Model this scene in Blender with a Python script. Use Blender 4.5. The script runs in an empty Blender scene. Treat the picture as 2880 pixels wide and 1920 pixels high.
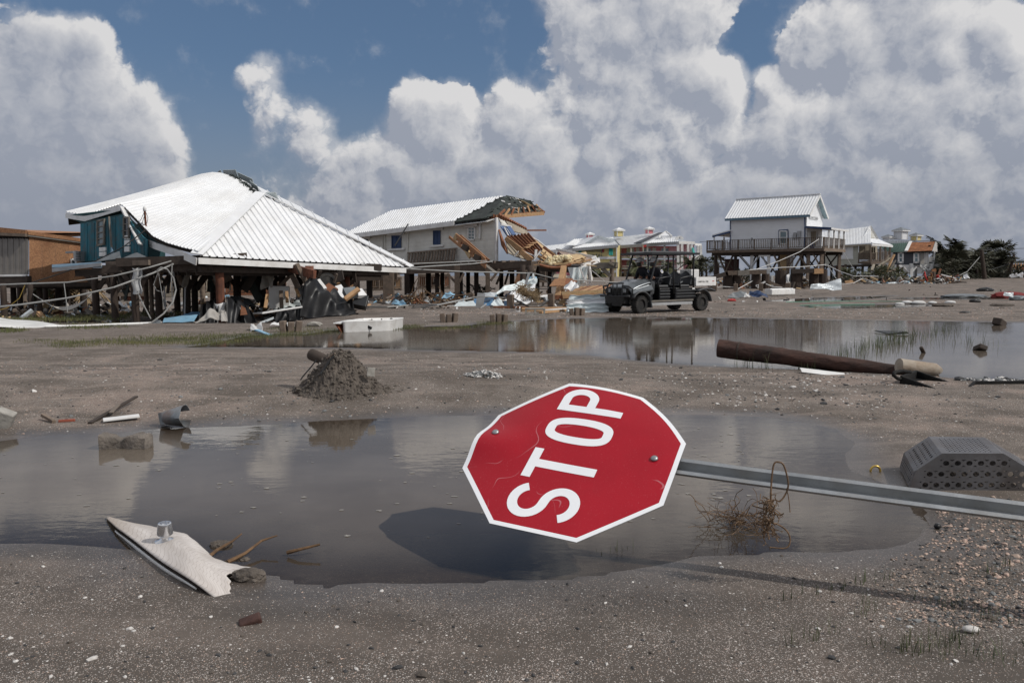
import bpy,bmesh,math,random
import numpy as np
from math import sin,cos,pi,radians,sqrt,atan2
from mathutils import Vector,Matrix
random.seed(7);RN=np.random.default_rng(7)
S=bpy.context.scene;COL=S.collection

# ---------------------------------------------------------------- camera, sun, sky, exposure
F,HZ,EYE=2240.0,775.0,1.25          # focal length and horizon row on a 2880 px wide frame, eye height (m)
PIT=math.atan((960-HZ)/F)
cam=bpy.data.cameras.new('camera');camo=bpy.data.objects.new('camera',cam);COL.objects.link(camo)
cam.sensor_width=36.0;cam.lens=36.0*F/2880;cam.clip_end=6000;cam.clip_start=0.05
camo.location=(0,0,EYE);camo.rotation_euler=(pi/2-PIT,0,0)
S.camera=camo
SUN_EL,SUN_AZ=radians(43),radians(-20)   # azimuth from +X, negative = towards the camera side
SV=Vector((cos(SUN_EL)*cos(SUN_AZ),cos(SUN_EL)*sin(SUN_AZ),sin(SUN_EL)))
sun=bpy.data.lights.new('sun','SUN');sun.energy=3.5;sun.angle=radians(0.53);sun.color=(1.0,.955,.89)
suno=bpy.data.objects.new('sun',sun);COL.objects.link(suno)
suno.rotation_euler=SV.to_track_quat('Z','Y').to_euler()
S.view_settings.view_transform='Standard';S.view_settings.look='None'
S.view_settings.exposure=-0.42;S.view_settings.gamma=1;S.view_settings.use_curve_mapping=False
S.cycles.max_bounces=6;S.cycles.transparent_max_bounces=12;S.cycles.caustics_reflective=False;S.cycles.caustics_refractive=False
S.cycles.use_denoising=True

def ray(px,py):
 a=(px-1440)/F;b=(py-960)/F;c,s=cos(PIT),sin(PIT)
 y=c-b*s
 return Vector((a/y,1.0,(-s-b*c)/y))
def AT(px,py,Y):return Vector((0,0,EYE))+ray(px,py)*Y
def G(px,py,z=0.0):
 d=ray(px,py);return Vector((0,0,EYE))+d*((z-EYE)/d.z)
def GD(x,y,z=0.0):return G(x*1.2245,y*1.2245,z)
def PL(px,py,p0,n):
 d=ray(px,py);o=Vector((0,0,EYE));return o+d*((Vector(p0)-o).dot(n)/d.dot(n))

class NT:
 """small helper to wire node trees"""
 def __init__(s,tree):s.t=tree;s.n=tree.nodes;s.l=tree.links
 def add(s,typ,**kw):
  n=s.n.new(typ)
  for k,v in kw.items():setattr(n,k,v)
  return n
 def put(s,sock,v):
  if isinstance(v,bpy.types.NodeSocket):s.l.new(v,sock)
  elif v is not None:
   try:sock.default_value=v
   except Exception:sock.default_value=(*v,1)
 def math(s,op,a,b=None,c=None,clamp=False):
  n=s.add('ShaderNodeMath',operation=op,use_clamp=clamp)
  for i,v in enumerate((a,b,c)):
   if v is not None:s.put(n.inputs[i],v)
  return n.outputs[0]
 def vm(s,op,a,b=None,sc=None):
  n=s.add('ShaderNodeVectorMath',operation=op);s.put(n.inputs[0],a)
  if b is not None:s.put(n.inputs[1],b)
  if sc is not None:s.put(n.inputs['Scale'],sc)
  return n.outputs['Value'] if op in ('LENGTH','DOT_PRODUCT','DISTANCE') else n.outputs[0]
 def mix(s,f,a,b,blend='MIX'):
  n=s.add('ShaderNodeMix',data_type='RGBA',blend_type=blend);s.put(n.inputs[0],f)
  for i,v in ((6,a),(7,b)):
   if isinstance(v,(tuple,list)) and len(v)==3:v=(*v,1)
   s.put(n.inputs[i],v)
  return n.outputs[2]
 def ramp(s,x,lo,hi,a=0.0,b=1.0,smooth=True):
  n=s.add('ShaderNodeMapRange',interpolation_type='SMOOTHSTEP' if smooth else 'LINEAR')
  for i,v in enumerate((x,lo,hi,a,b)):s.put(n.inputs[i],v)
  return n.outputs[0]
 def noise(s,v,scale,detail=5,rough=.55,dist=0.0,out=0,lac=2.0):
  n=s.add('ShaderNodeTexNoise');s.put(n.inputs['Vector'],v)
  for k,x in (('Scale',scale),('Detail',detail),('Roughness',rough),('Distortion',dist),('Lacunarity',lac)):s.put(n.inputs[k],x)
  return n.outputs[out]
 def voro(s,v,scale,detail=0,rough=.5,out=0,feature='F1',rand=1.0):
  n=s.add('ShaderNodeTexVoronoi',feature=feature);s.put(n.inputs['Vector'],v)
  for k,x in (('Scale',scale),('Detail',detail),('Roughness',rough),('Randomness',rand)):
   if k in n.inputs:s.put(n.inputs[k],x)
  return n.outputs[out]

# ---- sky: Nishita air plus cumulus built from soft blobs on the sphere (azimuth / elevation in degrees) broken up by noise
world=bpy.data.worlds.new('World');S.world=world;world.use_nodes=True
W_=NT(world.node_tree);W_.n.clear()
SKY_STRENGTH=0.10
def azel(x,y):
 d=ray(x*1.2245,y*1.2245);return math.degrees(atan2(d.x,d.y)),math.degrees(atan2(d.z,sqrt(d.x*d.x+d.y*d.y)))
# blobs: (x, y, rx, ry, strength) on the photo's own frame, converted to az/el
BL=[(60,160,120,110,.9),(180,150,80,100,.9),(200,230,120,130,.9),(120,340,260,200,1.0),(290,340,110,150,.9),(335,430,80,100,.7),(-150,260,300,260,1),
 (615,190,55,60,.62),(640,262,55,80,.62),(735,330,60,70,.6),(800,385,75,55,.65),
 (950,262,75,85,1.0),(1015,300,105,110,1),(1180,285,70,80,.95),(1235,350,120,95,1),(1390,335,75,70,1),(1490,395,80,85,.9),(1130,430,330,130,1.0),(1330,470,330,110,.9),
 (1330,60,110,190,.9),(1480,30,190,150,1.1),(1590,30,110,120,1.0),(1560,170,110,120,1.0),(1640,230,75,95,1),(1410,220,190,170,.8),(1500,-150,280,170,1),(1570,330,170,110,.75),
 (1765,225,55,60,.9),(1790,330,130,110,.9),(1910,380,140,110,.9),(2010,110,190,170,1),(2170,90,120,150,1.1),(2120,270,200,160,1),(1990,330,180,140,.9),
 (2320,120,90,120,.9),(2330,300,140,150,.9),(2200,440,300,140,.9),(2550,300,250,300,1),(2150,-120,250,150,1),(1720,480,520,120,.85),(900,500,420,100,.75),(150,520,330,130,.85),(2250,540,330,100,.7)]
g=bpy.data.node_groups.new('cloud_density','ShaderNodeTree')
g.interface.new_socket('p',in_out='INPUT',socket_type='NodeSocketVector')
g.interface.new_socket('dir',in_out='INPUT',socket_type='NodeSocketVector')
g.interface.new_socket('d',in_out='OUTPUT',socket_type='NodeSocketFloat');g.interface.new_socket('s',in_out='OUTPUT',socket_type='NodeSocketFloat');g.interface.new_socket('out',in_out='OUTPUT',socket_type='NodeSocketFloat');g.interface.new_socket('veil',in_out='OUTPUT',socket_type='NodeSocketFloat')
N=NT(g);gi=N.add('NodeGroupInput');go=N.add('NodeGroupOutput')
P_,D_=gi.outputs[0],gi.outputs[1]
def n2(v,sc,det,ro,out=0):
 n=N.add('ShaderNodeTexNoise',noise_dimensions='2D');N.put(n.inputs['Vector'],v)
 for k,x in (('Scale',sc),('Detail',det),('Roughness',ro)):N.put(n.inputs[k],x)
 return n.outputs[out]
wn=n2(P_,.10,2,.5,1)
pw=N.vm('ADD',P_,N.vm('SCALE',N.vm('SUBTRACT',wn,(.5,.5,.5)),sc=4.2))
acc=None
for (x,y,rx,ry,st) in BL:
 a,e=azel(x,y);ra=(azel(x+rx,y)[0]-azel(x-rx,y)[0])/2;re=(azel(x,y-ry)[1]-azel(x,y+ry)[1])/2
 v=N.vm('MULTIPLY',N.vm('SUBTRACT',pw,(a,e,0)),(1/(ra*1.3),1/(re*1.3),0))
 q=N.vm('DOT_PRODUCT',v,v)
 f=N.math('MULTIPLY_ADD',q,-st,st)
 if acc is None:acc=N.math('MAXIMUM',f,0.0)
 else:
  n=N.add('ShaderNodeMath',operation='SMOOTH_MAX');N.put(n.inputs[0],acc);N.put(n.inputs[1],f);n.inputs[2].default_value=.22;acc=n.outputs[0]
# the same kind of broken cumulus all round, away from the blobs above
sp=N.add('ShaderNodeSeparateXYZ');N.put(sp.inputs[0],P_)
aw=N.math('ABSOLUTE',sp.outputs[0])
outm=N.math('MAXIMUM',N.ramp(aw,36,50),N.ramp(sp.outputs[1],19,27))
wide=N.math('MULTIPLY',N.ramp(N.noise(D_,2.3,3,.5),.36,.56),outm)
acc=N.math('MAXIMUM',acc,N.math('MULTIPLY',wide,.85))
vo=N.add('ShaderNodeTexVoronoi',voronoi_dimensions='2D',feature='SMOOTH_F1')
N.put(vo.inputs['Vector'],N.vm('ADD',P_,N.vm('SCALE',n2(P_,.45,3,.6,1),sc=1.5)))
for k,x in (('Scale',.36),('Detail',4.0),('Roughness',.6),('Smoothness',.2)):vo.inputs[k].default_value=x
fine=n2(P_,.30,6,.60)
d=N.math('MULTIPLY',acc,1.5)
d=N.math('ADD',d,N.math('MULTIPLY_ADD',vo.outputs[0],-.46,.18))
d=N.math('ADD',d,N.math('MULTIPLY_ADD',fine,.80,-.40))
N.put(go.inputs[0],d)
N.put(go.inputs[2],outm);N.put(go.inputs[3],N.math('ADD',acc,N.math('MULTIPLY_ADD',fine,1.1,-.55)))
N.put(go.inputs[1],N.math('MULTIPLY_ADD',fine,.42,N.math('MULTIPLY_ADD',vo.outputs[0],-.40,N.math('MULTIPLY',acc,1.15))))
tc=W_.add('ShaderNodeTexCoord');dirv=W_.vm('NORMALIZE',tc.outputs['Generated'])
sx=W_.add('ShaderNodeSeparateXYZ');W_.put(sx.inputs[0],dirv)
az=W_.math('MULTIPLY',W_.math('ARCTAN2',sx.outputs[0],sx.outputs[1]),57.2958)
el=W_.math('MULTIPLY',W_.math('ARCSINE',sx.outputs[2]),57.2958)
el=W_.math('ABSOLUTE',el)
cp=W_.add('ShaderNodeCombineXYZ');W_.put(cp.inputs[0],az);W_.put(cp.inputs[1],el)
def dens(off):
 n=W_.add('ShaderNodeGroup',node_tree=g)
 W_.put(n.inputs[0],W_.vm('ADD',cp.outputs[0],off));W_.put(n.inputs[1],dirv);return n.outputs
(d0,s0,ou,ve),(d1,s1,_o,_v)=[(o[0],o[1],o[2],o[3]) for o in (dens((0,0,0)),dens((.75,1.0,0)))]
alpha=W_.math('MAXIMUM',W_.ramp(d0,.08,W_.ramp(W_.noise(cp.outputs[0],.07,2,.5),.4,.6,.22,.55)),W_.ramp(ve,.05,.65,0,.66))
body=W_.ramp(d0,.30,1.25)
dl=W_.math('SUBTRACT',s0,s1)
lit=W_.math('MULTIPLY_ADD',dl,W_.math('MULTIPLY_ADD',body,-1.05,1.95),.46)
lit=W_.math('MULTIPLY_ADD',body,-.16,lit)
lit=W_.math('MULTIPLY_ADD',W_.ramp(el,3,15),.13,lit)
lit=W_.math('MULTIPLY',lit,W_.ramp(W_.math('MULTIPLY_ADD',ou,40,az),-38,-17,.42,1))
lit=W_.math('SMOOTH_MAX' if False else 'MAXIMUM',lit,.16)
lit=W_.math('MULTIPLY_ADD',ou,.30,lit,clamp=True)                  # clouds outside the view brightened to fill the shaded walls
sky=W_.add('ShaderNodeTexSky',sky_type='NISHITA');sky.sun_disc=False
sky.sun_elevation=SUN_EL;sky.sun_rotation=pi/2-SUN_AZ;sky.air_density=1.0;sky.dust_density=.8;sky.ozone_density=2.2
K=1.0/SKY_STRENGTH
air=W_.mix(.55,sky.outputs[0],tuple(K*c for c in (.11,.205,.375)))
hz=W_.ramp(el,1.0,15,1,0)
air=W_.mix(W_.math('MULTIPLY',hz,.72),air,tuple(K*c for c in (.30,.335,.41)))
cc=W_.mix(lit,tuple(K*c for c in (.335,.38,.485)),tuple(K*c for c in (.97,.955,.95)))
cc=W_.mix(W_.math('MULTIPLY',W_.ramp(el,0,11,1,0),.62),cc,tuple(K*c for c in (.305,.34,.425)))
colr=W_.mix(W_.math('MULTIPLY',alpha,.93),air,cc)
bg=W_.add('ShaderNodeBackground');W_.put(bg.inputs[0],colr);bg.inputs[1].default_value=SKY_STRENGTH
wo=W_.add('ShaderNodeOutputWorld');W_.l.new(bg.outputs[0],wo.inputs[0])
world.cycles.sampling_method='MANUAL';world.cycles.sample_map_resolution=512

# ---------------------------------------------------------------- mesh helpers
def link(name,me,mat,parent,loc=None):
 o=bpy.data.objects.new(name,me);COL.objects.link(o)
 if mat is not None and len(me.materials)==0:me.materials.append(mat)
 if parent is not None:o.parent=parent
 if loc is not None:o.location=loc
 return o
def root_of(o):
 v=Vector((0,0,0))
 while o is not None:v+=Vector(o.location);o=o.parent
 return v
def tag(o,label,cat,group=None,kind=None):
 if label:o['label']=label
 if cat:o['category']=cat
 if group:o['group']=group
 if kind:o['kind']=kind
 return o
def T(name,label,cat,loc,group=None):
 o=bpy.data.objects.new(name,None);COL.objects.link(o);o.location=loc;o.empty_display_size=.2
 return tag(o,label,cat,group)
def basis(d,up=Vector((0,0,1))):
 d=Vector(d).normalized();up=Vector(up)
 if abs(d.dot(up.normalized()))>.985:up=Vector((0,1,0)) if abs(d.y)<.9 else Vector((1,0,0))
 x=d.cross(up).normalized();return d,x,x.cross(d).normalized()
class MB:
 """collects shapes in world space; build() links them as one mesh object"""
 def __init__(s):s.v=[];s.f=[];s.m=[]
 def add(s,vs,fs,m=0):
  k=len(s.v);s.v+=[tuple(v) for v in vs];s.f+=[tuple(i+k for i in f) for f in fs];s.m+=[m]*len(fs);return s
 def box(s,c,sx,sy,sz,R=None,m=0):
  c=Vector(c);vs=[]
  for i in (-1,1):
   for j in (-1,1):
    for k in (-1,1):
     p=Vector((i*sx/2,j*sy/2,k*sz/2));vs.append(c+(R @ p if R is not None else p))
  return s.add(vs,[(0,1,3,2),(4,6,7,5),(0,4,5,1),(2,3,7,6),(0,2,6,4),(1,5,7,3)],m)
 def beam(s,p0,p1,w,h,up=(0,0,1),m=0,w1=None,h1=None):
  p0,p1=Vector(p0),Vector(p1);d,x,u=basis(p1-p0,up);w1=w if w1 is None else w1;h1=h if h1 is None else h1
  vs=[p+x*a*ww/2+u*b*hh/2 for p,ww,hh in ((p0,w,h),(p1,w1,h1)) for a,b in ((-1,-1),(1,-1),(1,1),(-1,1))]
  return s.add(vs,[(0,1,2,3),(7,6,5,4),(0,4,5,1),(1,5,6,2),(2,6,7,3),(3,7,4,0)],m)
 def tube(s,pts,r,n=6,m=0,cap=True):
  pts=[Vector(p) for p in pts];rs=r if isinstance(r,(list,tuple)) else [r]*len(pts);vs=[];fs=[]
  px=None
  for i,p in enumerate(pts):
   d=(pts[min(i+1,len(pts)-1)]-pts[max(i-1,0)])
   d=d.normalized() if d.length>1e-9 else Vector((0,0,1))
   if px is None:_,px,_=basis(d)
   px=(px-d*px.dot(d));px=px.normalized() if px.length>1e-6 else basis(d)[1];u=d.cross(px)
   for k in range(n):
    a=2*pi*k/n;vs.append(p+(px*cos(a)+u*sin(a))*rs[i])
  for i in range(len(pts)-1):
   for k in range(n):
    a,b=i*n+k,i*n+(k+1) % n;fs.append((a,b,b+n,a+n))
  if cap:fs.append(tuple(range(n-1,-1,-1)));fs.append(tuple((len(pts)-1)*n+k for k in range(n)))
  return s.add(vs,fs,m)
 def lathe(s,c,axis,prof,n=16,m=0):
  d,x,u=basis(axis);c=Vector(c);vs=[];fs=[]
  for h,r in prof:
   for k in range(n):
    a=2*pi*k/n;vs.append(c+d*h+(x*cos(a)+u*sin(a))*r)
  for i in range(len(prof)-1):
   for k in range(n):
    a,b=i*n+k,i*n+(k+1) % n;fs.append((a,b,b+n,a+n))
  fs.append(tuple(range(n-1,-1,-1)));fs.append(tuple((len(prof)-1)*n+k for k in range(n)))
  return s.add(vs,fs,m)
 def slab(s,poly,th,m=0):
  """flat polygon given thickness th along its own normal (downwards/inwards)"""
  P=[Vector(p) for p in poly];nn=Vector((0,0,0))
  for i in range(len(P)):nn+=(P[i]-P[0]).cross(P[(i+1) % len(P)]-P[0])
  nn.normalize();k=len(P);vs=P+[p-nn*th for p in P]
  fs=[tuple(range(k)),tuple(range(2*k-1,k-1,-1))]+[(i,i+k,(i+1) % k+k,(i+1) % k) for i in range(k)]
  return s.add(vs,fs,m)
 def grid(s,fn,nu,nv,th=0.0,m=0,nrm=None):
  vs=[Vector(fn(i/nu,j/nv)) for j in range(nv+1) for i in range(nu+1)];w=nu+1
  fs=[(j*w+i,j*w+i+1,(j+1)*w+i+1,(j+1)*w+i) for j in range(nv) for i in range(nu)]
  if th:
   nn=[]
   for j in range(nv+1):
    for i in range(nu+1):
     a=vs[j*w+min(i+1,nu)]-vs[j*w+max(i-1,0)];b=vs[min(j+1,nv)*w+i]-vs[max(j-1,0)*w+i]
     c=a.cross(b);nn.append(c.normalized() if c.length>1e-12 else Vector((0,0,1)))
   K=len(vs);vs2=vs+[v-n*th for v,n in zip(vs,nn)]
   fs2=fs+[tuple(x+K for x in reversed(f)) for f in fs]
   rim=[i for i in range(w)]+[j*w+nu for j in range(1,nv+1)]+[nv*w+i for i in range(nu-1,-1,-1)]+[j*w for j in range(nv-1,0,-1)]
   for i in range(len(rim)):
    a,b=rim[i],rim[(i+1) % len(rim)];fs2.append((b,a,a+K,b+K))
   return s.add(vs2,fs2,m)
  return s.add(vs,fs,m)
 def build(s,name,mat,parent=None,smooth=False,label=None,bevel=0):
  off=root_of(parent);me=bpy.data.meshes.new(name)
  me.from_pydata([(v[0]-off.x,v[1]-off.y,v[2]-off.z) for v in s.v],[],s.f)
  mats=mat if isinstance(mat,(list,tuple)) else [mat]
  for mm in mats:me.materials.append(mm)
  if len(mats)>1:me.polygons.foreach_set('material_index',s.m)
  if smooth is True:me.polygons.foreach_set('use_smooth',[True]*len(s.f))
  me.update();o=link(name,me,None,parent)
  if smooth=='auto':
   bm=bmesh.new();bm.from_mesh(me);bmesh.ops.remove_doubles(bm,verts=bm.verts,dist=1e-5);bmesh.ops.recalc_face_normals(bm,faces=bm.faces)
   for f in bm.faces:f.smooth=True
   for e in bm.edges:
    if len(e.link_faces)==2 and e.calc_face_angle(0)>.7:e.smooth=False
   bm.to_mesh(me);bm.free()
  if bevel:
   b=o.modifiers.new('bevel','BEVEL');b.width=bevel;b.segments=2;b.limit_method='ANGLE'
  if label:o['label']=label
  return o
 def alone(s,name,mat,label,cat,group=None,kind=None,smooth=False,bevel=0):
  """a thing that is one mesh, its origin at the foot of its own bounds"""
  A=np.array(s.v);c=Vector(((A[:,0].min()+A[:,0].max())/2,(A[:,1].min()+A[:,1].max())/2,A[:,2].min()))
  s.v=[(v[0]-c.x,v[1]-c.y,v[2]-c.z) for v in s.v]
  o=s.build(name,mat,None,smooth,None,bevel);o.location=c
  return tag(o,label,cat,group,kind)
def rot(yaw=0,pitch=0,roll=0):return (Matrix.Rotation(yaw,3,'Z') @ Matrix.Rotation(pitch,3,'Y') @ Matrix.Rotation(roll,3,'X'))
def lerp(a,b,t):return a+(b-a)*t
def poly_at(pts,t):
 """point at share t along a polyline of equal parameter steps given as (t, point)"""
 for (t0,p0),(t1,p1) in zip(pts,pts[1:]):
  if t<=t1:return lerp(Vector(p0),Vector(p1),0 if t1==t0 else (t-t0)/(t1-t0))
 return Vector(pts[-1][1])
def copy_tree(o,parent=None):
 c=o.copy();COL.objects.link(c);c.parent=parent
 for ch in list(o.children):copy_tree(ch,c)
 return c

# ---------------------------------------------------------------- materials
MATS={}
def M(name,col,rough=.75,var=.18,sc=3.0,bump=0.0,bsc=25.0,metal=0.0,spec=.5,dirt=None,dsc=1.2,damt=.5,rv=.12,stretch=None,col2=None,emit=None):
 if name in MATS:return MATS[name]
 m=bpy.data.materials.new(name);m.use_nodes=True;N=NT(m.node_tree);N.n.clear()
 out=N.add('ShaderNodeOutputMaterial');b=N.add('ShaderNodeBsdfPrincipled');N.l.new(b.outputs[0],out.inputs[0])
 v=N.add('ShaderNodeTexCoord').outputs['Object'];oi=N.add('ShaderNodeObjectInfo')
 v=N.vm('ADD',v,N.vm('SCALE',oi.outputs['Location'],sc=.37))
 vs=N.vm('MULTIPLY',v,stretch) if stretch else v
 n1=N.noise(vs,sc,6,.62)
 f=N.ramp(n1,.3,.7)
 hi=col2 if col2 else tuple(min(1,c*(1+var)) for c in col);lo=tuple(c*(1-var) for c in col)
 c=N.mix(f,lo,hi)
 if dirt:
  c=N.mix(N.math('MULTIPLY',N.ramp(N.noise(v,dsc,7,.68),.42,.68),damt),c,dirt)
 if rv:
  k=N.math('MULTIPLY_ADD',oi.outputs['Random'],2*rv,1-rv)
  c=N.mix(1.0,c,N.vm('SCALE',(1,1,1),sc=k),'MULTIPLY')
 N.put(b.inputs['Base Color'],c);b.inputs['Metallic'].default_value=metal
 N.put(b.inputs['Roughness'],N.math('MULTIPLY_ADD',n1,.2,rough-.1,clamp=True));b.inputs['Specular IOR Level'].default_value=spec
 if bump:
  bn=N.add('ShaderNodeBump');bn.inputs['Strength'].default_value=bump;bn.inputs['Distance'].default_value=.02
  N.put(bn.inputs['Height'],N.noise(vs,bsc,5,.6));N.l.new(bn.outputs[0],b.inputs['Normal'])
 MATS[name]=m;return m
M('white_metal',(.78,.79,.80),.38,.03,2.0,spec=.5,dirt=(.5,.47,.42),dsc=.8,damt=.22,rv=.03,bump=.05,bsc=3)
M('white_paint',(.74,.74,.73),.6,.06,3,dirt=(.40,.36,.31),dsc=2.5,damt=.35,rv=.05)
M('grey_paint',(.34,.35,.36),.6,.1,3,dirt=(.2,.18,.16),dsc=2,damt=.4)
M('galv',(.36,.375,.385),.45,.12,9,metal=.75,dirt=(.30,.28,.25),dsc=6,damt=.45,rv=.05,bump=.08,bsc=40)
M('galv_sheet',(.52,.56,.58),.45,.1,3,metal=.35,dirt=(.33,.33,.32),dsc=2,damt=.3)
M('pale_sheet',(.60,.66,.67),.42,.06,2.5,metal=.1,dirt=(.36,.35,.32),dsc=2,damt=.3,bump=.1,bsc=6)
M('blue_sheet',(.06,.19,.36),.45,.2,3,dirt=(.22,.22,.22),dsc=2,damt=.35)
M('light_blue',(.20,.38,.52),.5,.15,3,dirt=(.3,.28,.25),dsc=2,damt=.3)
M('navy_paint',(.018,.045,.12),.55,.2,3)
M('steel_blue',(.10,.17,.23),.5,.15,3)
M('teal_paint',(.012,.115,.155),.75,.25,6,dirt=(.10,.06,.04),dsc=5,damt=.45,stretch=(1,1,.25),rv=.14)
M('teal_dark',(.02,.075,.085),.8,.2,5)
M('cream_siding',(.70,.69,.64),.65,.05,2,dirt=(.36,.33,.27),dsc=1.2,damt=.3,rv=.05)
M('white_siding',(.74,.75,.77),.6,.04,2,dirt=(.5,.5,.5),dsc=1.0,damt=.25,rv=.03)
M('tan_siding',(.40,.40,.35),.65,.05,2,dirt=(.28,.26,.22),dsc=1.2,damt=.3,rv=.05)
M('yellow_siding',(.62,.52,.24),.65,.06,2,rv=.03)
M('pink_siding',(.66,.235,.265),.65,.06,2,rv=.04)
M('pink_light',(.70,.36,.41),.65,.06,2,rv=.04)
M('teal_shutter',(.015,.27,.23),.6,.1,3)
M('charcoal_siding',(.055,.06,.072),.7,.1,3,rv=.08)
M('green_roof',(.035,.085,.06),.5,.12,3,rv=.08)
M('slate_roof',(.17,.185,.20),.55,.12,3,rv=.08)
M('dull_black',(.009,.009,.009),.75,.3,9,bump=.3,bsc=30,spec=.2,dirt=(.03,.026,.022),dsc=5,damt=.5)
M('felt',(.025,.030,.027),.8,.4,4,bump=.4,bsc=8,dirt=(.05,.07,.06),dsc=1.5,damt=.7)
M('pile',(.042,.028,.021),.85,.35,5,bump=.6,bsc=14,stretch=(2,2,.35),rv=.25,dirt=(.03,.022,.018),dsc=3,damt=.5)
M('pile_red',(.17,.062,.034),.85,.4,7,bump=.7,bsc=14,stretch=(2,2,.4),rv=.15,dirt=(.04,.025,.02),dsc=3,damt=.5)
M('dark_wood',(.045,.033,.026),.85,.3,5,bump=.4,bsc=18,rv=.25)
M('old_wood',(.17,.13,.10),.85,.25,6,bump=.3,bsc=20,rv=.25,dirt=(.08,.06,.045),dsc=4,damt=.5)
M('grey_wood',(.17,.155,.135),.85,.2,6,bump=.3,bsc=20,rv=.2)
M('deck_wood',(.11,.082,.062),.85,.25,6,bump=.2,bsc=20,rv=.2)
M('new_wood',(.46,.28,.145),.75,.18,6,bump=.2,bsc=22,rv=.18,dirt=(.28,.16,.08),dsc=5,damt=.4)
M('joist',(.21,.085,.042),.8,.25,6,bump=.2,bsc=22,rv=.2)
M('osb',(.33,.17,.085),.85,.35,26,bump=.4,bsc=60,rv=.12,dirt=(.20,.085,.04),dsc=1.6,damt=.7)
M('osb_new',(.50,.36,.20),.85,.2,26,bump=.3,bsc=60,rv=.12)
M('rust',(.16,.055,.028),.85,.4,8,bump=.3,bsc=30,rv=.2)
M('interior',(.32,.28,.22),.8,.1,2,rv=.1)
M('fiberglass',(.72,.62,.40),.95,.25,18,bump=.8,bsc=30,rv=.1)
M('black_plastic',(.010,.010,.011),.42,.3,6,bump=.3,bsc=7,spec=.35)
M('black_paint',(.014,.015,.017),.42,.2,5,rv=.05)
M('char_plastic',(.038,.042,.047),.5,.15,5,rv=.05,dirt=(.11,.10,.09),dsc=4,damt=.3)
M('silver_paint',(.155,.172,.185),.28,.05,3,metal=.35,rv=0,dirt=(.16,.15,.13),dsc=5,damt=.15)
M('tyre',(.012,.012,.012),.85,.3,9,rv=.05,dirt=(.09,.078,.065),dsc=7,damt=.35)
M('seat_vinyl',(.035,.037,.04),.45,.1,4,rv=0)
M('glass',(.02,.026,.032),.06,.1,1,spec=.8,rv=.3)
M('glass_pale',(.16,.22,.24),.08,.15,1.5,spec=.8,rv=.3)
M('lamp_glass',(.45,.47,.48),.1,.1,8,spec=.8)
M('orange_lens',(.5,.10,.02),.3,.1,3)
M('red_plastic',(.45,.03,.025),.5,.15,3)
M('concrete',(.33,.315,.285),.9,.2,8,bump=.5,bsc=25,dirt=(.17,.15,.125),dsc=3,damt=.6)
M('mud',(.125,.105,.088),.95,.3,14,bump=.9,bsc=40,dirt=(.07,.058,.048),dsc=8,damt=.6,rv=.05)
M('cable',(.30,.30,.29),.6,.1,4)
M('dark_cable',(.02,.02,.02),.6,.1,4)
M('twig',(.13,.075,.038),.9,.35,20,rv=.2)
M('straw',(.30,.215,.12),.9,.3,20,rv=.2)
M('cloth',(.40,.38,.35),.9,.15,6,bump=.3,bsc=20,dirt=(.22,.19,.16),dsc=3,damt=.5)
M('cloth_white',(.66,.66,.65),.9,.1,6,bump=.3,bsc=12,dirt=(.35,.32,.28),dsc=3,damt=.4)
M('green_hose',(.02,.28,.17),.5,.1,5)
M('frond',(.055,.066,.026),.6,.35,6,rv=.25,dirt=(.13,.095,.045),dsc=4,damt=.5)
M('frond_dark',(.048,.052,.030),.7,.35,6,rv=.25,dirt=(.075,.055,.03),dsc=2,damt=.6)
M('grassm',(.085,.098,.032),.8,.35,2.5,rv=.1,dirt=(.20,.17,.075),dsc=1.0,damt=.6)
M('reedm',(.06,.085,.03),.7,.3,6,rv=.1,dirt=(.16,.14,.07),dsc=3,damt=.4)
M('navy_cloth',(.010,.011,.016),.9,.2,8,bump=.2,bsc=30,rv=0)
M('skin',(.30,.15,.10),.55,.08,8,rv=.1)
M('brass',(.55,.38,.10),.35,.1,5,metal=.7)
M('tarp_grey',(.14,.155,.165),.5,.15,4,bump=.3,bsc=9)
M('red_mesh',(.20,.022,.02),.85,.3,12,bump=.6,bsc=30)
mt=MATS

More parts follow.
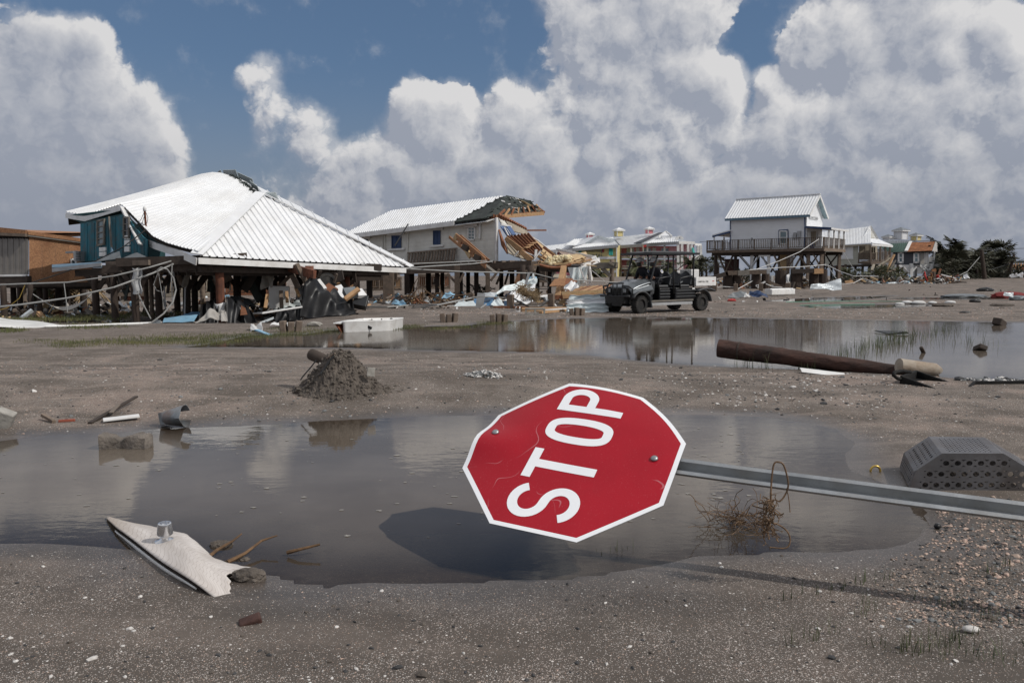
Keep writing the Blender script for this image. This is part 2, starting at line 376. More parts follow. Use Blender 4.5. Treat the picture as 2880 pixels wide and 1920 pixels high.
# ---------------------------------------------------------------- ground: one sheet out to the horizon with the puddle beds pressed into it
WN=.04                                                    # level of the near puddle
PUD={
'near':(WN,[(-420,1030),(-200,1022),(0,1012),(100,1001),(250,992),(340,986),(420,983),(560,978),(700,969),(900,959),(1000,955),(1300,952),(1600,952),(1750,957),(1850,969),(1925,988),(1962,1015),(1940,1050),(1958,1080),(2040,1112),(2100,1152),(2125,1200),(2105,1236),(2040,1258),(1900,1268),(1800,1262),(1700,1275),(1600,1278),(1500,1300),(1400,1312),(1300,1325),(1150,1332),(1000,1335),(850,1335),(760,1345),(690,1335),(600,1310),(450,1285),(300,1262),(150,1252),(0,1247),(-300,1240),(-520,1235)]),
'far':(0.0,[(425,797),(500,787),(560,772),(640,766),(700,768),(760,758),(830,757),(900,753),(960,751),(1000,749),(1060,750),(1120,741),(1180,738),(1250,733),(1400,730),(1500,728),(1700,731),(1900,735),(2100,737),(2352,741),(2700,746),(2750,800),(2700,868),(2352,873),(2230,871),(2130,862),(2050,859),(1900,852),(1800,847),(1700,843),(1560,836),(1450,826),(1350,815),(1250,808),(1100,806),(950,803),(800,798),(600,797)]),
'thin':(.05,[(1835,703),(1880,701),(1960,699.5),(2060,698.3),(2160,697.6),(2165,701),(2120,704),(2040,707),(1960,708.5),(1890,707)]),
'back':(.07,[(2030,686),(2060,684.5),(2120,683),(2200,682.5),(2300,682.5),(2352,684),(2500,685),(2480,689),(2330,688),(2200,687.5),(2100,687.6)]),
'sheen':(.06,[(1770,691),(1830,686),(1900,683),(2000,680),(2060,679),(2020,684),(1960,689),(1880,692),(1820,693)]),
'yard':(-.13,[(90,741),(120,735),(180,733),(240,734),(275,737),(270,743),(200,746.5),(130,746.5)]),
'cartside':(.02,[(1180,711.5),(1230,709),(1300,708),(1375,708),(1380,713.5),(1320,716.5),(1240,717),(1190,716)]),
}
POLY={}
for k,(z,pts) in PUD.items():POLY[k]=(z,np.array([[*GD(x,y,z)[:2]] for x,y in pts]))
def sdf(poly,X,Y):
 d=np.full(X.shape,1e18);ins=np.zeros(X.shape,bool);n=len(poly)
 for i in range(n):
  ax,ay=poly[i];bx,by=poly[(i+1) % n];ex,ey=bx-ax,by-ay
  t=np.clip(((X-ax)*ex+(Y-ay)*ey)/(ex*ex+ey*ey+1e-12),0,1)
  d=np.minimum(d,(X-ax-t*ex)**2+(Y-ay-t*ey)**2)
  c=((ay>Y) !=(by>Y)) & (X<(bx-ax)*(Y-ay)/((by-ay) if by !=ay else 1e-12)+ax);ins ^=c
 return np.sqrt(d)*np.where(ins,-1,1)
def sm(a,b,x):
 t=np.clip((x-a)/(b-a),0,1);return t*t*(3-2*t)
_pw=[(RN.uniform(-1,1,2),RN.uniform(0,6.28)) for _ in range(24)]
def wav(X,Y,sc,lo,hi):
 h=0
 for (k,ph) in _pw[lo:hi]:
  k=k/(np.hypot(*k)+1e-6);h=h+np.sin((X*k[0]+Y*k[1])*6.28/sc*(1+.35*ph/6.28)+ph)
 return h/(hi-lo)
def terrain(X,Y):
 X=np.asarray(X,float);Y=np.asarray(Y,float)
 base=WN*(1-sm(7.5,10.5,Y))+.03*sm(20,28,Y)+.08*sm(2,30,X-1)*sm(18,30,Y)
 base=base+.27*sm(45,85,Y)+.68*sm(85,122,Y)
 base=base-.19*sm(-5.2,-7.5,X)*sm(20.8,22.6,Y)*(1-sm(45,60,Y))
 h=base.copy();dist=np.full(X.shape,99.0);hs=[]
 # bank between the two puddles, a low swell on the left
 h+=.10*np.exp(-((Y-9.3-.10*X)/1.5)**2)*(1-sm(-1,3,X))*1.1+.05*np.exp(-((Y-8.6)/1.2)**2)
 rough=.012*wav(X,Y,1.3,0,6)+.006*wav(X,Y,.45,6,12)+.018*wav(X,Y,4.0,12,18)
 rough*=sm(1,4,Y+2)
 edge=.10*wav(X,Y,.8,18,24)+.06*wav(X,Y,.33,0,6)
 h+=rough
 for k,(z,poly) in POLY.items():
  s=sdf(poly,X,Y);sc=np.clip(Y/12,.25,2.2)
  s=s+edge*np.where(k=='near',.5,.35)*np.minimum(sc,1)
  dist=np.minimum(dist,s)
  slope=.055 if k=='near' else .09
  prof=z+np.where(s>0,slope*s,np.maximum(-.16,(.045*s-.10*s*s) if k=='near' else .10*s))
  w=sm(.9,0.15,s) if k in ('near','far') else sm(.5,.05,s)
  h=np.where(s<0,np.minimum(prof,h),h*(1-w)+np.maximum(np.minimum(h,prof),z+np.minimum(.003,slope*np.abs(s)))*w)
  hs.append(s)
 return h,dist
nr,nc=860,400
yy=np.exp(np.linspace(math.log(2.0),math.log(900.0),nr))-3.2
uu=np.linspace(-1,1,nc);uu=np.sign(uu)*np.abs(uu)**1.15
YY=np.repeat(yy[:,None],nc,1);XX=(YY+3.6)*uu[None]*1.05
ZZ,DD=terrain(XX,YY)
def TZ(x,y):
 """terrain height read off the ground sheet itself"""
 r=min(max((math.log(max(y+3.2,2.0))-math.log(2.0))/(math.log(900.0)-math.log(2.0))*(nr-1),0),nr-1.001)
 u=max(-1,min(1,x/((y+3.6)*1.05)));u=math.copysign(abs(u)**(1/1.15),u);c=min((u+1)/2*(nc-1),nc-1.001)
 i,j=int(r),int(c);a,b_=r-i,c-j
 return float((ZZ[i,j]*(1-b_)+ZZ[i,j+1]*b_)*(1-a)+(ZZ[i+1,j]*(1-b_)+ZZ[i+1,j+1]*b_)*a)
def GT(px,py,dz=0.0):
 """where the pixel's ray first meets the terrain"""
 d=ray(px,py);y0=y=1.5
 while y<300 and EYE+d.z*y>TZ(d.x*y,y):y0=y;y*=1.03
 for _ in range(12):
  m=(y0+y)/2
  if EYE+d.z*m>TZ(d.x*m,m):y0=m
  else:y=m
 return Vector((d.x*y,y,TZ(d.x*y,y)+dz))
def gridmesh(name,X,Y,Z,attrs):
 r,c=X.shape;me=bpy.data.meshes.new(name)
 idx=np.arange(r*c).reshape(r,c);q=np.stack([idx[:-1,:-1],idx[:-1,1:],idx[1:,1:],idx[1:,:-1]],-1).reshape(-1,4)
 me.vertices.add(r*c);me.vertices.foreach_set('co',np.stack([X,Y,Z],-1).ravel())
 me.loops.add(q.size);me.loops.foreach_set('vertex_index',q.ravel());me.polygons.add(len(q))
 me.polygons.foreach_set('loop_start',np.arange(0,q.size,4));me.polygons.foreach_set('use_smooth',np.ones(len(q),bool))
 for k,a in attrs.items():me.attributes.new(k,'FLOAT','POINT').data.foreach_set('value',np.asarray(a,np.float32).ravel())
 me.update(calc_edges=True);return me
# ground material: grey-brown wet sand, paler dry crust, drifts of crushed shell, shell specks, tyre-dragged streaks
gm=bpy.data.materials.new('sand_and_shell');gm.use_nodes=True;N=NT(gm.node_tree);N.n.clear()
out=N.add('ShaderNodeOutputMaterial');b=N.add('ShaderNodeBsdfPrincipled');N.l.new(b.outputs[0],out.inputs[0])
P0=N.add('ShaderNodeNewGeometry').outputs['Position'];wet=N.add('ShaderNodeAttribute',attribute_name='wet').outputs['Fac']
rd=N.add('ShaderNodeAttribute',attribute_name='road').outputs['Fac']
big=N.noise(P0,.35,6,.6);mid=N.noise(P0,1.7,7,.65);fin=N.noise(P0,34,5,.7);gr=N.noise(P0,160,3,.7)
st=N.noise(N.vm('MULTIPLY',N.vm('ADD',P0,N.vm('SCALE',N.noise(P0,.6,2,.5,out=1),sc=.7)),(.22,2.1,1)),1.6,6,.6)
c=N.mix(N.ramp(mid,.3,.7),(.108,.089,.074),(.165,.138,.116))
c=N.mix(N.math('MULTIPLY',N.ramp(st,.50,.66),.8),c,(.27,.22,.185))
c=N.mix(N.math('MULTIPLY',N.ramp(N.math('ADD',big,N.math('MULTIPLY_ADD',mid,.5,-.25)),.52,.68),.62),c,(.30,.222,.180))
c=N.mix(N.ramp(fin,.32,.68,-.0,.42),c,(.085,.072,.062))
c=N.mix(N.math('MULTIPLY',N.ramp(gr,.56,.74),.4),c,(.30,.26,.23))
c=N.mix(N.math('MULTIPLY',N.add('ShaderNodeAttribute',attribute_name='near_dark').outputs['Fac'],.62),c,(.082,.070,.061))  # ground colour mixed darker close to the camera
c=N.mix(N.math('MULTIPLY',rd,.55),c,(.135,.112,.096))
rt=N.noise(N.vm('MULTIPLY',P0,(.10,2.6,1)),1.6,5,.65)
c=N.mix(N.math('MULTIPLY',N.math('MULTIPLY',rd,N.ramp(rt,.5,.66)),.6),c,(.062,.052,.045))
def specks(scale,dens,size,colr,c,seed):
 v=N.add('ShaderNodeTexVoronoi');N.put(v.inputs['Vector'],N.vm('ADD',P0,(seed,seed*.7,0)));v.inputs['Scale'].default_value=scale
 sep=N.add('ShaderNodeSeparateColor');N.put(sep.inputs[0],v.outputs['Color'])
 m=N.math('MULTIPLY',N.math('LESS_THAN',v.outputs['Distance'],N.math('MULTIPLY',sep.outputs[1],size)),N.math('LESS_THAN',sep.outputs[0],dens))
 return N.mix(m,c,N.mix(sep.outputs[2],colr,tuple(min(1,k*1.3) for k in colr)))
dn=N.ramp(N.math('ADD',mid,N.math('MULTIPLY_ADD',big,.6,-.3)),.36,.66,.06,.62)
c=specks(240,dn,.58,(.36,.315,.285),c,0.0)
c=specks(150,N.math('MULTIPLY',dn,.42),.48,(.42,.375,.34),c,3.1)
c=specks(75,N.math('MULTIPLY',dn,.12),.36,(.60,.56,.52),c,7.7)
c=specks(60,N.math('MULTIPLY',dn,.16),.40,(.035,.034,.034),c,5.3)
c=N.mix(N.math('MULTIPLY',wet,.60),c,N.mix(.5,(.040,.033,.028),N.mix(1.0,c,(.30,.27,.25),'MULTIPLY')))
N.put(b.inputs['Base Color'],c)
N.put(b.inputs['Roughness'],N.math('MULTIPLY_ADD',wet,-.58,.92));N.put(b.inputs['Specular IOR Level'],N.math('MULTIPLY_ADD',wet,.3,.25))
bn=N.add('ShaderNodeBump');bn.inputs['Distance'].default_value=.012;N.put(bn.inputs['Strength'],N.math('MULTIPLY_ADD',wet,-.45,.75))
N.put(bn.inputs['Height'],N.math('ADD',N.math('MULTIPLY',fin,.55),N.math('ADD',N.math('MULTIPLY',gr,.18),N.math('MULTIPLY',st,.9))));N.l.new(bn.outputs[0],b.inputs['Normal'])
ROADM=sm(15.5,18,YY)*(1-sm(22,27,YY+.12*XX))*(1-.6*sm(3,9,XX))
me=gridmesh('ground',XX,YY,ZZ,dict(wet=np.clip(sm(.55,0.02,DD+.16*wav(XX,YY,.9,3,9))*(DD>-.01)+(DD<=-.01),0,1) ,road=ROADM,near_dark=1-sm(2.9,3.9,YY+.1*wav(XX,YY,1.6,3,9))))
ground=link('ground',me,gm,None);ground['kind']='structure'

# water: muddy and turbid, so it scatters its own brown light where it is deep, lets the bed through at the rim and mirrors the sky at grazing angles
wm=bpy.data.materials.new('muddy_water');wm.use_nodes=True;N=NT(wm.node_tree);N.n.clear()
out=N.add('ShaderNodeOutputMaterial');P0=N.add('ShaderNodeNewGeometry').outputs['Position']
dep=N.add('ShaderNodeAttribute',attribute_name='depth').outputs['Fac']
turb=N.math('SUBTRACT',1.0,N.math('POWER',2.718,N.math('MULTIPLY',dep,-30.0)),clamp=True)
tr=N.add('ShaderNodeBsdfTransparent');tr.inputs[0].default_value=(.86,.80,.72,1)
df=N.add('ShaderNodeBsdfDiffuse');N.put(df.inputs[0],N.mix(N.ramp(N.noise(P0,.8,4,.6),.35,.65),(.125,.102,.080),(.165,.138,.112)))
mx=N.add('ShaderNodeMixShader');N.put(mx.inputs[0],turb);N.l.new(tr.outputs[0],mx.inputs[1]);N.l.new(df.outputs[0],mx.inputs[2])
gl=N.add('ShaderNodeBsdfAnisotropic') if False else N.add('ShaderNodeBsdfGlossy');gl.inputs['Roughness'].default_value=.025
rip=N.noise(N.vm('MULTIPLY',P0,(1.0,2.6,1)),3.2,3,.55);rip2=N.noise(N.vm('MULTIPLY',P0,(1,2.2,1)),13,2,.5)
calm=N.ramp(N.noise(P0,.16,2,.5),.36,.62,.25,1.0)
bn=N.add('ShaderNodeBump');bn.inputs['Distance'].default_value=.012;N.put(bn.inputs['Strength'],N.math('MULTIPLY',calm,.17))
N.put(bn.inputs['Height'],N.math('ADD',rip,N.math('MULTIPLY',rip2,.30)));N.l.new(bn.outputs[0],gl.inputs['Normal'])
fr=N.add('ShaderNodeFresnel');fr.inputs['IOR'].default_value=1.33;N.l.new(bn.outputs[0],fr.inputs['Normal'])
mw=N.add('ShaderNodeMixShader');N.l.new(fr.outputs[0],mw.inputs[0]);N.l.new(mx.outputs[0],mw.inputs[1]);N.l.new(gl.outputs[0],mw.inputs[2])
N.l.new(mw.outputs[0],out.inputs[0])
for k,(z,poly) in POLY.items():
 lo,hi=poly.min(0)-.6,poly.max(0)+.6
 nx=int(np.clip((hi[0]-lo[0])/.08,20,330));ny=int(np.clip((hi[1]-lo[1])/.05,12,220))
 X,Y=np.meshgrid(np.linspace(lo[0],hi[0],nx),np.linspace(lo[1],hi[1],ny))
 h,d_=terrain(X,Y);s=sdf(poly,X,Y);keep=s<.35
 me=gridmesh('puddle',X,Y,np.full(X.shape,z),dict(depth=np.maximum(0,z-h)))
 bm=bmesh.new();bm.from_mesh(me);bm.verts.ensure_lookup_table();kf=keep.ravel()
 bmesh.ops.delete(bm,geom=[v for v in bm.verts if not kf[v.index]],context='VERTS');bm.to_mesh(me);bm.free()
 o=link('puddle',me,wm,None);o['kind']='structure'

# ---------------------------------------------------------------- the knocked-down stop sign
SC=Vector((.2637,3.4187,.4773));SU=Vector((.4038,.7493,.5249)).normalized();SVv=Vector((-.8969,.4374,.0656));SVv=(SVv-SU*SVv.dot(SU)).normalized();SN=SU.cross(SVv);SW=.914
def sgn(u,v,k=0.0):
 """a point of the bent sign face; u along the lettering, v towards the sign's top, in sign widths"""
 t=max(0.0,(u*.80-v*.60)-.30);bend=-.35*t*t-.03*t                    # corner knocked back
 t2=max(0.0,v-.28+.22*u);bend+=-.22*t2*t2*2
 t3=math.exp(-((u+.02)/.10)**2)*max(0,v-.24);bend+=.16*t3
 bend+=.006*sin(7*u+2*v)*(1-min(1,abs(v)*1.6))
 pull=.10*t*(0 if t<=0 else 1)
 return SC+SW*((u-pull*.45)*SU+(v+pull*.3)*SVv+(bend+k)*SN)
sm_red=bpy.data.materials.new('sign_red');sm_red.use_nodes=True;N=NT(sm_red.node_tree);b=N.n['Principled BSDF']
v=N.add('ShaderNodeTexCoord').outputs['Object']
def scratch_nodes(N,v,base,scr,amt):
 c=base
 for ang,sc_,th,sd in ((.5,2.1,.0022,1.0),(2.2,1.5,.0016,4.0),(1.3,2.6,.0018,8.0)):
  w=N.vm('ADD',v,(sd,sd*.4,0));n1=N.noise(w,sc_,2,.5);n2=N.noise(w,sc_*1.6,1,.5,out=0)
  m=N.math('LESS_THAN',N.math('ABSOLUTE',N.math('SUBTRACT',n1,.5)),th);m=N.math('MULTIPLY',m,N.ramp(n2,.60,.66))
  c=N.mix(N.math('MULTIPLY',m,amt),c,scr)
 return N.mix(N.math('MULTIPLY',N.ramp(N.noise(v,210,1,.5),.70,.74),.5*amt),c,scr)
c=N.mix(N.ramp(N.noise(v,2.2,5,.6),.3,.7),(.335,.0042,.014),(.40,.006,.018))
c=N.mix(N.math('MULTIPLY',N.ramp(N.noise(v,6,5,.7),.55,.8),.35),c,(.27,.012,.02))
N.put(b.inputs['Base Color'],scratch_nodes(N,v,c,(.55,.25,.27),.5));b.inputs['Roughness'].default_value=.40;b.inputs['Specular IOR Level'].default_value=.3
bn=N.add('ShaderNodeBump');bn.inputs['Strength'].default_value=.10;bn.inputs['Distance'].default_value=.002;N.put(bn.inputs['Height'],N.voro(v,260));N.l.new(bn.outputs[0],b.inputs['Normal'])
sm_wh=bpy.data.materials.new('sign_white');sm_wh.use_nodes=True;N=NT(sm_wh.node_tree);b=N.n['Principled BSDF']
v=N.add('ShaderNodeTexCoord').outputs['Object']
c=N.mix(N.ramp(N.noise(v,3,5,.6),.3,.7),(.84,.855,.88),(.89,.90,.91))
c=N.mix(N.math('MULTIPLY',N.ramp(N.noise(v,14,6,.7),.62,.78),.25),c,(.5,.48,.45))
N.put(b.inputs['Base Color'],c);b.inputs['Roughness'].default_value=.35
sign=T('stop_sign','red octagonal STOP sign lying tilted over the near puddle on its bent steel post','stop sign',SC+Vector((0,0,-.25)))
def octa(r):
 k=r*math.tan(pi/8);cs=[(r,k),(k,r),(-k,r),(-r,k),(-r,-k),(-k,-r),(k,-r),(r,-k)]
 out=[]
 for i in range(8):
  (x0,y0),(x1,y1)=cs[i],cs[(i+1) % 8];bl={7:.014,6:.020,1:.012}.get(i,0);nx,ny=(x0+x1)/2,(y0+y1)/2;l_=sqrt(nx*nx+ny*ny)
  out+=[(lerp(x0,x1,t/12)+nx/l_*bl*sin(pi*t/12),lerp(y0,y1,t/12)+ny/l_*bl*sin(pi*t/12)) for t in range(12)]
 return out
def ringmesh(mb,outer,inner,k,rings=10):
 """disc (inner None) or band between outlines, following the bent face"""
 n=len(outer);vs=[];fs=[]
 for j in range(rings+1):
  t=j/rings
  for i in range(n):
   o_=outer[i];q=inner[i] if inner else (0,0)
   vs.append(sgn(lerp(o_[0],q[0],t),lerp(o_[1],q[1],t),k))
 for j in range(rings):
  for i in range(n):
   a,c2=j*n+i,j*n+(i+1) % n;fs.append((a,c2,c2+n,a+n))
 mb.add(vs,fs)
o48,o462=octa(.5),octa(.4775)
mb=MB();ringmesh(mb,o462,None,.0012,16);mb.build('red_face',sm_red,sign,True)
mb=MB();ringmesh(mb,o48,o462,.0012,2);mb.build('white_border',sm_wh,sign,True)
mb=MB();ringmesh(mb,o48,None,-.0022,16);n=len(o48)
vs=[sgn(*p,.0010) for p in o48]+[sgn(*p,-.0022) for p in o48]
mb.add(vs,[(i,(i+1) % n,(i+1) % n+n,i+n) for i in range(n)]);mb.build('aluminium_back',mt['galv'],sign)
def stroke(mb,pts,w,closed=False,k=.0024):
 n=len(pts);vs=[];fs=[]
 for i in range(n):
  a=pts[(i-1) % n] if (closed or i>0) else pts[i];c2=pts[(i+1) % n] if (closed or i<n-1) else pts[i]
  dx,dy=c2[0]-a[0],c2[1]-a[1];L=sqrt(dx*dx+dy*dy);nx,ny=-dy/L*w/2,dx/L*w/2
  vs+=[sgn(pts[i][0]+nx,pts[i][1]+ny,k),sgn(pts[i][0],pts[i][1],k),sgn(pts[i][0]-nx,pts[i][1]-ny,k)]
 for i in range(n if closed else n-1):
  a,c2=3*i,3*((i+1) % n);fs+=[(a,a+1,c2+1,c2),(a+1,a+2,c2+2,c2+1)]
 mb.add(vs,fs)
def arc(cx,cy,rx,ry,a0,a1,n):return [(cx+rx*cos(radians(lerp(a0,a1,i/n))),cy+ry*sin(radians(lerp(a0,a1,i/n)))) for i in range(n+1)]
def line(p,q,n=12):return [(lerp(p[0],q[0],i/n),lerp(p[1],q[1],i/n)) for i in range(n+1)]
VB,VT,SWD=-.150,.192,.047;VM=(VB+VT)/2
h=SWD/2
mb=MB();rT=(VT-VB)/4-h/2;cxs=-.322;rx=.082
p=arc(cxs,VT-h-rT,rx,rT,22,90,8)+arc(cxs,VT-h-rT,rx,rT,96,255,16)+arc(cxs,VB+h+rT,rx,rT,75,-90,18)[0:]+arc(cxs,VB+h+rT,rx,rT,-96,-160,8)
stroke(mb,p,SWD);mb.build('letter',sm_wh,sign,label='white letter S')
mb=MB();stroke(mb,line((-.190,VT-h),(-.002,VT-h)),SWD);stroke(mb,line((-.096,VT-SWD),(-.096,VB),24),SWD*1.05);mb.build('letter',sm_wh,sign,label='white letter T')
mb=MB();hw=.0895-h;yv=(VT-VB)/2-h
p=[(.148+hw*math.copysign(abs(cos(a))**.62,cos(a)),VM+yv*math.copysign(abs(sin(a))**.85,sin(a))) for a in [2*pi*i/56 for i in range(56)]]
stroke(mb,p,SWD,True);mb.build('letter',sm_wh,sign,label='white letter O')
mb=MB();px0=.283;stroke(mb,line((px0+h,VB),(px0+h,VT),24),SWD);rb=.098/2+.0
bw=VT-h-(.0+h);p=line((px0+SWD,VT-h),(px0+.10,VT-h),6)+arc(px0+.10,(VT-h+.0+h)/2,.060,(VT-h-h)/2,84,-84,14)+line((px0+.10,h),(px0+SWD,h),6)
stroke(mb,p,SWD);mb.build('letter',sm_wh,sign,label='white letter P')
for (u,v_) in ((.039,.428),(.055,-.385)):
 mb=MB();mb.lathe(sgn(u,v_,.003),SN,[(0,.0165),(.006,.015),(.010,.0095),(.011,.001)],14);mb.build('bolt',mt['galv'],sign,True)
# steel U-channel post under the sign, running off to the right
PA=sgn(.046,.40,-.006); 
pd=(AT(2880,1436,2.94)-sgn(.056,-.46,-.02)).normalized();PB=sgn(.056,-.46,-.02)
w_=pd.cross(SN).normalized();un=w_.cross(pd).normalized()
if un.dot(SN)<0:un=-un
prof=[(-.045,0),(-.026,.0),(-.015,-.036),(.015,-.036),(.026,0),(.045,0),(.045,-.004),(.028,-.004),(.0175,-.040),(-.0175,-.040),(-.028,-.004),(-.045,-.004)]
mb=MB();vs=[];K=len(prof);segs=30;p1_=sgn(.050,.34,-.016);p2_=sgn(.056,-.50,-.014);pe=p2_+(AT(2880,1436,2.80)-p2_)*1.75
kn=[p1_,lerp(p1_,p2_,.5),lerp(p1_,p2_,.93),p2_+(pe-p2_)*.12,lerp(p2_,pe,.5),pe];path=[]
for i in range(len(kn)-1):
 q0,q1,q2,q3=kn[max(0,i-1)],kn[i],kn[i+1],kn[min(len(kn)-1,i+2)];path+=[lerp(q1,q2,k/6)+((q2-q0)*.08*sin(pi*k/6)*0) for k in range(6)]
path.append(pe);segs=len(path)-1
for i,p in enumerate(path):
 d_=(path[min(i+1,segs)]-path[max(i-1,0)]).normalized();ww=d_.cross(SN).normalized();uu_=ww.cross(d_).normalized();uu_=uu_ if uu_.dot(SN)>0 else-uu_
 vs+=[p+ww*a+uu_*b_ for a,b_ in prof]
fs=[(i*K+j,i*K+(j+1) % K,(i+1)*K+(j+1) % K,(i+1)*K+j) for i in range(segs) for j in range(K)]
mb.add(vs,fs);mb.add(vs[:K],[tuple(range(K))[::-1]]);mb.build('post',mt['galv'],sign)

# ---------------------------------------------------------------- foreground debris
def rockmesh(r,n=1,jag=.35,sq=(1,1,1),seed=0):
 bm=bmesh.new();bmesh.ops.create_icosphere(bm,subdivisions=n,radius=r);rr=random.Random(seed)
 for v in bm.verts:v.co=Vector((v.co.x*sq[0],v.co.y*sq[1],v.co.z*sq[2]))*(1+rr.uniform(-jag,jag))
 vs=[v.co.copy() for v in bm.verts];fs=[[v.index for v in f.verts] for f in bm.faces];bm.free();return vs,fs
# broken white board panel with an aluminium knob
LO_=[(0,(299,1459)),(.12,(329,1489)),(.35,(420,1552)),(.6,(510,1616)),(.8,(582,1668)),(1,(650,1713))];UP_=[(0,(306,1457)),(.2,(420,1478)),(.4,(523,1507)),(.5,(553,1530)),(.65,(600,1570)),(.82,(668,1590)),(1,(738,1608))]
def _pp(L_,t):
 for (t0,p0),(t1,p1) in zip(L_,L_[1:]):
  if t<=t1:k=(t-t0)/(t1-t0);return lerp(p0[0],p1[0],k),lerp(p0[1],p1[1],k)
 return L_[-1][1]
def pnl(u,v):# u along its length (0 = under water, 1 = torn end at the front), v across
 u=min(1,max(0,u));a=G(*_pp(LO_,u),.045+.035*sin(pi*u)-.035*max(0,u-.6)/.4);b_=G(*_pp(UP_,u),lerp(.02,.06,min(1,u*2)))
 p=lerp(a,b_,v);p.z+=.028*sin(pi*v)*min(1,u*2.5)*(1-.4*u)+.005*sin(11*u+3*v);return p
bm_=bpy.data.materials.new('board_print');bm_.use_nodes=True;N=NT(bm_.node_tree);b=N.n['Principled BSDF']
vv=N.add('ShaderNodeTexCoord').outputs['UV'];sx=N.add('ShaderNodeSeparateXYZ');N.put(sx.inputs[0],vv)
ln=N.math('ABSOLUTE',N.math('SINE',N.math('ADD',N.math('MULTIPLY',sx.outputs[0],105.0),N.math('MULTIPLY',N.noise(vv,4.0,3,.6),7.0))))
c=N.mix(N.ramp(N.noise(vv,4,6,.65),.35,.7),(.50,.455,.42),(.66,.615,.58));c=N.mix(N.math('MULTIPLY',N.ramp(ln,.22,.05),.55),c,(.21,.165,.135))
c=N.mix(N.math('MULTIPLY',N.ramp(sx.outputs[0],.30,.02),.55),c,(.26,.20,.14))
c=N.mix(N.math('MULTIPLY',N.ramp(N.noise(vv,9,6,.7),.6,.75),.5),c,(.27,.20,.13))
N.put(b.inputs['Base Color'],c);b.inputs['Roughness'].default_value=.65
def uvgrid(mb,fn,nu,nv,th):mb.grid(fn,nu,nv,th);mb.uv=(nu,nv)
def jag_end(u,v):
 e=1-.17*max(0,1-abs(v-.55)/.42)**.8+.012*sin(19*v)+.010*sin(47*v);return pnl(u*e,v*(1-.02*abs(sin(23*u))-.015*sin(61*u)))
bd=T('broken_board','curved white printed board, snapped at one end, sticking out of the near puddle','board',pnl(.6,.5)-Vector((0,0,.05)))
nu,nv=44,16;mb=MB();mb.grid(jag_end,nu,nv,-.007);o=mb.build('printed_sheet',bm_,bd,True)
uvl=o.data.uv_layers.new(name='UVMap');wv=nu+1;Kk=(nu+1)*(nv+1)
for lp in o.data.loops:
 q=lp.vertex_index % Kk;uvl.data[lp.index].uv=((q % wv)/nu,(q//wv)/nv*.45)
mb=MB();mb.grid(lambda u,v:lerp(pnl(.10+.62*u,.01)-Vector((0,0,.016)),G(*(_pp(LO_,.10+.62*u)[0]-6*sin(pi*u),_pp(LO_,.10+.62*u)[1]+24*sin(pi*u)**.7+2),.02),v),24,3,.006);mb.build('lower_skin',mt['white_paint'],bd,True)
mb=MB();mb.grid(lambda u,v:pnl(.10+.70*u,.02+.9*v)-Vector((0,0,.014+.012*v)),20,6,.004);mb.build('dark_core',mt['dark_wood'],bd)
kb=pnl(.375,.42)+Vector((0,0,.001));kax=Vector((.05,-.1,1)).normalized()
mb=MB();mb.lathe(kb,kax,[(0,.044),(.004,.043),(.011,.026),(.020,.017),(.031,.0165),(.033,.030),(.038,.0335),(.075,.0300),(.086,.0275),(.087,.0255),(.087,.020),(.076,.019)],28);mb.build('knob',M('aluminium',(.72,.73,.75),.2,.03,4,metal=1.0,rv=0),bd,'auto')
# mud clots and roots around the torn edge
for i,(px,py,r,lab) in enumerate(((700,1628,.045,'dark mud clot clinging to the torn end of the white board'),(622,1540,.035,'small muddy root lump in the puddle beside the white board'),(838,1552,.016,'tiny mud lump with a twig poking out of the puddle'),(684,1578,.02,'little clump of mud and fibre near the board edge'))):
 vs,fs=rockmesh(r,3,.14,(1.5,.9,.7),i);p=GT(px,py);MB().add([v+p+Vector((0,0,r*.3)) for v in vs],fs).alone('mud_clot',mt['mud'],lab,'mud clot')
for i,pts in enumerate((((575,1575),(612,1545),(655,1520),(680,1500)),((640,1580),(690,1555),(735,1520),(780,1505)),((808,1553),(840,1545),(900,1530)))):
 MB().tube([G(x,y,WN+.015+.015*k) for k,(x,y) in enumerate(pts)],[.009,.007,.005,.003][:len(pts)],6).alone('root',mt['twig'],('thin brown root lying across the shallows right of the white board','forked pale root leading away from the white board','short floating root out in the puddle beyond the white board')[i],'root')
MB().box(GT(704,1750,.004),.075,.04,.03,rot(.35,-.25,.25)).alone('wood_block',M('red_wood',(.075,.032,.024),.8,.4,9,bump=.4,bsc=40,dirt=(.05,.04,.034),dsc=9,damt=.6),'small reddish wood block half buried below the white board','wood block',bevel=.006)

# concrete lump standing in the near puddle
cl=G(352,1258,WN)
def lump(u,v):
 a=2*pi*u;x=lerp(-.155,.175,v);R=.042+.062*abs(v-.45)**1.05+.008*sin(9*v+2)+.004*sin(23*v+3*a)
 if v<.02 or v>.98:R*=.72
 sq=1/max(abs(cos(a)),abs(sin(a)));R*=min(sq,1.28)
 return cl+Vector((x,R*cos(a)*1.0+.05*x,.028+R*sin(a)*(1.0+.35*max(0,.35-v))+.006*sin(13*v+5*a)))
mb=MB();mb.grid(lump,28,34);mb.add([lump(i/28,0) for i in range(28)],[tuple(range(28))]);mb.add([lump(i/28,1) for i in range(28)],[tuple(range(27,-1,-1))])
mb.alone('concrete_lump',M('muddy_concrete',(.19,.165,.142),.92,.25,14,bump=.7,bsc=45,dirt=(.10,.085,.07),dsc=5,damt=.6),'waisted grey concrete lump standing in the left of the near puddle','concrete lump',smooth='auto')
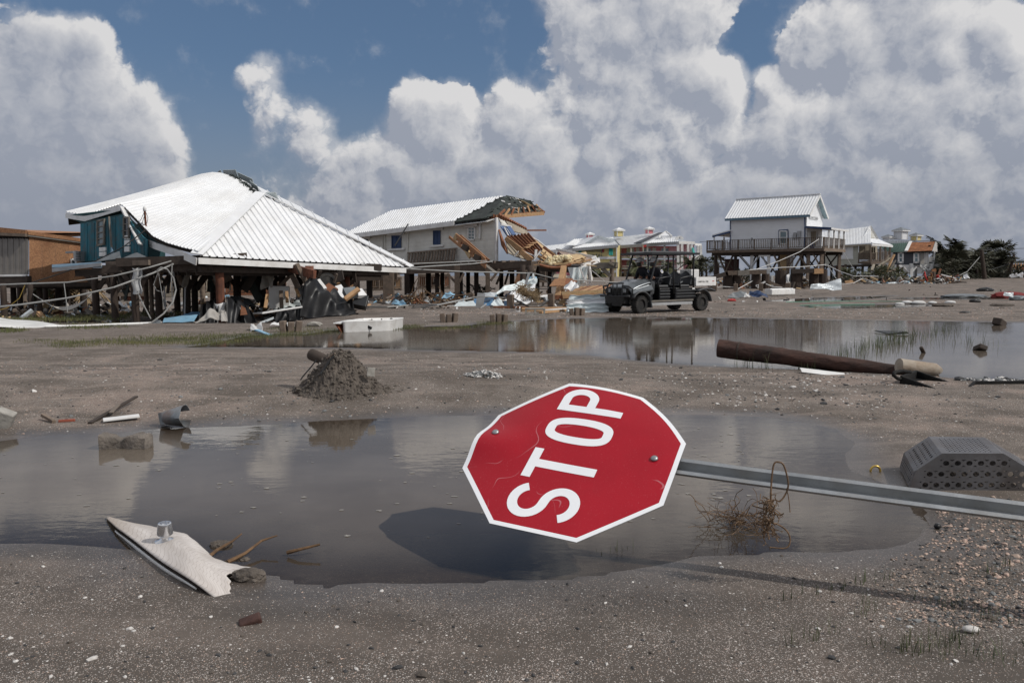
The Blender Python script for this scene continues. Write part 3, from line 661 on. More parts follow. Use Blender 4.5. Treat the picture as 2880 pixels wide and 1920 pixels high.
# crushed galvanised vent cone at the water's edge
vc=G(486,1203,WN)
mb=MB()
def cone(u,v):
 a=radians(lerp(-150,150,u));R=lerp(.046,.098,v)*(1-.35*v*abs(sin(a*1.5)));ax=Vector((.93,-.25,.1)).normalized();d,x,up=basis(ax)
 return vc+Vector((-.075,.04,.075))+d*(lerp(0,.20,v)-.03*sin(a)**2*v)+x*cos(a)*R*.9+up*sin(a)*R*1.05
mb.grid(cone,26,10,.004);mb.lathe(vc+Vector((-.085,.05,.08)),Vector((-.25,.12,.95)),[(-.06,.045),(.015,.043),(.04,.041)],16)
mb.alone('vent_cap',M('weathered_galv',(.20,.22,.235),.5,.2,8,metal=.3,dirt=(.16,.075,.035),dsc=5,damt=.6),'crushed grey metal vent cone with rusty rim at the edge of the near puddle','vent cap',smooth='auto')
# planks and slats on the left bank
def lay_board(px0,py0,px1,py1,w,t,mat,lab,cat='board',z0=0.0,z1=0.0,name='board',roll=0.0):
 a,b_=GT(px0,py0,z0+t/2),GT(px1,py1,z1+t/2);d=(b_-a).normalized();up=Vector((0,0,1));up=Matrix.Rotation(roll,3,d) @ up
 return MB().beam(a,b_,w,t,up).alone(name,mat,lab,cat,bevel=.003)
lay_board(290,1187,392,1178,.10,.018,mt['white_paint'],'flat greyish white board lying on the left bank',z0=.01,z1=.02)
lay_board(252,1192,385,1132,.035,.015,mt['dark_wood'],'long dark rusty strip slanting across the left bank','metal strip',z0=0,z1=.05,name='metal_strip')
lay_board(312,1172,334,1158,.035,.012,M('grey_wood2',(.2,.165,.135),.8),'short splintered lath with a yellow edge, propped on the rusty strip','lath',z0=.03,z1=.06,name='lath')
lay_board(120,1180,152,1189,.03,.025,mt['old_wood'],'dark broken stick on the left bank, bent at its middle','stick',z0=.03,z1=.0,name='stick')
lay_board(165,1187,211,1184,.025,.02,M('red_edge',(.32,.085,.05),.7),'small wooden sliver with a red painted edge on the left bank','wood sliver',name='wood_sliver')
MB().box(GT(10,1203,.06),.13,.10,.17,rot(.3,.45,.2)).alone('concrete_block',mt['concrete'],'tilted brownish block at the far left edge of the bank','block',bevel=.01)
# mound of dug-up sand with a pipe and wires
mc=GT(955,1100)
def mound(u,v):
 a=2*pi*u;r=v;R=(.52+.10*sin(a+.6)+.05*sin(3*a))*(1.05 if cos(a)>0 else 1.15)
 x,y=r*R*cos(a),r*R*sin(a)*.85
 hgt=.36*math.exp(-(((x-.0)**2+y*y)/.05)**1.3)+.16*math.exp(-((x+.30)**2+(y+.06)**2)/.025)+.14*math.exp(-((x-.26)**2+y*y)/.035)+.10*math.exp(-((x+.08)**2+(y+.2)**2)/.02)
 k=1-v**3
 q=np.array([x*9]),np.array([y*9])
 nz=.042*float(wav(q[0],q[1],1.0,0,8)[0])+.032*float(wav(q[0]*3,q[1]*3,1.0,8,16)[0])+.013*float(wav(q[0]*8,q[1]*8,1.0,16,24)[0])
 return Vector((mc.x+x,mc.y+y+.02,TZ(mc.x+x,mc.y+y)-.012+(hgt+nz)*k))
mb=MB();mb.grid(mound,120,46)
for i in range(900):
 a,r=random.uniform(0,2*pi),random.random()**.6;p=mound(a/2/pi,min(1,r*1.02));vs,fs=rockmesh(random.uniform(.006,.022),1,.3,(1,1,.8),i);mb.add([v+p for v in vs],fs)
for i in range(26):
 a,r=random.uniform(0,2*pi),random.random()**.5;p=mound(a/2/pi,min(1,r));vs,fs=rockmesh(random.uniform(.015,.04),2,.3,(1.1,1,.8),i+7);mb.add([v+p for v in vs],fs)
mb.alone('sand_mound',mt['mud'],'heap of dug up wet sand with debris poking out, between the two puddles','sand mound')
ph=AT(878,998,mc.y+.1); 
mb=MB();mb.tube([AT(876,996,mc.y+.15),AT(935,1022,mc.y-.02),AT(952,1040,mc.y)],[.058,.055,.055],16,cap=False);mb.tube([AT(952,1040,mc.y),AT(877,996.5,mc.y+.148)],[.046,.047],16)
mb.alone('pipe',mt['dark_wood'],'dark hollow pipe end jutting up from the sand heap','pipe',smooth='auto')
for i,(pts,r,m_,lab) in enumerate((([(890,1012),(872,1035),(852,1058),(845,1068)],.007,'dark_cable','thin black wire drooping off the left of the sand heap'),([(940,1000),(926,1015),(912,1038),(903,1050),(905,1052)],.011,'dark_cable','black bent strap running down the front of the sand heap'),([(918,1008),(938,996),(942,993)],.008,'old_wood','grey stick standing out of the top of the sand heap'))):
 MB().tube([AT(x,y,mc.y-.12-.02*k) for k,(x,y) in enumerate(pts)],r,6).alone('wire' if i<2 else 'stick',mt[m_],lab,'wire' if i<2 else 'stick')
MB().box(AT(1043,1046,mc.y-.10),.075,.02,.085,rot(.3,.1,-.1)).alone('tile_fragment',mt['concrete'],'pale square tile fragment set in the side of the sand heap','tile',bevel=.004)
MB().box(AT(905,1030,mc.y-.02),.07,.05,.06,rot(.4,.3,.3)).alone('stone',mt['concrete'],'dark angular stone tucked below the pipe on the sand heap','stone',bevel=.008)
# small heap of oyster shells and stones
pc=GT(1362,1057)
mb=MB()
for i in range(230):
 a,r=random.uniform(0,2*pi),random.random()**.75;x,y=.225*r*cos(a),.20*r*sin(a);s=random.uniform(.009,.021)
 vs,fs=rockmesh(s,1,.3,(1.2,1,.55),i);k=rot(random.uniform(0,6),random.uniform(-.5,.5),random.uniform(-.5,.5))
 mb.add([k @ v+Vector((pc.x+x,pc.y+y,TZ(pc.x+x,pc.y+y)+.055*(1-r)**1.2+s*.3)) for v in vs],fs,0 if random.random()<.55 else 1)
mb.alone('shell_heap',[M('stone_grey',(.16,.165,.165),.8,.3,9,rv=0),M('shell_white',(.60,.575,.545),.6,.15,9,rv=0)],'small heap of grey stones and white shells on the sand behind the stop sign','shell heap',kind='stuff')

# broken utility pole lying in the far puddle
la,lb=None,G(2545,1047,.02);la=AT(2021,979,11.2)
mb=MB();ax=(lb-la);nL=42
pts=[la+ax*(i/nL) for i in range(nL+1)];rs=[lerp(.130,.085,i/nL) for i in range(nL+1)]
d,x,u=basis(ax);vs=[];n=26
for i,p in enumerate(pts):
 for k in range(n):
  a=2*pi*k/n;r=rs[i]*(1+.05*sin(5*a+.4*i)*(.4+.6*sin(.7*i)**2)-.06*max(0,sin(9*a+1.3*sin(.5*i)))**6+.03*random.uniform(-1,1));vs.append(p+(x*cos(a)+u*sin(a))*r)
mb.add(vs,[(i*n+k,i*n+(k+1) % n,(i+1)*n+(k+1) % n,(i+1)*n+k) for i in range(nL) for k in range(n)]);mb.add(vs[:n],[tuple(range(n))[::-1]]);mb.add(vs[-n:],[tuple(range(n))])
logm=M('creosote',(.055,.026,.019),.85,.35,5,bump=1.0,bsc=16,stretch=(.35,1.6,1.6),dirt=(.022,.014,.011),dsc=2.6,damt=.95)
lg=T('utility_pole','snapped brown utility pole lying in the edge of the far puddle','utility pole',Vector((la.x,la.y,0)));mb.build('pole',logm,lg,'auto')
q=la+ax*.115;mb=MB();mb.tube([q,q+ax.normalized()*.02],.1295,26);mb.build('saw_cut',mt['dark_wood'],lg)
# concrete-filled pipe stub behind the pole's thin end
ca,cb=G(2527,1060,0),G(2636,1062,0);ca=AT(2528,1028,10.0);cb=AT(2634,1042,10.05)
mb=MB();n=24;d,x,u=basis(cb-ca);vs=[]
for i in range(9):
 p=lerp(ca,cb,i/8)
 for k in range(n):
  a=2*pi*k/n;e=.025*sin(3*a+1)*(i==8);vs.append(p+d*e+(x*cos(a)+u*sin(a))*(.094-.004*i/8)*(1+.012*random.uniform(-1,1)))
mb.add(vs,[(i*n+k,i*n+(k+1) % n,(i+1)*n+(k+1) % n,(i+1)*n+k) for i in range(8) for k in range(n)]);mb.add(vs[:n],[tuple(range(n))[::-1]]);mb.add(vs[-n:],[tuple(range(n))])
mb.alone('concrete_stub',M('pale_concrete',(.42,.36,.29),.85,.15,5,bump=.4,bsc=20,dirt=(.20,.12,.065),dsc=3,damt=.6),'pale stained concrete cylinder in the water beyond the end of the pole','concrete cylinder',smooth='auto')
# black plastic trough with a loop handle, lying open, and its broken-off second half
def dpt(x,y,z):p=GD(x,y,0.02);p.z=z;return p
mb=MB();y0=9.9
A0,B0=G(2538,1091,.03),G(2689,1115,.02);C0,D0=G(2716,1092,.02),G(2580,1069,.04)
hz_=.17
def wall(mb,p,q,h0,h1,t=.03):
 d=(q-p).normalized();nrm=d.cross(Vector((0,0,1))).normalized()*t
 mb.add([p,q,q+Vector((0,0,h1)),p+Vector((0,0,h0)),p+nrm,q+nrm,q+nrm+Vector((0,0,h1)),p+nrm+Vector((0,0,h0))],[(0,1,2,3),(7,6,5,4),(0,4,5,1),(1,5,6,2),(2,6,7,3),(3,7,4,0)])
tr_=T('plastic_trough','black plastic trough with a loop handle lying on the bank at the right','trough',(A0+C0)/2)
wall(mb,A0,B0,.135,.012);wall(mb,D0,C0,.115,.012);wall(mb,D0,A0,.115,.135);mb.slab([A0+Vector((0,0,.03)),B0+Vector((0,0,.012)),C0+Vector((0,0,.012)),D0+Vector((0,0,.03))],.02);mb.build('tray',mt['dull_black'],tr_,bevel=.006)
hp=[AT(2560,1046,A0.y+.3),AT(2536,1043,A0.y+.2),AT(2516,1047,A0.y+.1),AT(2513,1055,A0.y),AT(2524,1064,A0.y-.03),AT(2542,1067,A0.y)]
MB().tube(hp,.020,10).build('handle',mt['dull_black'],tr_,True)
mb=MB();A1,B1=G(2700,1114,.02),G(3050,1110,.02);C1,D1=G(3050,1090,.02),G(2735,1093,.03)
wall(mb,D1,C1,.085,.09);wall(mb,A1,B1,.018,.05);wall(mb,A1,D1,.02,.085);mb.slab([A1+Vector((0,0,.02)),B1+Vector((0,0,.02)),C1+Vector((0,0,.02)),D1+Vector((0,0,.02))],.015)
mb.alone('plastic_channel',mt['dull_black'],'long shallow black plastic channel lying beside the trough at the right edge','plastic channel',bevel=.006)
lay_board(2252,1049,2378,1053,.15,.010,mt['white_paint'],'white window sash corner half sunk in front of the lying pole','window sash',z0=.035,z1=-.015,name='window_sash',roll=.25)
MB().slab([G(2460,931,.02),G(2550,934,.05),G(2555,938,.02),G(2500,941,.0)],.02).alone('roof_flap',mt['black_plastic'],'thin black sheet floating among the reeds in the far puddle','sheet')
for i,(px,py,lab,s) in enumerate(((2810,914,'dark boxy chunk standing in the far puddle near its back edge',(.30,.22,.17)),(2756,985,'small dark pointed piece in the middle of the far puddle',(.22,.14,.09)),(2596,992,'short dark peg slanting out of the far puddle',(.06,.24,.06)))):
 MB().box(G(px,py,0)+Vector((0,0,s[2]*.35)),*s,rot(.6+i,.35,.1+.3*i)).alone('floating_chunk',mt['dark_wood'],lab,'wood chunk',bevel=.02)

# perforated steel trash-rack box beside the post
def bx(px,py,Y):return AT(px,py,Y)
Yf,Yb=4.4,4.86
tf=[(2522,1350),(2572,1322),(2650,1275),(2820,1275),(2990,1368),(2990,1420)]
fr_=[AT(2556,1410,Yf)]+[AT(*p,Yf) for p in ((2571,1325),(2648,1274),(2820,1276),(2925,1337),(2950,1420))]
fr_[0].z=.06;fr_[-1].z=.06
bk=[Vector((p.x+.17,p.y+.46,p.z)) for p in fr_]
rackm=M('dull_steel',(.135,.132,.138),.5,.2,4,metal=.35,bump=.1,bsc=30,dirt=(.075,.055,.042),dsc=3,damt=.6)
rk=T('steel_grate_box','grey perforated steel box with sloping ends, on the gravel behind the sign post','steel box',Vector(((fr_[0].x+fr_[-1].x)/2,Yf+.5,.06)))
mb=MB()
def holed(mb,quad,nx,ny,r,ax=.5,aspect=1.0,stag=False):
 """a quad panel with real round holes: each cell is a square with a polygonal opening"""
 a,b_,c_,d_=quad
 def pt(u,v):return lerp(lerp(a,b_,u),lerp(d_,c_,u),v)
 vs=[];fs=[];m=12
 for i in range(nx):
  for j in range(ny):
   cu,cv=(i+.5)/nx,(j+.5)/ny;k=len(vs)
   for q in range(m):
    an=2*pi*q/m;cc,ss=cos(an),sin(an);f=1/max(abs(cc),abs(ss))
    vs.append(pt(cu+.5/nx*cc*f,cv+.5/ny*ss*f));vs.append(pt(cu+r[0]/nx*cc,cv+r[1]/ny*ss))
   for q in range(m):
    e=(q+1) % m;fs.append((k+2*q,k+2*e,k+2*e+1,k+2*q+1))
 mb.add(vs,fs)
def panel_with_holes(name,quad,nx,ny,r,inset=(.06,.06)):
 mb=MB();a,b_,c_,d_=quad
 def pt(u,v):return lerp(lerp(a,b_,u),lerp(d_,c_,u),v)
 iu,iv=inset;inner=(pt(iu,iv),pt(1-iu,iv),pt(1-iu,1-iv),pt(iu,1-iv));holed(mb,inner,nx,ny,r)
 mb.add([a,b_,c_,d_,*inner],[(0,1,5,4),(1,2,6,5),(2,3,7,6),(3,0,4,7)])
 o=mb.build(name,rackm,rk);md=o.modifiers.new('thick','SOLIDIFY');md.thickness=.006;return o
panel_with_holes('top_plate',(fr_[2],fr_[3],bk[3],bk[2]),9,9,(.20,.26),(.12,.08))
panel_with_holes('end_plate',(fr_[1],fr_[2],bk[2],bk[1]),2,9,(.16,.3),(.14,.07))
panel_with_holes('end_plate',(fr_[0],fr_[1],bk[1],bk[0]),2,9,(.16,.3),(.14,.07))
panel_with_holes('end_plate',(fr_[3],fr_[4],bk[4],bk[3]),6,10,(.18,.26),(.1,.08))
# front face: rows of round holes in a trapezoid, built row by row
zt,z1_,zb=fr_[2].z,(fr_[2].z+fr_[1].z)/2-.02,.06
xs=lambda z:(lerp(fr_[0].x,fr_[1].x,(z-.06)/(fr_[1].z-.06)) if z<fr_[1].z else lerp(fr_[1].x,fr_[2].x,(z-fr_[1].z)/(zt-fr_[1].z)),lerp(fr_[5].x,fr_[4].x,(z-.06)/(fr_[4].z-.06)) if z<fr_[4].z else lerp(fr_[4].x,fr_[3].x,(z-fr_[4].z)/(zt-fr_[4].z)))
zz=[zt,zt-.045,zt-.125,fr_[1].z-.0,.17,.13,.06];zz=sorted(set([zt,zt-.036,zt-.076,zt-.098,zt-.138,zt-.160,zt-.20,.04]),reverse=True)
mb=MB();yv=Yf
for i in range(len(zz)-1):
 za,zb2=zz[i],zz[i+1];la_,ra_=xs(za);lb_,rb_=xs(zb2);q=(Vector((la_,yv,za)),Vector((ra_,yv,za)),Vector((rb_,yv,zb2)),Vector((lb_,yv,zb2)))
 if i in (1,3,5):
  if zb2<.061 and i==5:pass
  x0,x1=max(la_,lb_)+.045,min(ra_,rb_)-.02;cells=max(1,int((x1-x0)/.060))
  holed(mb,(Vector((x0,yv,za)),Vector((x1,yv,za)),Vector((x1,yv,zb2)),Vector((x0,yv,zb2))),cells,1,(.27,.36))
  mb.add([q[0],Vector((x0,yv,za)),Vector((x0,yv,zb2)),q[3]],[(0,1,2,3)]);mb.add([Vector((x1,yv,za)),q[1],q[2],Vector((x1,yv,zb2))],[(0,1,2,3)])
 else:mb.add(q,[(0,1,2,3)])
o=mb.build('front_plate',rackm,rk);md=o.modifiers.new('thick','SOLIDIFY');md.thickness=.006
MB().slab([bk[0],bk[5],bk[4],bk[3],bk[2],bk[1]],.006).build('back_plate',rackm,rk)
# dead vine looped over the post, trailing into a tangle on the water
mb=MB();pv=[AT(2172,1302,2.93),AT(2178,1300,2.9)]
yp=3.02
def vp(x,y,dy=0):return AT(x,y,yp+dy)
def smooth(pts,n=5):
 out=[]
 for i in range(len(pts)-1):
  p0,p1,p2,p3=pts[max(0,i-1)],pts[i],pts[i+1],pts[min(len(pts)-1,i+2)]
  for k in range(n):t=k/n;out.append(.5*((2*p1)+(p2-p0)*t+(2*p0-5*p1+4*p2-p3)*t*t+(3*p1-p0-3*p2+p3)*t**3))
 return out+[pts[-1]]
for q,r_ in ((((2168,1385),(2171,1340),(2177,1304),(2190,1299),(2204,1308),(2215,1345),(2216,1372),(2204,1398),(2192,1410)),.0036),(((2168,1385),(2166,1420),(2150,1450),(2146,1480),(2160,1500)),.0045),(((2192,1410),(2175,1405),(2165,1425),(2168,1445)),.003),(((2212,1372),(2218,1400),(2222,1440)),.002),(((2150,1465),(2190,1475),(2215,1495),(2222,1520),(2210,1540),(2165,1538)),.0032)):mb.tube(smooth([vp(x,y) for x,y in q]),r_,5)
gc=G(2070,1478,WN)
for i in range(120):
 a=random.uniform(0,2*pi);r=random.uniform(.01,.115);p=Vector((gc.x+r*cos(a)*1.3,gc.y+r*sin(a)*.8,WN+random.uniform(0,.06)));pts=[p]
 dd=Vector((random.uniform(-1,1),random.uniform(-.6,.6),random.uniform(-.2,.7))).normalized();L=random.uniform(.015,.045)
 for k in range(random.randint(3,6)):dd=(dd+Vector((random.uniform(-.6,.6),random.uniform(-.6,.6),random.uniform(-.5,.25)))).normalized();pts.append(Vector((pts[-1]+dd*L)).xyz);pts[-1].z=max(pts[-1].z,WN)
 mb.tube(pts,random.uniform(.0007,.0019),4,cap=False)
for i in range(70):
 p=lerp(vp(2168,1400),vp(2158,1495),random.random())+Vector((random.gauss(0,.012),random.gauss(0,.012),0));pts=[p]
 for k in range(4):pts.append(pts[-1]+Vector((random.gauss(0,.012),random.gauss(0,.012),random.gauss(-.004,.012))))
 mb.tube(pts,random.uniform(.001,.003),4,cap=False)
mb.alone('dead_vine',M('vine_stem',(.16,.10,.058),.9,.4,30,rv=0),'tangled brown dead vine hanging from the sign post down into the water','dead vine')
MB().tube([GT(2462,1326,.006)+Vector((.03*cos(a)+0,.0,.03*sin(a))) for a in [pi*k/8 for k in range(-1,10)]],.007,8).alone('brass_ring',mt['brass'],'small yellow brass ring half buried beside the steel box','ring',smooth=True)
vs,fs=rockmesh(.016,2,.1,(1,1,.9),3);MB().add([v+GT(2636,1486,.012) for v in vs],fs).alone('black_lump',mt['black_plastic'],'round shiny black lump on the gravel under the post','lump',smooth=True)
vs,fs=rockmesh(.024,2,.05,(1.25,.8,.45),5);MB().add([v+GT(2730,1777,.012) for v in vs],fs).alone('clam_shell',M('shell_white',(.6,.575,.545)),'white clam shell on the ground at the lower right','shell',smooth=True)

# ---------------------------------------------------------------- building helpers
def vplane(px,Y,a,py=775):
 """a vertical plane through the point seen at px in depth Y, running left and away at angle a; returns pixel -> point on it"""
 p0=AT(px,py,Y);t=Vector((-cos(radians(a)),sin(radians(a)),0));n=Vector((-t.y,t.x,0))
 f=lambda x,y,off=0.0:PL(x,y,p0+n*off,n)
 f.n=-n if n.y>0 else n;f.t=t;f.p0=p0
 return f                                                # f.n points to the camera
def roof_strips(thing,Ef,Tf,n,mat,name='roof_panel',segs=1,rib=.035,ribw=.05,th=.012,s0=0.0,s1=1.0,nrm=None,ragged=None):
 """a metal roof laid panel by panel: each strip from the eave curve Ef(s) to the top curve Tf(s) is its own part with a raised rib"""
 for i in range(n):
  a,b_=lerp(s0,s1,i/n),lerp(s0,s1,(i+1)/n);e0,e1,t0,t1=Ef(a),Ef(b_),Tf(a),Tf(b_)
  if ragged:q=ragged(i);t0=lerp(e0,t0,q);t1=lerp(e1,t1,q)
  w=(e1-e0).length+1e-6;nn=(e1-e0).cross(((t0+t1)/2-e0))
  if nn.length<1e-9:continue
  nn.normalize()
  if nrm is not None and nn.dot(nrm)<0:nn=-nn
  elif nrm is None and nn.z<0:nn=-nn
  r=min(.42,ribw/w);prof=[(0,0),(r*.25,rib),(r*.75,rib),(r,0),(1.0,.0)]
  vs=[];K=len(prof)
  for j in range(segs+1):
   p,q=(lerp(e0,t0,j/segs),lerp(e1,t1,j/segs))
   vs+=[lerp(p,q,u)+nn*h for u,h in prof]
  k2=len(vs);vs+=[v-nn*th for v in vs]
  fs=[(j*K+i2,j*K+i2+1,(j+1)*K+i2+1,(j+1)*K+i2) for j in range(segs) for i2 in range(K-1)]
  fs+=[tuple(x+k2 for x in reversed(f)) for f in list(fs)]
  fs+=[tuple(range(K))[::-1]+tuple(range(k2,k2+K)),tuple(range(segs*K,segs*K+K))+tuple(range(k2+segs*K+K-1,k2+segs*K-1,-1))]
  MB().add(vs,fs).build(name,mat,thing)
def curve(pts):
 """pts: [(s, Vector)] -> function of s"""
 return lambda s:poly_at(pts,s)
def siding(thing,bl,br,tr,tl,n,mat,name='siding_board',out=None,th=.02,lap=.016):
 out=out.normalized()
 for i in range(n):
  v0,v1=i/n,(i+1)/n;a,b_,c_,d_=lerp(bl,tl,v0),lerp(br,tr,v0),lerp(br,tr,v1),lerp(bl,tl,v1)
  MB().add([a+out*lap,b_+out*lap,c_+out*.003,d_+out*.003,a-out*th,b_-out*th,c_-out*th,d_-out*th],
    [(0,1,2,3),(7,6,5,4),(0,4,5,1),(2,6,7,3),(0,3,7,4),(1,5,6,2)]).build(name,mat,thing)
def window(thing,fp,x0,y0,x1,y1,frame,glass,off=.04,fw=.07,bars=(0,1),label=None,depth=.05,name='window',sk=None):
 """a framed window on the plane fp between two pixel corners: frame > panes; sk slants it with the wall"""
 n=fp.n;sk=sk or (lambda x:0)
 a,b_,c_,d_=(fp(x,y+sk(x),0)+n*off for x,y in ((x0,y1),(x1,y1),(x1,y0),(x0,y0)))
 mb=MB()
 for p,q in ((a,b_),(b_,c_),(c_,d_),(d_,a)):mb.beam(p-(q-p).normalized()*fw/2,q+(q-p).normalized()*fw/2,fw if abs((q-p).normalized().z)>.5 else depth,depth if abs((q-p).normalized().z)>.5 else fw,(0,0,1) if abs((q-p).normalized().z)<.5 else n)
 for k in range(1,bars[0]+1):
  u=k/(bars[0]+1);mb.beam(lerp(a,b_,u),lerp(d_,c_,u),depth*.6,fw*.5,n)
 for k in range(1,bars[1]+1):
  v=k/(bars[1]+1);mb.beam(lerp(a,d_,v),lerp(b_,c_,v),depth*.6,fw*.5)
 fo=mb.build(name,frame,thing,label=label)
 for i in range(bars[0]+1):
  for j in range(bars[1]+1):
   u0,u1,v0,v1=i/(bars[0]+1),(i+1)/(bars[0]+1),j/(bars[1]+1),(j+1)/(bars[1]+1)
   P=lambda u,v:lerp(lerp(a,b_,u),lerp(d_,c_,u),v)-n*.012
   MB().slab([P(u0,v0),P(u1,v0),P(u1,v1),P(u0,v1)],.008).build('pane',glass,fo)
 return fo
def slab_on(thing,fp,x0,y0,x1,y1,mat,name,off=.03,th=.03,label=None,sk=None):
 sk=sk or (lambda x:0);n=fp.n
 P=[fp(x,y+sk(x),0)+n*off for x,y in ((x0,y1),(x1,y1),(x1,y0),(x0,y0))]
 return MB().slab(P,th).build(name,mat,thing,label=label)
def beamP(thing,p,q,w,h,mat,name='beam',label=None,up=(0,0,1)):return MB().beam(p,q,w,h,up).build(name,mat,thing,label=label)
def pile(thing,px,Y,ztop,r,mat,name='pile',lean=0.0,label=None,zb=None):
 x=(px-1440)/F*Y;z0=(TZ(x,Y)-.25) if zb is None else zb;mb=MB();n=12;pts=[Vector((x+lean*i/5,Y,lerp(z0,ztop,i/5))) for i in range(6)]
 mb.tube(pts,[r*(1.04-.02*i+.02*sin(i*2+px)) for i in range(6)],n);return mb.build(name,mat,thing,True,label)
def post4(thing,px,Y,ztop,w,mat,name='pile',zb=None,label=None):
 x=(px-1440)/F*Y;z0=(TZ(x,Y)-.25) if zb is None else zb
 return MB().beam((x,Y,z0),(x,Y,ztop),w,w,(0,1,0)).build(name,mat,thing,label=label)
def railing(thing,p,q,h,n,mat,posts=3,bw=.045,rw=.09):
 """deck railing from floor point p to q: each baluster and post a part"""
 up=Vector((0,0,h));beamP(thing,p+up,q+up,rw,.04,mat,'handrail');beamP(thing,p+Vector((0,0,.12)),q+Vector((0,0,.12)),.04,.06,mat,'bottom_rail')
 for i in range(n):
  r=lerp(p,q,(i+.5)/n);MB().beam(r+Vector((0,0,.12)),r+up-Vector((0,0,.02)),bw,bw,(0,1,0)).build('baluster',mat,thing)
 for i in range(posts):
  r=lerp(p,q,i/max(1,posts-1));MB().beam(r-Vector((0,0,.15)),r+up+Vector((0,0,.03)),.10,.10,(0,1,0)).build('rail_post',mat,thing)

# ---------------------------------------------------------------- collapsed house with the white metal roof (left)
A_=Vector((-8.64,22.0,1.79));B_=AT(1142,750,28.5);R1=AT(733,545,26.9)
lh=T('collapsed_house','collapsed teal house on piles under a big sagging white metal roof','house',Vector((-9,25,-.15)))
ep=[(186,596),(239,605),(287,590),(339,574),(352,583),(385,617),(403,637),(430,664),(467,682),(511,695),(558,706)]
es=[0,.13,.27,.42,.455,.55,.61,.70,.80,.90,1.0]
tp=[(574,489),(604,484),(627,486),(652,494),(677,506),(700,525),(719,540),(733,546)];ts=[0,.15,.28,.42,.56,.74,.90,1.0]
E0y,T0y=26.7,28.9
Ecur=curve([(s,AT(*p,lerp(E0y,22.0,s))) for p,s in zip(ep,es)]);Tcur=curve([(s,AT(*p,lerp(T0y,26.9,s))) for p,s in zip(tp,ts)])
class _:pass
def lroof(s,t):
 p=lerp(Ecur(s),Tcur(s),t);p.z-=.10*sin(pi*t)*(1-abs(s-.55)) ;return p
NLS=46
for i in range(NLS):
 a,b_=i/NLS,(i+1)/NLS;mb=MB();prof=[(0,0),(.08,.032),(.22,.032),(.30,0),(1,0)]
 def fn(u,v,a=a,b_=b_):
  k=u*4;j=min(3,int(k));du,h=lerp(prof[j][0],prof[j+1][0],k-j),lerp(prof[j][1],prof[j+1][1],k-j)
  return lroof(lerp(a,b_,du),v*.985)+Vector((-.25,-.35,.9))*h
 mb.grid(fn,4,7,.010);mb.build('roof_panel',mt['white_metal'],lh)
# front hip face
eA,eB=A_,B_;sa=.47
Ef=lambda s:lerp(eA,eB,s)
Tf=lambda s:(lerp(eA,R1,s/sa) if s<sa else lerp(R1,eB,(s-sa)/(1-sa)))+Vector((0,0,.0))
fn_=(eB-eA).cross(R1-eA).normalized()
roof_strips(lh,Ef,Tf,34,mt['white_metal'],rib=.035,ribw=.075,s0=.012,s1=.988,nrm=fn_ if fn_.z>0 else-fn_)
# hip caps, torn ridge caps, back slope seen past the right hip
MB().beam(eA+Vector((-.02,-.02,.05)),R1+Vector((0,0,.05)),.34,.03,Vector((.1,-.85,.6))).build('hip_cap',mt['white_metal'],lh)
up2=Vector((.45,.1,.9))
MB().beam(R1+Vector((.05,.05,.05)),lerp(R1,eB,.99)+Vector((.02,.05,.07)),.26,.03,up2).build('hip_cap',mt['white_metal'],lh)
bk0,bk1=AT(718,520,28.6),AT(870,594,30.0)
roof_strips(lh,lambda s:lerp(AT(735,543,27.4),eB+Vector((.1,.3,0)),s),lambda s:(poly_at([(0,AT(716,520,28.8)),(.35,AT(872,594,29.6)),(1,eB+Vector((.2,.8,.05)))],s)),14,mt['white_metal'])
for i,(x0,y0,x1,y1,w,lab,Y) in enumerate(((608,487,620,477,.25,None,29.2),(627,478,663,477,.40,None,28.6),(668,484,710,503,.42,None,28.2),(703,507,724,523,.40,None,27.8),(745,541,775,540,.25,None,27.8))):
 p,q=AT(x0,y0,Y),AT(x1,y1,Y-.2);MB().slab([p,q,q+Vector((.06,.25,-.42*w/.4)),p+Vector((.0,.25,-.42*w/.4))],.012).build('ridge_cap',mt['pale_sheet'],lh)
for i,(x0,y0,x1,y1,Y) in enumerate(((664,498,706,519,28.0),(697,520,722,536,27.5))):
 p,q=AT(x0,y0,Y),AT(x1,y1,Y-.2);MB().slab([p,q,q+Vector((.1,-.2,-.22)),p+Vector((.1,-.2,-.22))],.012).build('ridge_cap',mt['white_metal'],lh)
mb=MB()
for i in range(70):
 s=random.uniform(.42,1);p=Tcur(s)+Vector((random.gauss(0,.03),-.05,random.gauss(-.02,.025)));mb.box(p,random.uniform(.05,.2),.05,random.uniform(.02,.05),rot(random.uniform(-.4,.6),random.uniform(-.5,.9),0))
mb.build('torn_felt',mt['felt'],lh)
MB().add([R1+Vector((0,0,-.1)),Tcur(.7),Tcur(.35),Tcur(.35)+Vector((1.4,.8,-1.2)),R1+Vector((1.0,1.5,-.9))],[(0,1,2,3,4)]).build('back_slope',mt['felt'],lh)
# fascia boards
def fascia(pts,h,mat=mt['white_paint'],name='fascia'):
 for (p,q) in zip(pts,pts[1:]):MB().beam(p-Vector((0,0,h/2)),q-Vector((0,0,h/2)),.03,h).build(name,mat,lh)
fascia([Ecur(s)+Vector((0,-.02,-.03)) for s in (0,.07,.13,.20,.27,.35,.42)],.17)
beamP(lh,AT(345,583,24.6),AT(397,688,23.6),.04,.19,mt['white_paint'],'fascia',up=(0,1,.3))
fascia([AT(413,672,24.0),AT(440,683,23.4),AT(500,702,22.6),A_+Vector((-.02,-.03,-.06))],.20)
fascia([A_+Vector((.03,-.03,-.05)),lerp(A_,B_,.33)+Vector((0,-.03,-.05)),lerp(A_,B_,.66)+Vector((0,-.03,-.05)),B_+Vector((0,-.03,-.05))],.17)
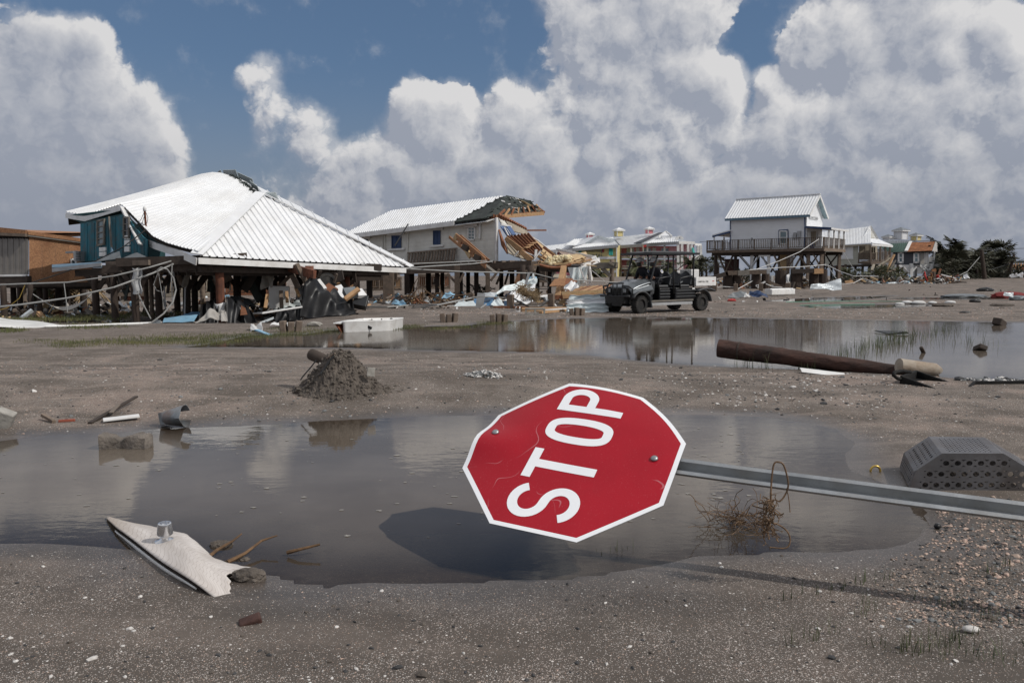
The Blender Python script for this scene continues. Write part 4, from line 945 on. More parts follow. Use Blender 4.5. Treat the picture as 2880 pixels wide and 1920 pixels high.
# soffits and eave underside so that no sky shows through
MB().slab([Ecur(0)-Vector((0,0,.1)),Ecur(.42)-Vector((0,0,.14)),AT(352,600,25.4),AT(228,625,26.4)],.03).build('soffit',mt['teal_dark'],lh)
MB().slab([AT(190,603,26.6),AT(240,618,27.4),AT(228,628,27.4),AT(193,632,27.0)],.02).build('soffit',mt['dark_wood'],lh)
def under(s,t):return lroof(s,t)-Vector((0,0,.10))
MB().grid(lambda u,v:under(lerp(.44,1,u),v),14,6).build('roof_deck',mt['dark_wood'],lh)
MB().slab([lerp(A_,B_,.0)-Vector((0,0,.09)),B_-Vector((0,0,.09)),R1-Vector((0,0,.1))],.06).build('roof_deck',mt['dark_wood'],lh)
# teal wall: boards under the wavy eave
tw=vplane(300,25.0,36.9)
tops=[(226,630),(270,622),(300,616),(332,608),(350,604),(362,616),(380,640),(398,660),(412,675)]
xs_=[226,236,246,256,266,276,286,296,306,316,326,336,346,356,366,376,386,396,406,414]
for i in range(len(xs_)-1):
 x0,x1=xs_[i],xs_[i+1]
 ty=lambda x:float(np.interp(x,[a for a,b in tops],[b for a,b in tops]))
 by=lambda x:lerp(736,722,(x-226)/190)
 n=tw.n;P=[tw(x0+.3,by(x0)),tw(x1-.3,by(x1)),tw(x1-.3,ty(x1)),tw(x0+.3,ty(x0))]
 MB().slab([p+n*.01*(i % 2) for p in P],.03).build('wall_board',mt['teal_paint'],lh)
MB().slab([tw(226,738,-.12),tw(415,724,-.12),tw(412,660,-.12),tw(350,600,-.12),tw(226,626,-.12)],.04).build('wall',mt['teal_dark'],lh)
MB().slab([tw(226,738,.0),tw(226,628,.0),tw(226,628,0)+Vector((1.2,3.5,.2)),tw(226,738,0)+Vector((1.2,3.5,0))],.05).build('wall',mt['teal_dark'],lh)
window(lh,tw,279,622,297,690,mt['grey_wood'],mt['glass_pale'],off=.05,fw=.06,bars=(0,3),label='tall window with a grey frame',sk=lambda x:(x-279)*-.22)
window(lh,tw,353,606,367,662,mt['grey_wood'],mt['glass'],off=.05,fw=.05,bars=(0,2),label='narrow window behind the hanging fascia',sk=lambda x:6)
for (x0,y0,x1,y1) in ((283,696,301,707),(283,709,301,721),(354,666,368,677),(354,679,368,694),(354,697,368,712)):slab_on(lh,tw,x0,y0,x1,y1,mt['white_paint'],'panel',off=.05,th=.04,sk=lambda x:(x-283)*-.05)
beamP(lh,tw(314,610)+tw.n*.08,tw(328,700)+tw.n*.15,.05,.06,mt['grey_wood'],'downpipe')
MB().slab([tw(333,696,0)+tw.n*.2,tw(341,702)+tw.n*.25,tw(346,718)+tw.n*.25,tw(337,720)+tw.n*.25],.03).build('blue_scrap',mt['light_blue'],lh)
# air conditioner on the left wall, window ledge pipe
ac=T('air_conditioner','grey air conditioner unit hung on the left end of the teal house','air conditioner',AT(222,735,25.6))
MB().box(AT(222,721,25.6),.19,.3,.33).build('case',mt['grey_paint'],ac)
for k in range(6):MB().box(AT(220,709+4.6*k,25.43),.15,.02,.02).build('louvre',mt['black_paint'],ac)
beamP(lh,AT(187,710,26),AT(216,708,25.8),.07,.06,mt['grey_paint'],'outrigger')
# porch roof flashing and floor frame at the teal wall's foot
MB().slab([AT(146,752,24.2),AT(284,748,22.6),AT(284,736,22.8),AT(146,744,24.6)],.05).build('porch_roof',mt['steel_blue'],lh)
MB().slab([AT(146,754,24.0),AT(146,765,24.0),AT(284,748,22.4),AT(284,739,22.4)],.03).build('porch_fascia',mt['grey_paint'],lh)
MB().slab([AT(262,736,23.6),AT(340,726,23.0),AT(336,706,24),AT(328,708,24.2)],.02).build('bent_sheet',mt['tarp_grey'],lh)
MB().slab([AT(340,728,23.2),AT(412,722,22.6),AT(386,710,23.4),AT(372,714,23.6)],.02).build('bent_sheet',mt['tarp_grey'],lh)
for k,(p,q,w,h,m) in enumerate(((AT(330,738,22.6),AT(585,729,22.4),.16,.24,'dark_wood'),(AT(290,757,22.8),AT(600,748,22.6),.14,.22,'dark_wood'),(AT(575,738,22.6),AT(692,727,23.4),.20,.34,'dark_wood'),(AT(300,742,22.9),AT(420,738,22.3),.08,.14,'old_wood'),(AT(215,768,24),AT(420,760,23),.10,.20,'dark_wood'),
 (AT(790,745,25),AT(885,772,24),.12,.25,'pile_red'),(AT(690,732,24),AT(1070,752,27.5),.16,.22,'dark_wood'),(AT(600,742,25),AT(1060,762,28),.16,.26,'dark_wood'))):beamP(lh,p,q,w,h,mt[m],'floor_beam')
MB().slab([Vector((-13.6,25.9,1.5)),Vector((-8.7,22.4,1.5)),Vector((-4.3,28.0,1.42)),Vector((-9.5,31.5,1.5))],.16).build('floor',mt['dark_wood'],lh)
for k in range(13):
 p,q=lerp(Vector((-13.4,25.8,1.36)),Vector((-8.9,22.5,1.36)),k/12),lerp(Vector((-9.5,31.3,1.36)),Vector((-4.6,28.0,1.3)),k/12);beamP(lh,p,q,.05,.2,mt['dark_wood'],'joist')
for (px,Y,zt,r,m) in ((622,23.0,1.62,.125,'pile_red'),(872,24.6,1.55,.14,'pile_red'),(975,27.4,1.5,.115,'pile_red'),(383,22.6,1.3,.105,'pile'),(325,23.3,1.3,.10,'pile'),(272,25.2,1.3,.105,'pile'),(427,25.5,1.3,.065,'old_wood'),(448,24.4,1.3,.105,'pile'),(525,25.0,1.4,.12,'pile'),(548,27.5,1.4,.11,'pile'),
 (572,31.0,1.4,.10,'old_wood'),(668,27.2,1.4,.13,'pile'),(742,28.6,1.35,.12,'pile'),(795,25.6,1.4,.12,'pile'),(600,29.4,1.4,.11,'pile'),(500,28.4,1.4,.11,'pile'),(412,27.6,1.35,.08,'old_wood')):pile(lh,px,Y,zt,r,mt[m],lean=random.uniform(-.05,.05))
for (x0,y0,x1,y1,Y,w,m) in ((592,748,614,796,23.0,.11,'grey_wood'),(535,752,517,806,23.4,.13,'grey_wood'),(493,755,512,800,23.8,.12,'old_wood'),(834,742,862,796,24.2,.14,'old_wood'),(935,750,972,808,27,.15,'dark_wood'),(900,760,885,800,25.4,.12,'dark_wood'),(340,760,368,800,22.6,.14,'dark_wood'),(296,770,314,812,23.2,.12,'pile'),(350,812,336,776,22.6,.10,'dark_wood'),(454,760,438,806,23.6,.13,'old_wood'),(705,770,735,812,27,.16,'dark_wood'),(826,765,770,822,25.4,.10,'old_wood'),(748,812,800,770,26.5,.16,'dark_wood')):beamP(lh,AT(x0,y0,Y),AT(x1,y1,Y+.2),w,w*.8,mt[m],'brace')
MB().grid(lambda u,v:AT(lerp(374,398,u)+3*sin(9*v),lerp(754,826,v)+2*sin(7*u),22.4-.06*sin(6*u)),6,8,.02).build('torn_panel',mt['grey_paint'],lh)
for (x0,y0,x1,y1,Y) in ((485,744,494,812,23.2),(462,804,465,868,24.0),(522,752,519,885,23.6)):MB().tube([AT(x0,y0,Y),AT(x1,y1,Y)],.024,8).build('pvc_pipe',mt['grey_paint'],lh)
for (a,b_) in (((640,765),(700,747)),((700,738),(760,730))):MB().tube([AT(*a,24.5),AT(*b_,24.2)],.018,6).build('red_pipe',mt['red_plastic'],lh)
for k in range(46):
 px,Y=random.uniform(330,1000),random.uniform(24.4,31);a=AT(px,random.uniform(762,776),Y);a.z=min(a.z,1.45)
 MB().beam(a,a+Vector((random.gauss(0,.25),random.gauss(0,.1),-random.uniform(.25,.85))),random.uniform(.05,.30),random.uniform(.03,.06),(.3,1,0)).build('hanging_board',mt[random.choice(('dark_wood','dark_wood','pile','old_wood','felt'))],lh)
for (px,Y) in ((383,22.62),(325,23.32),(272,25.2),(448,24.4),(525,25.0),(668,27.2),(742,28.6),(548,27.5)):
 for s_ in (-1,1):p=AT(px,775,Y);p.z=.78;MB().beam(p,p+Vector((s_*.42,0,.62)),.13,.07,(0,1,0)).build('knee_brace',mt['pile'],lh)
# white sheet wrapped round the foot of the red pile
MB().grid(lambda u,v:Vector(((622-1440)/F*23.0+(.17+.03*sin(8*v))*cos(2*pi*u)-.0,23.0+.17*sin(2*pi*u),lerp(.02,.46,v)+.03*sin(5*u*pi))),14,5,.006).alone('sheet_wrap',mt['cloth_white'],'white sheet wrapped round the foot of the reddish pile','sheet',smooth=True)
# antenna mast on the roof with its cables
am=AT(411,648,23.9);an=T('antenna_mast','rusty little mast with a white dome and looping cables on the white roof','antenna',am)
tpv=AT(407,592,23.9)
MB().tube([am,tpv],.033,8).build('mast',mt['rust'],an);MB().lathe(tpv,(0,0,1),[(-.02,.045),(.06,.05),(.10,.042),(.12,.015)],12).build('dome',mt['white_paint'],an,True)
MB().lathe(am,(0,-.3,1),[(-.03,.11),(.01,.09),(.03,.04)],10).build('base',mt['felt'],an)
for pts in (((405,598),(396,618),(384,634),(362,643),(340,650)),((409,598),(400,626),(386,638),(372,644)),((411,598),(416,612),(414,626),(400,636),(380,640))):MB().tube([AT(x,y,23.85) for x,y in pts],.008,5).build('cable',mt['dark_cable'],an)

# ---------------------------------------------------------------- house with bare sheathing at the far left
fl=T('sheathed_house','house on piles at the far left with grey metal siding and bare brown sheathing','house',Vector((-19,31,-.1)))
fp=vplane(78,27.5,8);fq=vplane(82,27.5,-38)
for i in range(20):
 x0=78-8.0*(i+1);P=[fp(x0+.4,772),fp(x0+7.6,772),fp(x0+7.6,672),fp(x0+.4,670)];MB().slab([p+fp.n*(.012*(i % 2)) for p in P],.03).build('siding_panel',mt['grey_wood'] if i<0 else M('grey_siding',(.20,.185,.17),.6,.1,4,rv=.05),fl)
MB().slab([fp(-90,772,-.12),fp(78,772,-.12),fp(78,660,-.12),fp(-90,640,-.12)],.04).build('wall',mt['dark_wood'],fl)
xb=[82,118,156,194,232,262]
for i in range(5):
 x0,x1=xb[i],xb[i+1];t0,t1=lerp(660,684,(x0-82)/150),lerp(660,684,(x1-82)/150)
 MB().slab([fq(x0+.15,796),fq(x1-.15,796),fq(x1-.15,t1),fq(x0+.15,t0)],.02).build('sheathing_panel',mt['osb'],fl)
beamP(fl,fp(-60,640)+fp.n*.1,fp(80,654)+fp.n*.1,.1,.16,mt['osb'],'roof_edge');beamP(fl,fp(-60,656)+fp.n*.1,fp(80,662)+fp.n*.1,.12,.10,mt['old_wood'],'roof_edge')
beamP(fl,fq(78,655),fq(262,680),.2,.12,mt['osb'],'roof_edge');beamP(fl,fq(78,662)+fq.n*.06,fq(262,686)+fq.n*.06,.05,.07,mt['grey_wood'],'batten')
MB().slab([fp(-90,640),fp(80,655),fq(262,680),fq(262,680)+Vector((-6,6,.4)),fp(-90,640)+Vector((0,9,.3))],.1).build('roof',mt['osb'],fl)
beamP(fl,fp(-80,776)+fp.n*.12,fp(82,774)+fp.n*.12,.10,.07,mt['white_paint'],'sill_trim')
beamP(fl,fp(-80,790),fp(86,792),.3,.4,mt['dark_wood'],'floor_beam');beamP(fl,fq(82,800),fq(262,800),.25,.16,mt['dark_wood'],'floor_beam')
MB().slab([fp(-90,792),fp(82,794),fq(262,798),fq(262,798)+Vector((-6,8,0)),fp(-90,792)+Vector((0,10,0))],.2).build('floor',mt['dark_wood'],fl)
for (px,Y,r,m) in ((88,26.6,.09,'pile'),(12,27.2,.10,'pile'),(40,29,.10,'pile'),(58,31,.1,'pile'),(112,28,.085,'pile'),(168,29.5,.13,'pile'),(190,31.5,.11,'pile'),(236,30.5,.12,'pile'),(70,33,.1,'old_wood'),(130,34,.1,'pile')):pile(fl,px,Y,1.0,r,mt[m])
window(fl,fq,200,729,212,752,mt['white_paint'],mt['glass'],bars=(0,0),fw=.05)

# ---------------------------------------------------------------- torn-open cream house (middle)
h2=T('torn_house','cream sided house on piles whose right end is ripped open under a torn white roof','house',Vector((-5,45,0)))
A2=35;w2=vplane(1397,42,A2)
wt=lambda x:lerp(671,614,(x-1006)/(1397-1006));wb=lambda x:lerp(752,739,(x-1006)/(1397-1006))
siding(h2,w2(985,753),w2(1392,wb(1392)),w2(1392,616),w2(985,674),19,mt['cream_siding'],out=w2.n)
MB().slab([w2(985,753,-.2),w2(1392,740,-.2),w2(1392,612,-.2),w2(985,668,-.2)],.06).build('wall',mt['interior'],h2)
inw=-w2.n
beamP(h2,w2(1398,741)+w2.n*.04,w2(1398,612)+w2.n*.04,.10,.17,mt['white_paint'],'corner_board',up=w2.n)
beamP(h2,w2(1146,742)+w2.n*.06,w2(1150,640)+w2.n*.06,.07,.07,mt['cream_siding'],'downpipe')
for x in (1078,1085):beamP(h2,w2(x,706)+w2.n*.05,w2(x-1,664)+w2.n*.05,.06,.06,mt['cream_siding'],'downpipe')
MB().tube([w2(1351,628)+w2.n*.08,w2(1352,650)+w2.n*.08,w2(1351,672)+w2.n*.08],.06,8).build('downpipe',mt['white_paint'],h2)
sk2=lambda x:0
for (x0,y0,x1,y1,lab) in ((1104,664,1129,697,'dark blue storm shutters left of the downpipe'),(1221,650,1239,687,'dark blue storm shutters in the middle of the wall'),(1018,675,1034,690,'dark blue shutter half hidden by the near roof')):
 fo=window(h2,w2,x0,y0,x1,y1,mt['navy_paint'],mt['navy_paint'],off=.05,fw=.05,bars=(1,0),label=lab)
 beamP(h2,w2(x0-11,y0-4)+w2.n*.08,w2(x1+9,y0-7)+w2.n*.08,.12,.14,mt['white_paint'],'lintel_board');beamP(h2,w2(x0-10,y1+6)+w2.n*.08,w2(x1+11,y1+3)+w2.n*.08,.10,.10,mt['white_paint'],'sill_board')
window(h2,w2,1318,639,1337,674,mt['white_paint'],mt['glass_pale'],off=.05,fw=.08,bars=(1,3),label='white sash window by the right corner')
beamP(h2,w2(1306,638)+w2.n*.08,w2(1346,633)+w2.n*.08,.12,.13,mt['white_paint'],'lintel_board')
# pallet-like slatted rack leaning on the wall
rk2=T('slatted_rack','long slatted wooden railing panel leaning against the cream wall','railing',w2(1220,740)+w2.n*.3)
for k in range(17):beamP(rk2,w2(1160+7.9*k,740-.35*k,0)+w2.n*.35,w2(1157+7.9*k,710-.75*k,0)+w2.n*.12,.11,.05,mt['old_wood'],'slat',up=w2.n)
beamP(rk2,w2(1156,741)+w2.n*.40,w2(1290,734)+w2.n*.40,.06,.11,mt['old_wood'],'rail');beamP(rk2,w2(1152,712)+w2.n*.18,w2(1292,699)+w2.n*.18,.06,.08,mt['old_wood'],'rail')
# roof: metal part, felt part, torn timber
rp=vplane(1397,42,A2);HW=2.3
r_e=lambda x,y:w2(x,y,0)+w2.n*.55
def r_r(x,y):return PL(x,y,w2.p0-w2.n*HW,w2.n)
E0,E1=r_e(976,663),r_e(1388,611);RG0,RG1=r_r(1101,592),r_r(1424,549)
eS=lambda s:lerp(E0,E1,s);SA=.295
def tS(s):return lerp(E0,RG0,s/SA) if s<SA else lerp(RG0,RG1,(s-SA)/(1-SA))
NR=62;rag=lambda i:1.0
def eS2(s):return eS(s)
def strips_cut():
 for i in range(NR):
  a,b_=i/NR,(i+1)/NR;e0,e1,t0,t1=eS(a),eS(b_),tS(a),tS(b_)
  # the metal is peeled off the lower right of the slope
  m=(a+b_)/2;lo=0.0 if m<.80 else min(.97,(m-.80)/.2*1.05+random.uniform(-.05,.05))
  hi=1.0 if m<.93 else 1.0
  if lo>.93:continue
  p0,p1,q0,q1=lerp(e0,t0,lo),lerp(e1,t1,lo),lerp(e0,t0,hi),lerp(e1,t1,hi)
  roof_strips(h2,lambda s:lerp(p0,p1,s),lambda s:lerp(q0,q1,s),1,mt['white_metal'],rib=.035,ribw=.06)
strips_cut()
up3=(E1-E0).cross(RG1-E0).normalized();up3=up3 if up3.z>0 else-up3
MB().slab([eS(.74)-up3*.05,E1-up3*.05,RG1-up3*.05,tS(.80)-up3*.05],.08).build('roof_deck',mt['felt'],h2)
# right hip of felt and timber reaching out to the torn end
X1=AT(1530,601,45.9);X2=AT(1499,566,45.0)
def ffelt(u,v):# from front corner across the hip
 p=lerp(lerp(E1,X1,u),lerp(RG1,lerp(RG1,X2,1),u),v);p.z+=.05*sin(5*u)*(1-v);return p
MB().grid(lambda u,v:ffelt(u*.93,v),12,6,.05).build('felt_slope',mt['felt'],h2)
for i in range(40):
 u,v=random.random()*.95,random.random();p=ffelt(u,v)+Vector((0,-.04,.05));MB().box(p,random.uniform(.08,.35),.03,random.uniform(.02,.06),rot(random.uniform(-.5,1.2),random.uniform(-.4,.7),0)).build('torn_felt',mt['felt'] if i % 3 else mt['white_paint'],h2)
MB().slab([AT(1458,562,44.5),AT(1474,566,44.6),AT(1524,592,45.6),AT(1500,594,45.3),AT(1478,590,45.0),AT(1470,574,44.8)],.03).build('bare_sheathing',mt['osb_new'],h2)
beamP(h2,AT(1392,611,42.2),AT(1529,600,45.9),.09,.20,mt['new_wood'],'eave_beam');beamP(h2,AT(1394,604,42.4),AT(1531,595,46),.06,.07,mt['joist'],'eave_beam')
for k in range(8):
 t=k/7;p=lerp(AT(1400,608,42.3),AT(1526,598,45.9),t);q=lerp(AT(1420,590,43),AT(1508,576,45.2),t);beamP(h2,p,q,.05,.12,mt['new_wood'] if k % 2 else mt['joist'],'rafter')
beamP(h2,AT(1508,580,45.2),AT(1532,597,46),.05,.09,mt['joist'],'rafter');MB().box(AT(1508,581,45.1),.22,.12,.10,rot(.3,.4)).build('torn_felt',mt['felt'],h2)
# eave fascia and gutter
for k in range(5):
 a,b_=k/5*.80,(k+1)/5*.80;beamP(h2,eS(a)-Vector((0,0,.13))+w2.n*.02,eS(b_)-Vector((0,0,.13))+w2.n*.02,.04,.24,mt['white_paint'],'fascia')
MB().slab([E0-Vector((0,0,.24)),E1-Vector((0,0,.24)),w2(1392,614),w2(990,668)],.03).build('soffit',mt['white_paint'],h2)
beamP(h2,w2(1322,627)+w2.n*.12,w2(1396,619)+w2.n*.05,.05,.07,mt['white_paint'],'loose_trim')
for k in range(11):beamP(h2,w2(1330+6*k,622-.9*k)+w2.n*.03,w2(1330+6*k,611-.9*k)+w2.n*.03,.07,.05,mt['joist'],'rafter_end')
MB().slab([w2(1322,624)+w2.n*.02,w2(1396,614)+w2.n*.02,w2(1396,604)+w2.n*.02,w2(1322,614)+w2.n*.02],.05).build('frieze',mt['joist'],h2)
# the ripped-open end: leaning wall, blue shutters, bare joists, sheathing
e2=Vector((.574,.819,0)); 
def EN(x,y,Y):return AT(x,y,Y)
tops2=[EN(1398,612,42.1),EN(1422,622,42.6),EN(1447,630,43.3),EN(1471,642,44.0)]
wl=[EN(1402,618,42.1),EN(1468,640,44),EN(1482,660,43.9),EN(1434,648,42.6)]
MB().slab([EN(1400,614,42.2),EN(1470,641,44.1),EN(1482,662,44.0),EN(1436,650,42.8),EN(1406,626,42.3)],.06).build('end_wall',mt['cream_siding'],h2)
for k in range(13):
 t=k/12;p=lerp(EN(1402,611,42.2),EN(1474,648,44.2),t);MB().beam(p,p+Vector((.10,-.12,.14)),.09,.16,(0,0,1)).build('rafter_end',mt['joist'],h2)
for k in range(9):
 t=(k+.5)/9;p=lerp(EN(1419,620,42.5),EN(1470,642,44.0),t);q=lerp(EN(1434,648,42.7),EN(1482,661,43.9),t);MB().slab([p,p+Vector((.20,.25,-.05)),q+Vector((.20,.25,-.05)),q],.03).build('batten',mt['interior'],h2)
for (x0,y0,x1,y1) in ((1407,638,1425,664),(1424,638,1440,662)):
 p,q=EN(x0,y0,42.2),EN(x1,y1,42.0);MB().slab([p,p+Vector((.20,.1,.02)),q+Vector((.20,.1,.02)),q],.05).build('shutter',M('blue_shutter',(.05,.11,.26),.6,.1,4),h2)
beamP(h2,EN(1409,630,42.2),EN(1438,638,42.8),.06,.10,mt['white_paint'],'loose_trim');beamP(h2,EN(1418,640,42.1),EN(1430,664,41.9),.05,.06,mt['white_paint'],'loose_trim')
MB().slab([EN(1406,645,42.0),EN(1424,694,41.6),EN(1430,714,41.5),EN(1414,690,41.9)],.10).build('leaning_frame',mt['joist'],h2)
MB().slab([EN(1420,670,42.0),EN(1476,704,42.2),EN(1498,738,42.0),EN(1448,722,41.5),EN(1428,712,41.4)],.05).build('fallen_wall',mt['interior'],h2)
for k in range(7):
 t=k/6;p=lerp(EN(1424,667,41.8),EN(1482,660,43.4),t);q=lerp(EN(1494,731,41.4),EN(1522,706,42.6),t)
 MB().beam(p,q,.05,.30,(.3,-.2,.9)).build('joist',mt['joist'],h2)
MB().beam(EN(1422,670,41.6),EN(1470,706,41.3),.08,.22,(.3,-.2,.9)).build('joist',mt['new_wood'],h2);MB().beam(EN(1463,707,41.3),EN(1496,732,41.1),.08,.26,(.3,-.2,.9)).build('joist',mt['new_wood'],h2)
for k in range(3):beamP(h2,EN(1475+9*k,697-6*k,41.6+.3*k),EN(1487+9*k,694-6*k,41.9+.3*k),.25,.05,mt['new_wood'],'blocking')
MB().slab([EN(1478,672,43.4),EN(1500,668,43.8),EN(1556,716,43.6),EN(1540,732,42.8),EN(1512,706,42.9)],.04).build('floor_sheet',mt['osb_new'],h2)
MB().slab([EN(1497,690,42.7),EN(1504,686,42.8),EN(1526,704,42.6),EN(1520,708,42.5)],.03).build('dark_panel',mt['charcoal_siding'],h2)
MB().tube([EN(1495,668,43.3),EN(1512,676,43.2),EN(1534,694,43.0)],.05,6).build('white_pipe',mt['white_paint'],h2)
beamP(h2,EN(1528,694,43),EN(1566,722,43),.06,.16,mt['joist'],'joist')
for (x0,y0,x1,y1,w,m) in ((1468,705,1504,720,.12,'white_paint'),(1508,702,1504,728,.14,'white_paint'),(1500,732,1520,706,.18,'white_paint'),(1463,730,1486,737,.16,'white_paint'),(1512,742,1535,708,.14,'new_wood'),(1464,736,1490,742,.18,'new_wood'),(1446,722,1458,706,.08,'white_paint'),(1540,700,1560,716,.1,'new_wood'),(1518,724,1532,734,.3,'osb_new'),(1526,744,1548,720,.12,'new_wood')):beamP(h2,EN(x0,y0,41.4),EN(x1,y1,41.5),w,.05,mt[m],'broken_board')
for k in range(4):MB().box(EN(1516+8*k,722+3*k,41.6),.18,.14,.16,rot(.5,.6,.3)).build('bracket',mt['new_wood'],h2)
beamP(h2,EN(1478,648,44.3),EN(1536,647.5,46.5),.05,.09,mt['joist'],'rafter')
# fallen box-framed wall piece across the front
MB().slab([w2(1314,675)+w2.n*.9,w2(1330,664)+w2.n*.9,w2(1450,733)+w2.n*2.2,w2(1438,746)+w2.n*2.2],.12).build('fallen_frame',mt['osb'],h2)
for (p,q,w,h,m) in (((1300,669),(1452,752),.06,.14,'osb'),((1330,664),(1450,732),.06,.16,'osb'),((1362,694),(1388,724),.10,.26,'osb_new'),((1332,664),(1322,678),.06,.28,'osb_new'),((1352,675),(1342,690),.06,.28,'osb'),((1404,705),(1392,718),.06,.30,'osb'),((1452,733),(1440,748),.06,.30,'osb'),((1408,722),(1432,737),.06,.1,'osb_new'),((1410,716),(1404,730),.06,.12,'osb_new')):
 beamP(h2,w2(*p)+w2.n*(1.1+(p[0]-1300)*.01),w2(*q)+w2.n*(1.1+(q[0]-1300)*.01),w,h,mt[m],'fallen_frame')
for (x,y) in ((1378,700),(1428,728)):MB().box(w2(x,y)+w2.n*(1.3+(x-1300)*.01),.42,.05,.28,rot(0,.5,0)).build('opening',mt['dark_wood'],h2)
beamP(h2,w2(1430,742)+w2.n*2.2,w2(1465,768)+w2.n*2.2,.30,.06,mt['grey_wood'],'fallen_frame');beamP(h2,AT(1468,768,40),AT(1456,797,39.8),.45,.08,mt['osb'],'hanging_panel')
# floor frame and piles
MB().slab([w2(985,756),w2(1510,740),w2(1510,740)-w2.n*5.2,w2(985,756)-w2.n*5.2],.15).build('floor',mt['dark_wood'],h2)
beamP(h2,w2(985,768)+w2.n*.5,w2(1515,749)+w2.n*.5,.16,.36,mt['deck_wood'],'floor_beam')
for k in range(14):beamP(h2,w2(1160+22*k,746-.6*k)+w2.n*.45,w2(1160+22*k,746-.6*k)-w2.n*3,.09,.20,mt['old_wood'] if k>9 else mt['deck_wood'],'joist')
MB().slab([w2(1150,744)+w2.n*.55,w2(1385,738)+w2.n*.55,w2(1385,738),w2(1150,744)],.05).build('walkway',mt['deck_wood'],h2)
beamP(h2,w2(1398,750)+w2.n*.6,w2(1514,742)+w2.n*.6,.10,.34,mt['deck_wood'],'floor_beam');MB().slab([w2(1505,736)+w2.n*.62,w2(1520,736)+w2.n*.3,w2(1518,756)+w2.n*.3,w2(1504,758)+w2.n*.62],.04).build('beam_end_plate',mt['old_wood'],h2)
for (px,Y,r) in ((1094,43.5,.34),(1146,45,.18),(1230,44.4,.14),(1245,47,.13),(1286,41.6,.16),(1296,44.5,.15),(1317,46,.14),(1340,43.2,.15),(1372,41.0,.14),(1440,42.8,.16),(1461,41.4,.20),(1206,48,.18),(1160,47.6,.15),(1040,49,.2),(1004,46,.2),(1410,45.5,.15),(1490,44.5,.16)):post4(h2,px,Y,1.8,r*1.6,mt['pile'] if px not in (1286,1372,1094) else mt['deck_wood'])
for (x0,y0,x1,y1,Y) in ((1258,770,1281,794,41.6),(1305,768,1291,794,41.6),(1362,764,1378,790,41),(1405,756,1380,790,41.0),(1412,762,1396,800,42.5),(1432,760,1420,800,43),(1236,772,1218,800,45)):beamP(h2,AT(x0,y0,Y),AT(x1,y1,Y),.16,.12,mt['deck_wood'],'brace')
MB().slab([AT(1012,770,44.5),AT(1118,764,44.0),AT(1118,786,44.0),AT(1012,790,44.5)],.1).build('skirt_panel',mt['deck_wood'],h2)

# ---------------------------------------------------------------- flattened roof wreck right of the torn house
cr=T('roof_wreck','collapsed porch roof with yellow insulation spilling over it, right of the torn house','roof wreck',Vector((3.0,38,0)))
Yc=38
MB().slab([AT(1520,742,Yc),AT(1600,722,Yc+1.8),AT(1648,712,Yc+2.2),AT(1660,738,Yc+.6),AT(1600,742,Yc-.2),AT(1560,746,Yc-.4)],.08).build('roof_deck',mt['osb_new'],cr)
fpn=[(1568,703),(1680,725),(1684,734),(1640,748),(1626,748)]
for i in range(14):
 a,b_=i/14,(i+1)/14;P=lambda t:lerp(AT(1567,704,Yc+3),AT(1676,728,Yc+.8),t);Q=lambda t:lerp(AT(1600,738,Yc+.9),AT(1640,746,Yc-.2),t)
 MB().slab([P(a),P(b_),Q(b_),Q(a)],.04).build('roof_plank',M('pink_board',(.36,.27,.22),.75,.1,4,rv=.08),cr)
beamP(cr,AT(1565,702,Yc+3),AT(1672,724,Yc+.8),.07,.14,mt['white_paint'],'fascia');beamP(cr,AT(1634,750,Yc-.2),AT(1686,731,Yc+.6),.06,.22,mt['white_paint'],'fascia')
beamP(cr,AT(1664,728,Yc+.7),AT(1676,722,Yc+.8),.1,.12,mt['white_paint'],'gutter');MB().tube([AT(1668,733,Yc+.6),AT(1676,726,Yc+.6),AT(1684,730,Yc+.6),AT(1682,736,Yc+.5)],.05,6).build('gutter',mt['white_paint'],cr)
mb=MB()
for i in range(34):mb.tube([lerp(AT(1518,744.5,Yc-.5),AT(1604,744,Yc-.5),i/33)+Vector((0,0,-.14*sin(pi*i/33))),lerp(AT(1518,744.5,Yc-.5),AT(1604,744,Yc-.5),(i+1)/33)+Vector((0,0,-.14*sin(pi*(i+1)/33)))],.07,5)
mb.build('sagging_edge',mt['joist'],cr)
beamP(cr,AT(1600,742,Yc-.4),AT(1662,730,Yc+.2),.2,.06,mt['new_wood'],'broken_board')
mb=MB(); 
for i in range(330):
 a=random.random();px,py=lerp(1544,1602,a)+random.gauss(0,4),lerp(735,728,a)+random.uniform(-11,8)*(1-.3*a);vs,fs=rockmesh(random.uniform(.05,.12),2,.22,(1,1,.85),i);p=AT(px,py,Yc+random.uniform(-.3,.7));mb.add([v+p for v in vs],fs)
mb.build('insulation',mt['fiberglass'],cr)
for i in range(26):
 px,py=random.uniform(1525,1650),random.uniform(728,744);p=AT(px,py,Yc+random.uniform(-.3,.6));beamP(cr,p,p+Vector((random.uniform(-.9,.9),random.uniform(-.3,.3),random.uniform(-.12,.15))),random.uniform(.06,.16),.04,mt[random.choice(('new_wood','joist','osb_new','new_wood'))],'broken_board')
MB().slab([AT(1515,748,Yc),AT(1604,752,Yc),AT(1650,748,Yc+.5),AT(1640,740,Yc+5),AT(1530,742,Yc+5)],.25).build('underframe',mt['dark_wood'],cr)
for (px,Y,w) in ((1490,39,.12),(1512,42,.10),(1545,40,.1),(1610,40,.12),(1470,37.5,.13)):pile(cr,px,Y,1.75,w,mt['pile'])
for (x0,y0,x1,y1,w,Y) in ((1568,832,1586,748,.22,34),(1584,830,1590,752,.10,34.2)):beamP(cr,AT(x0,y0,Y),AT(x1,y1,Y+1),w,.12,mt['new_wood'],'leaning_plank')
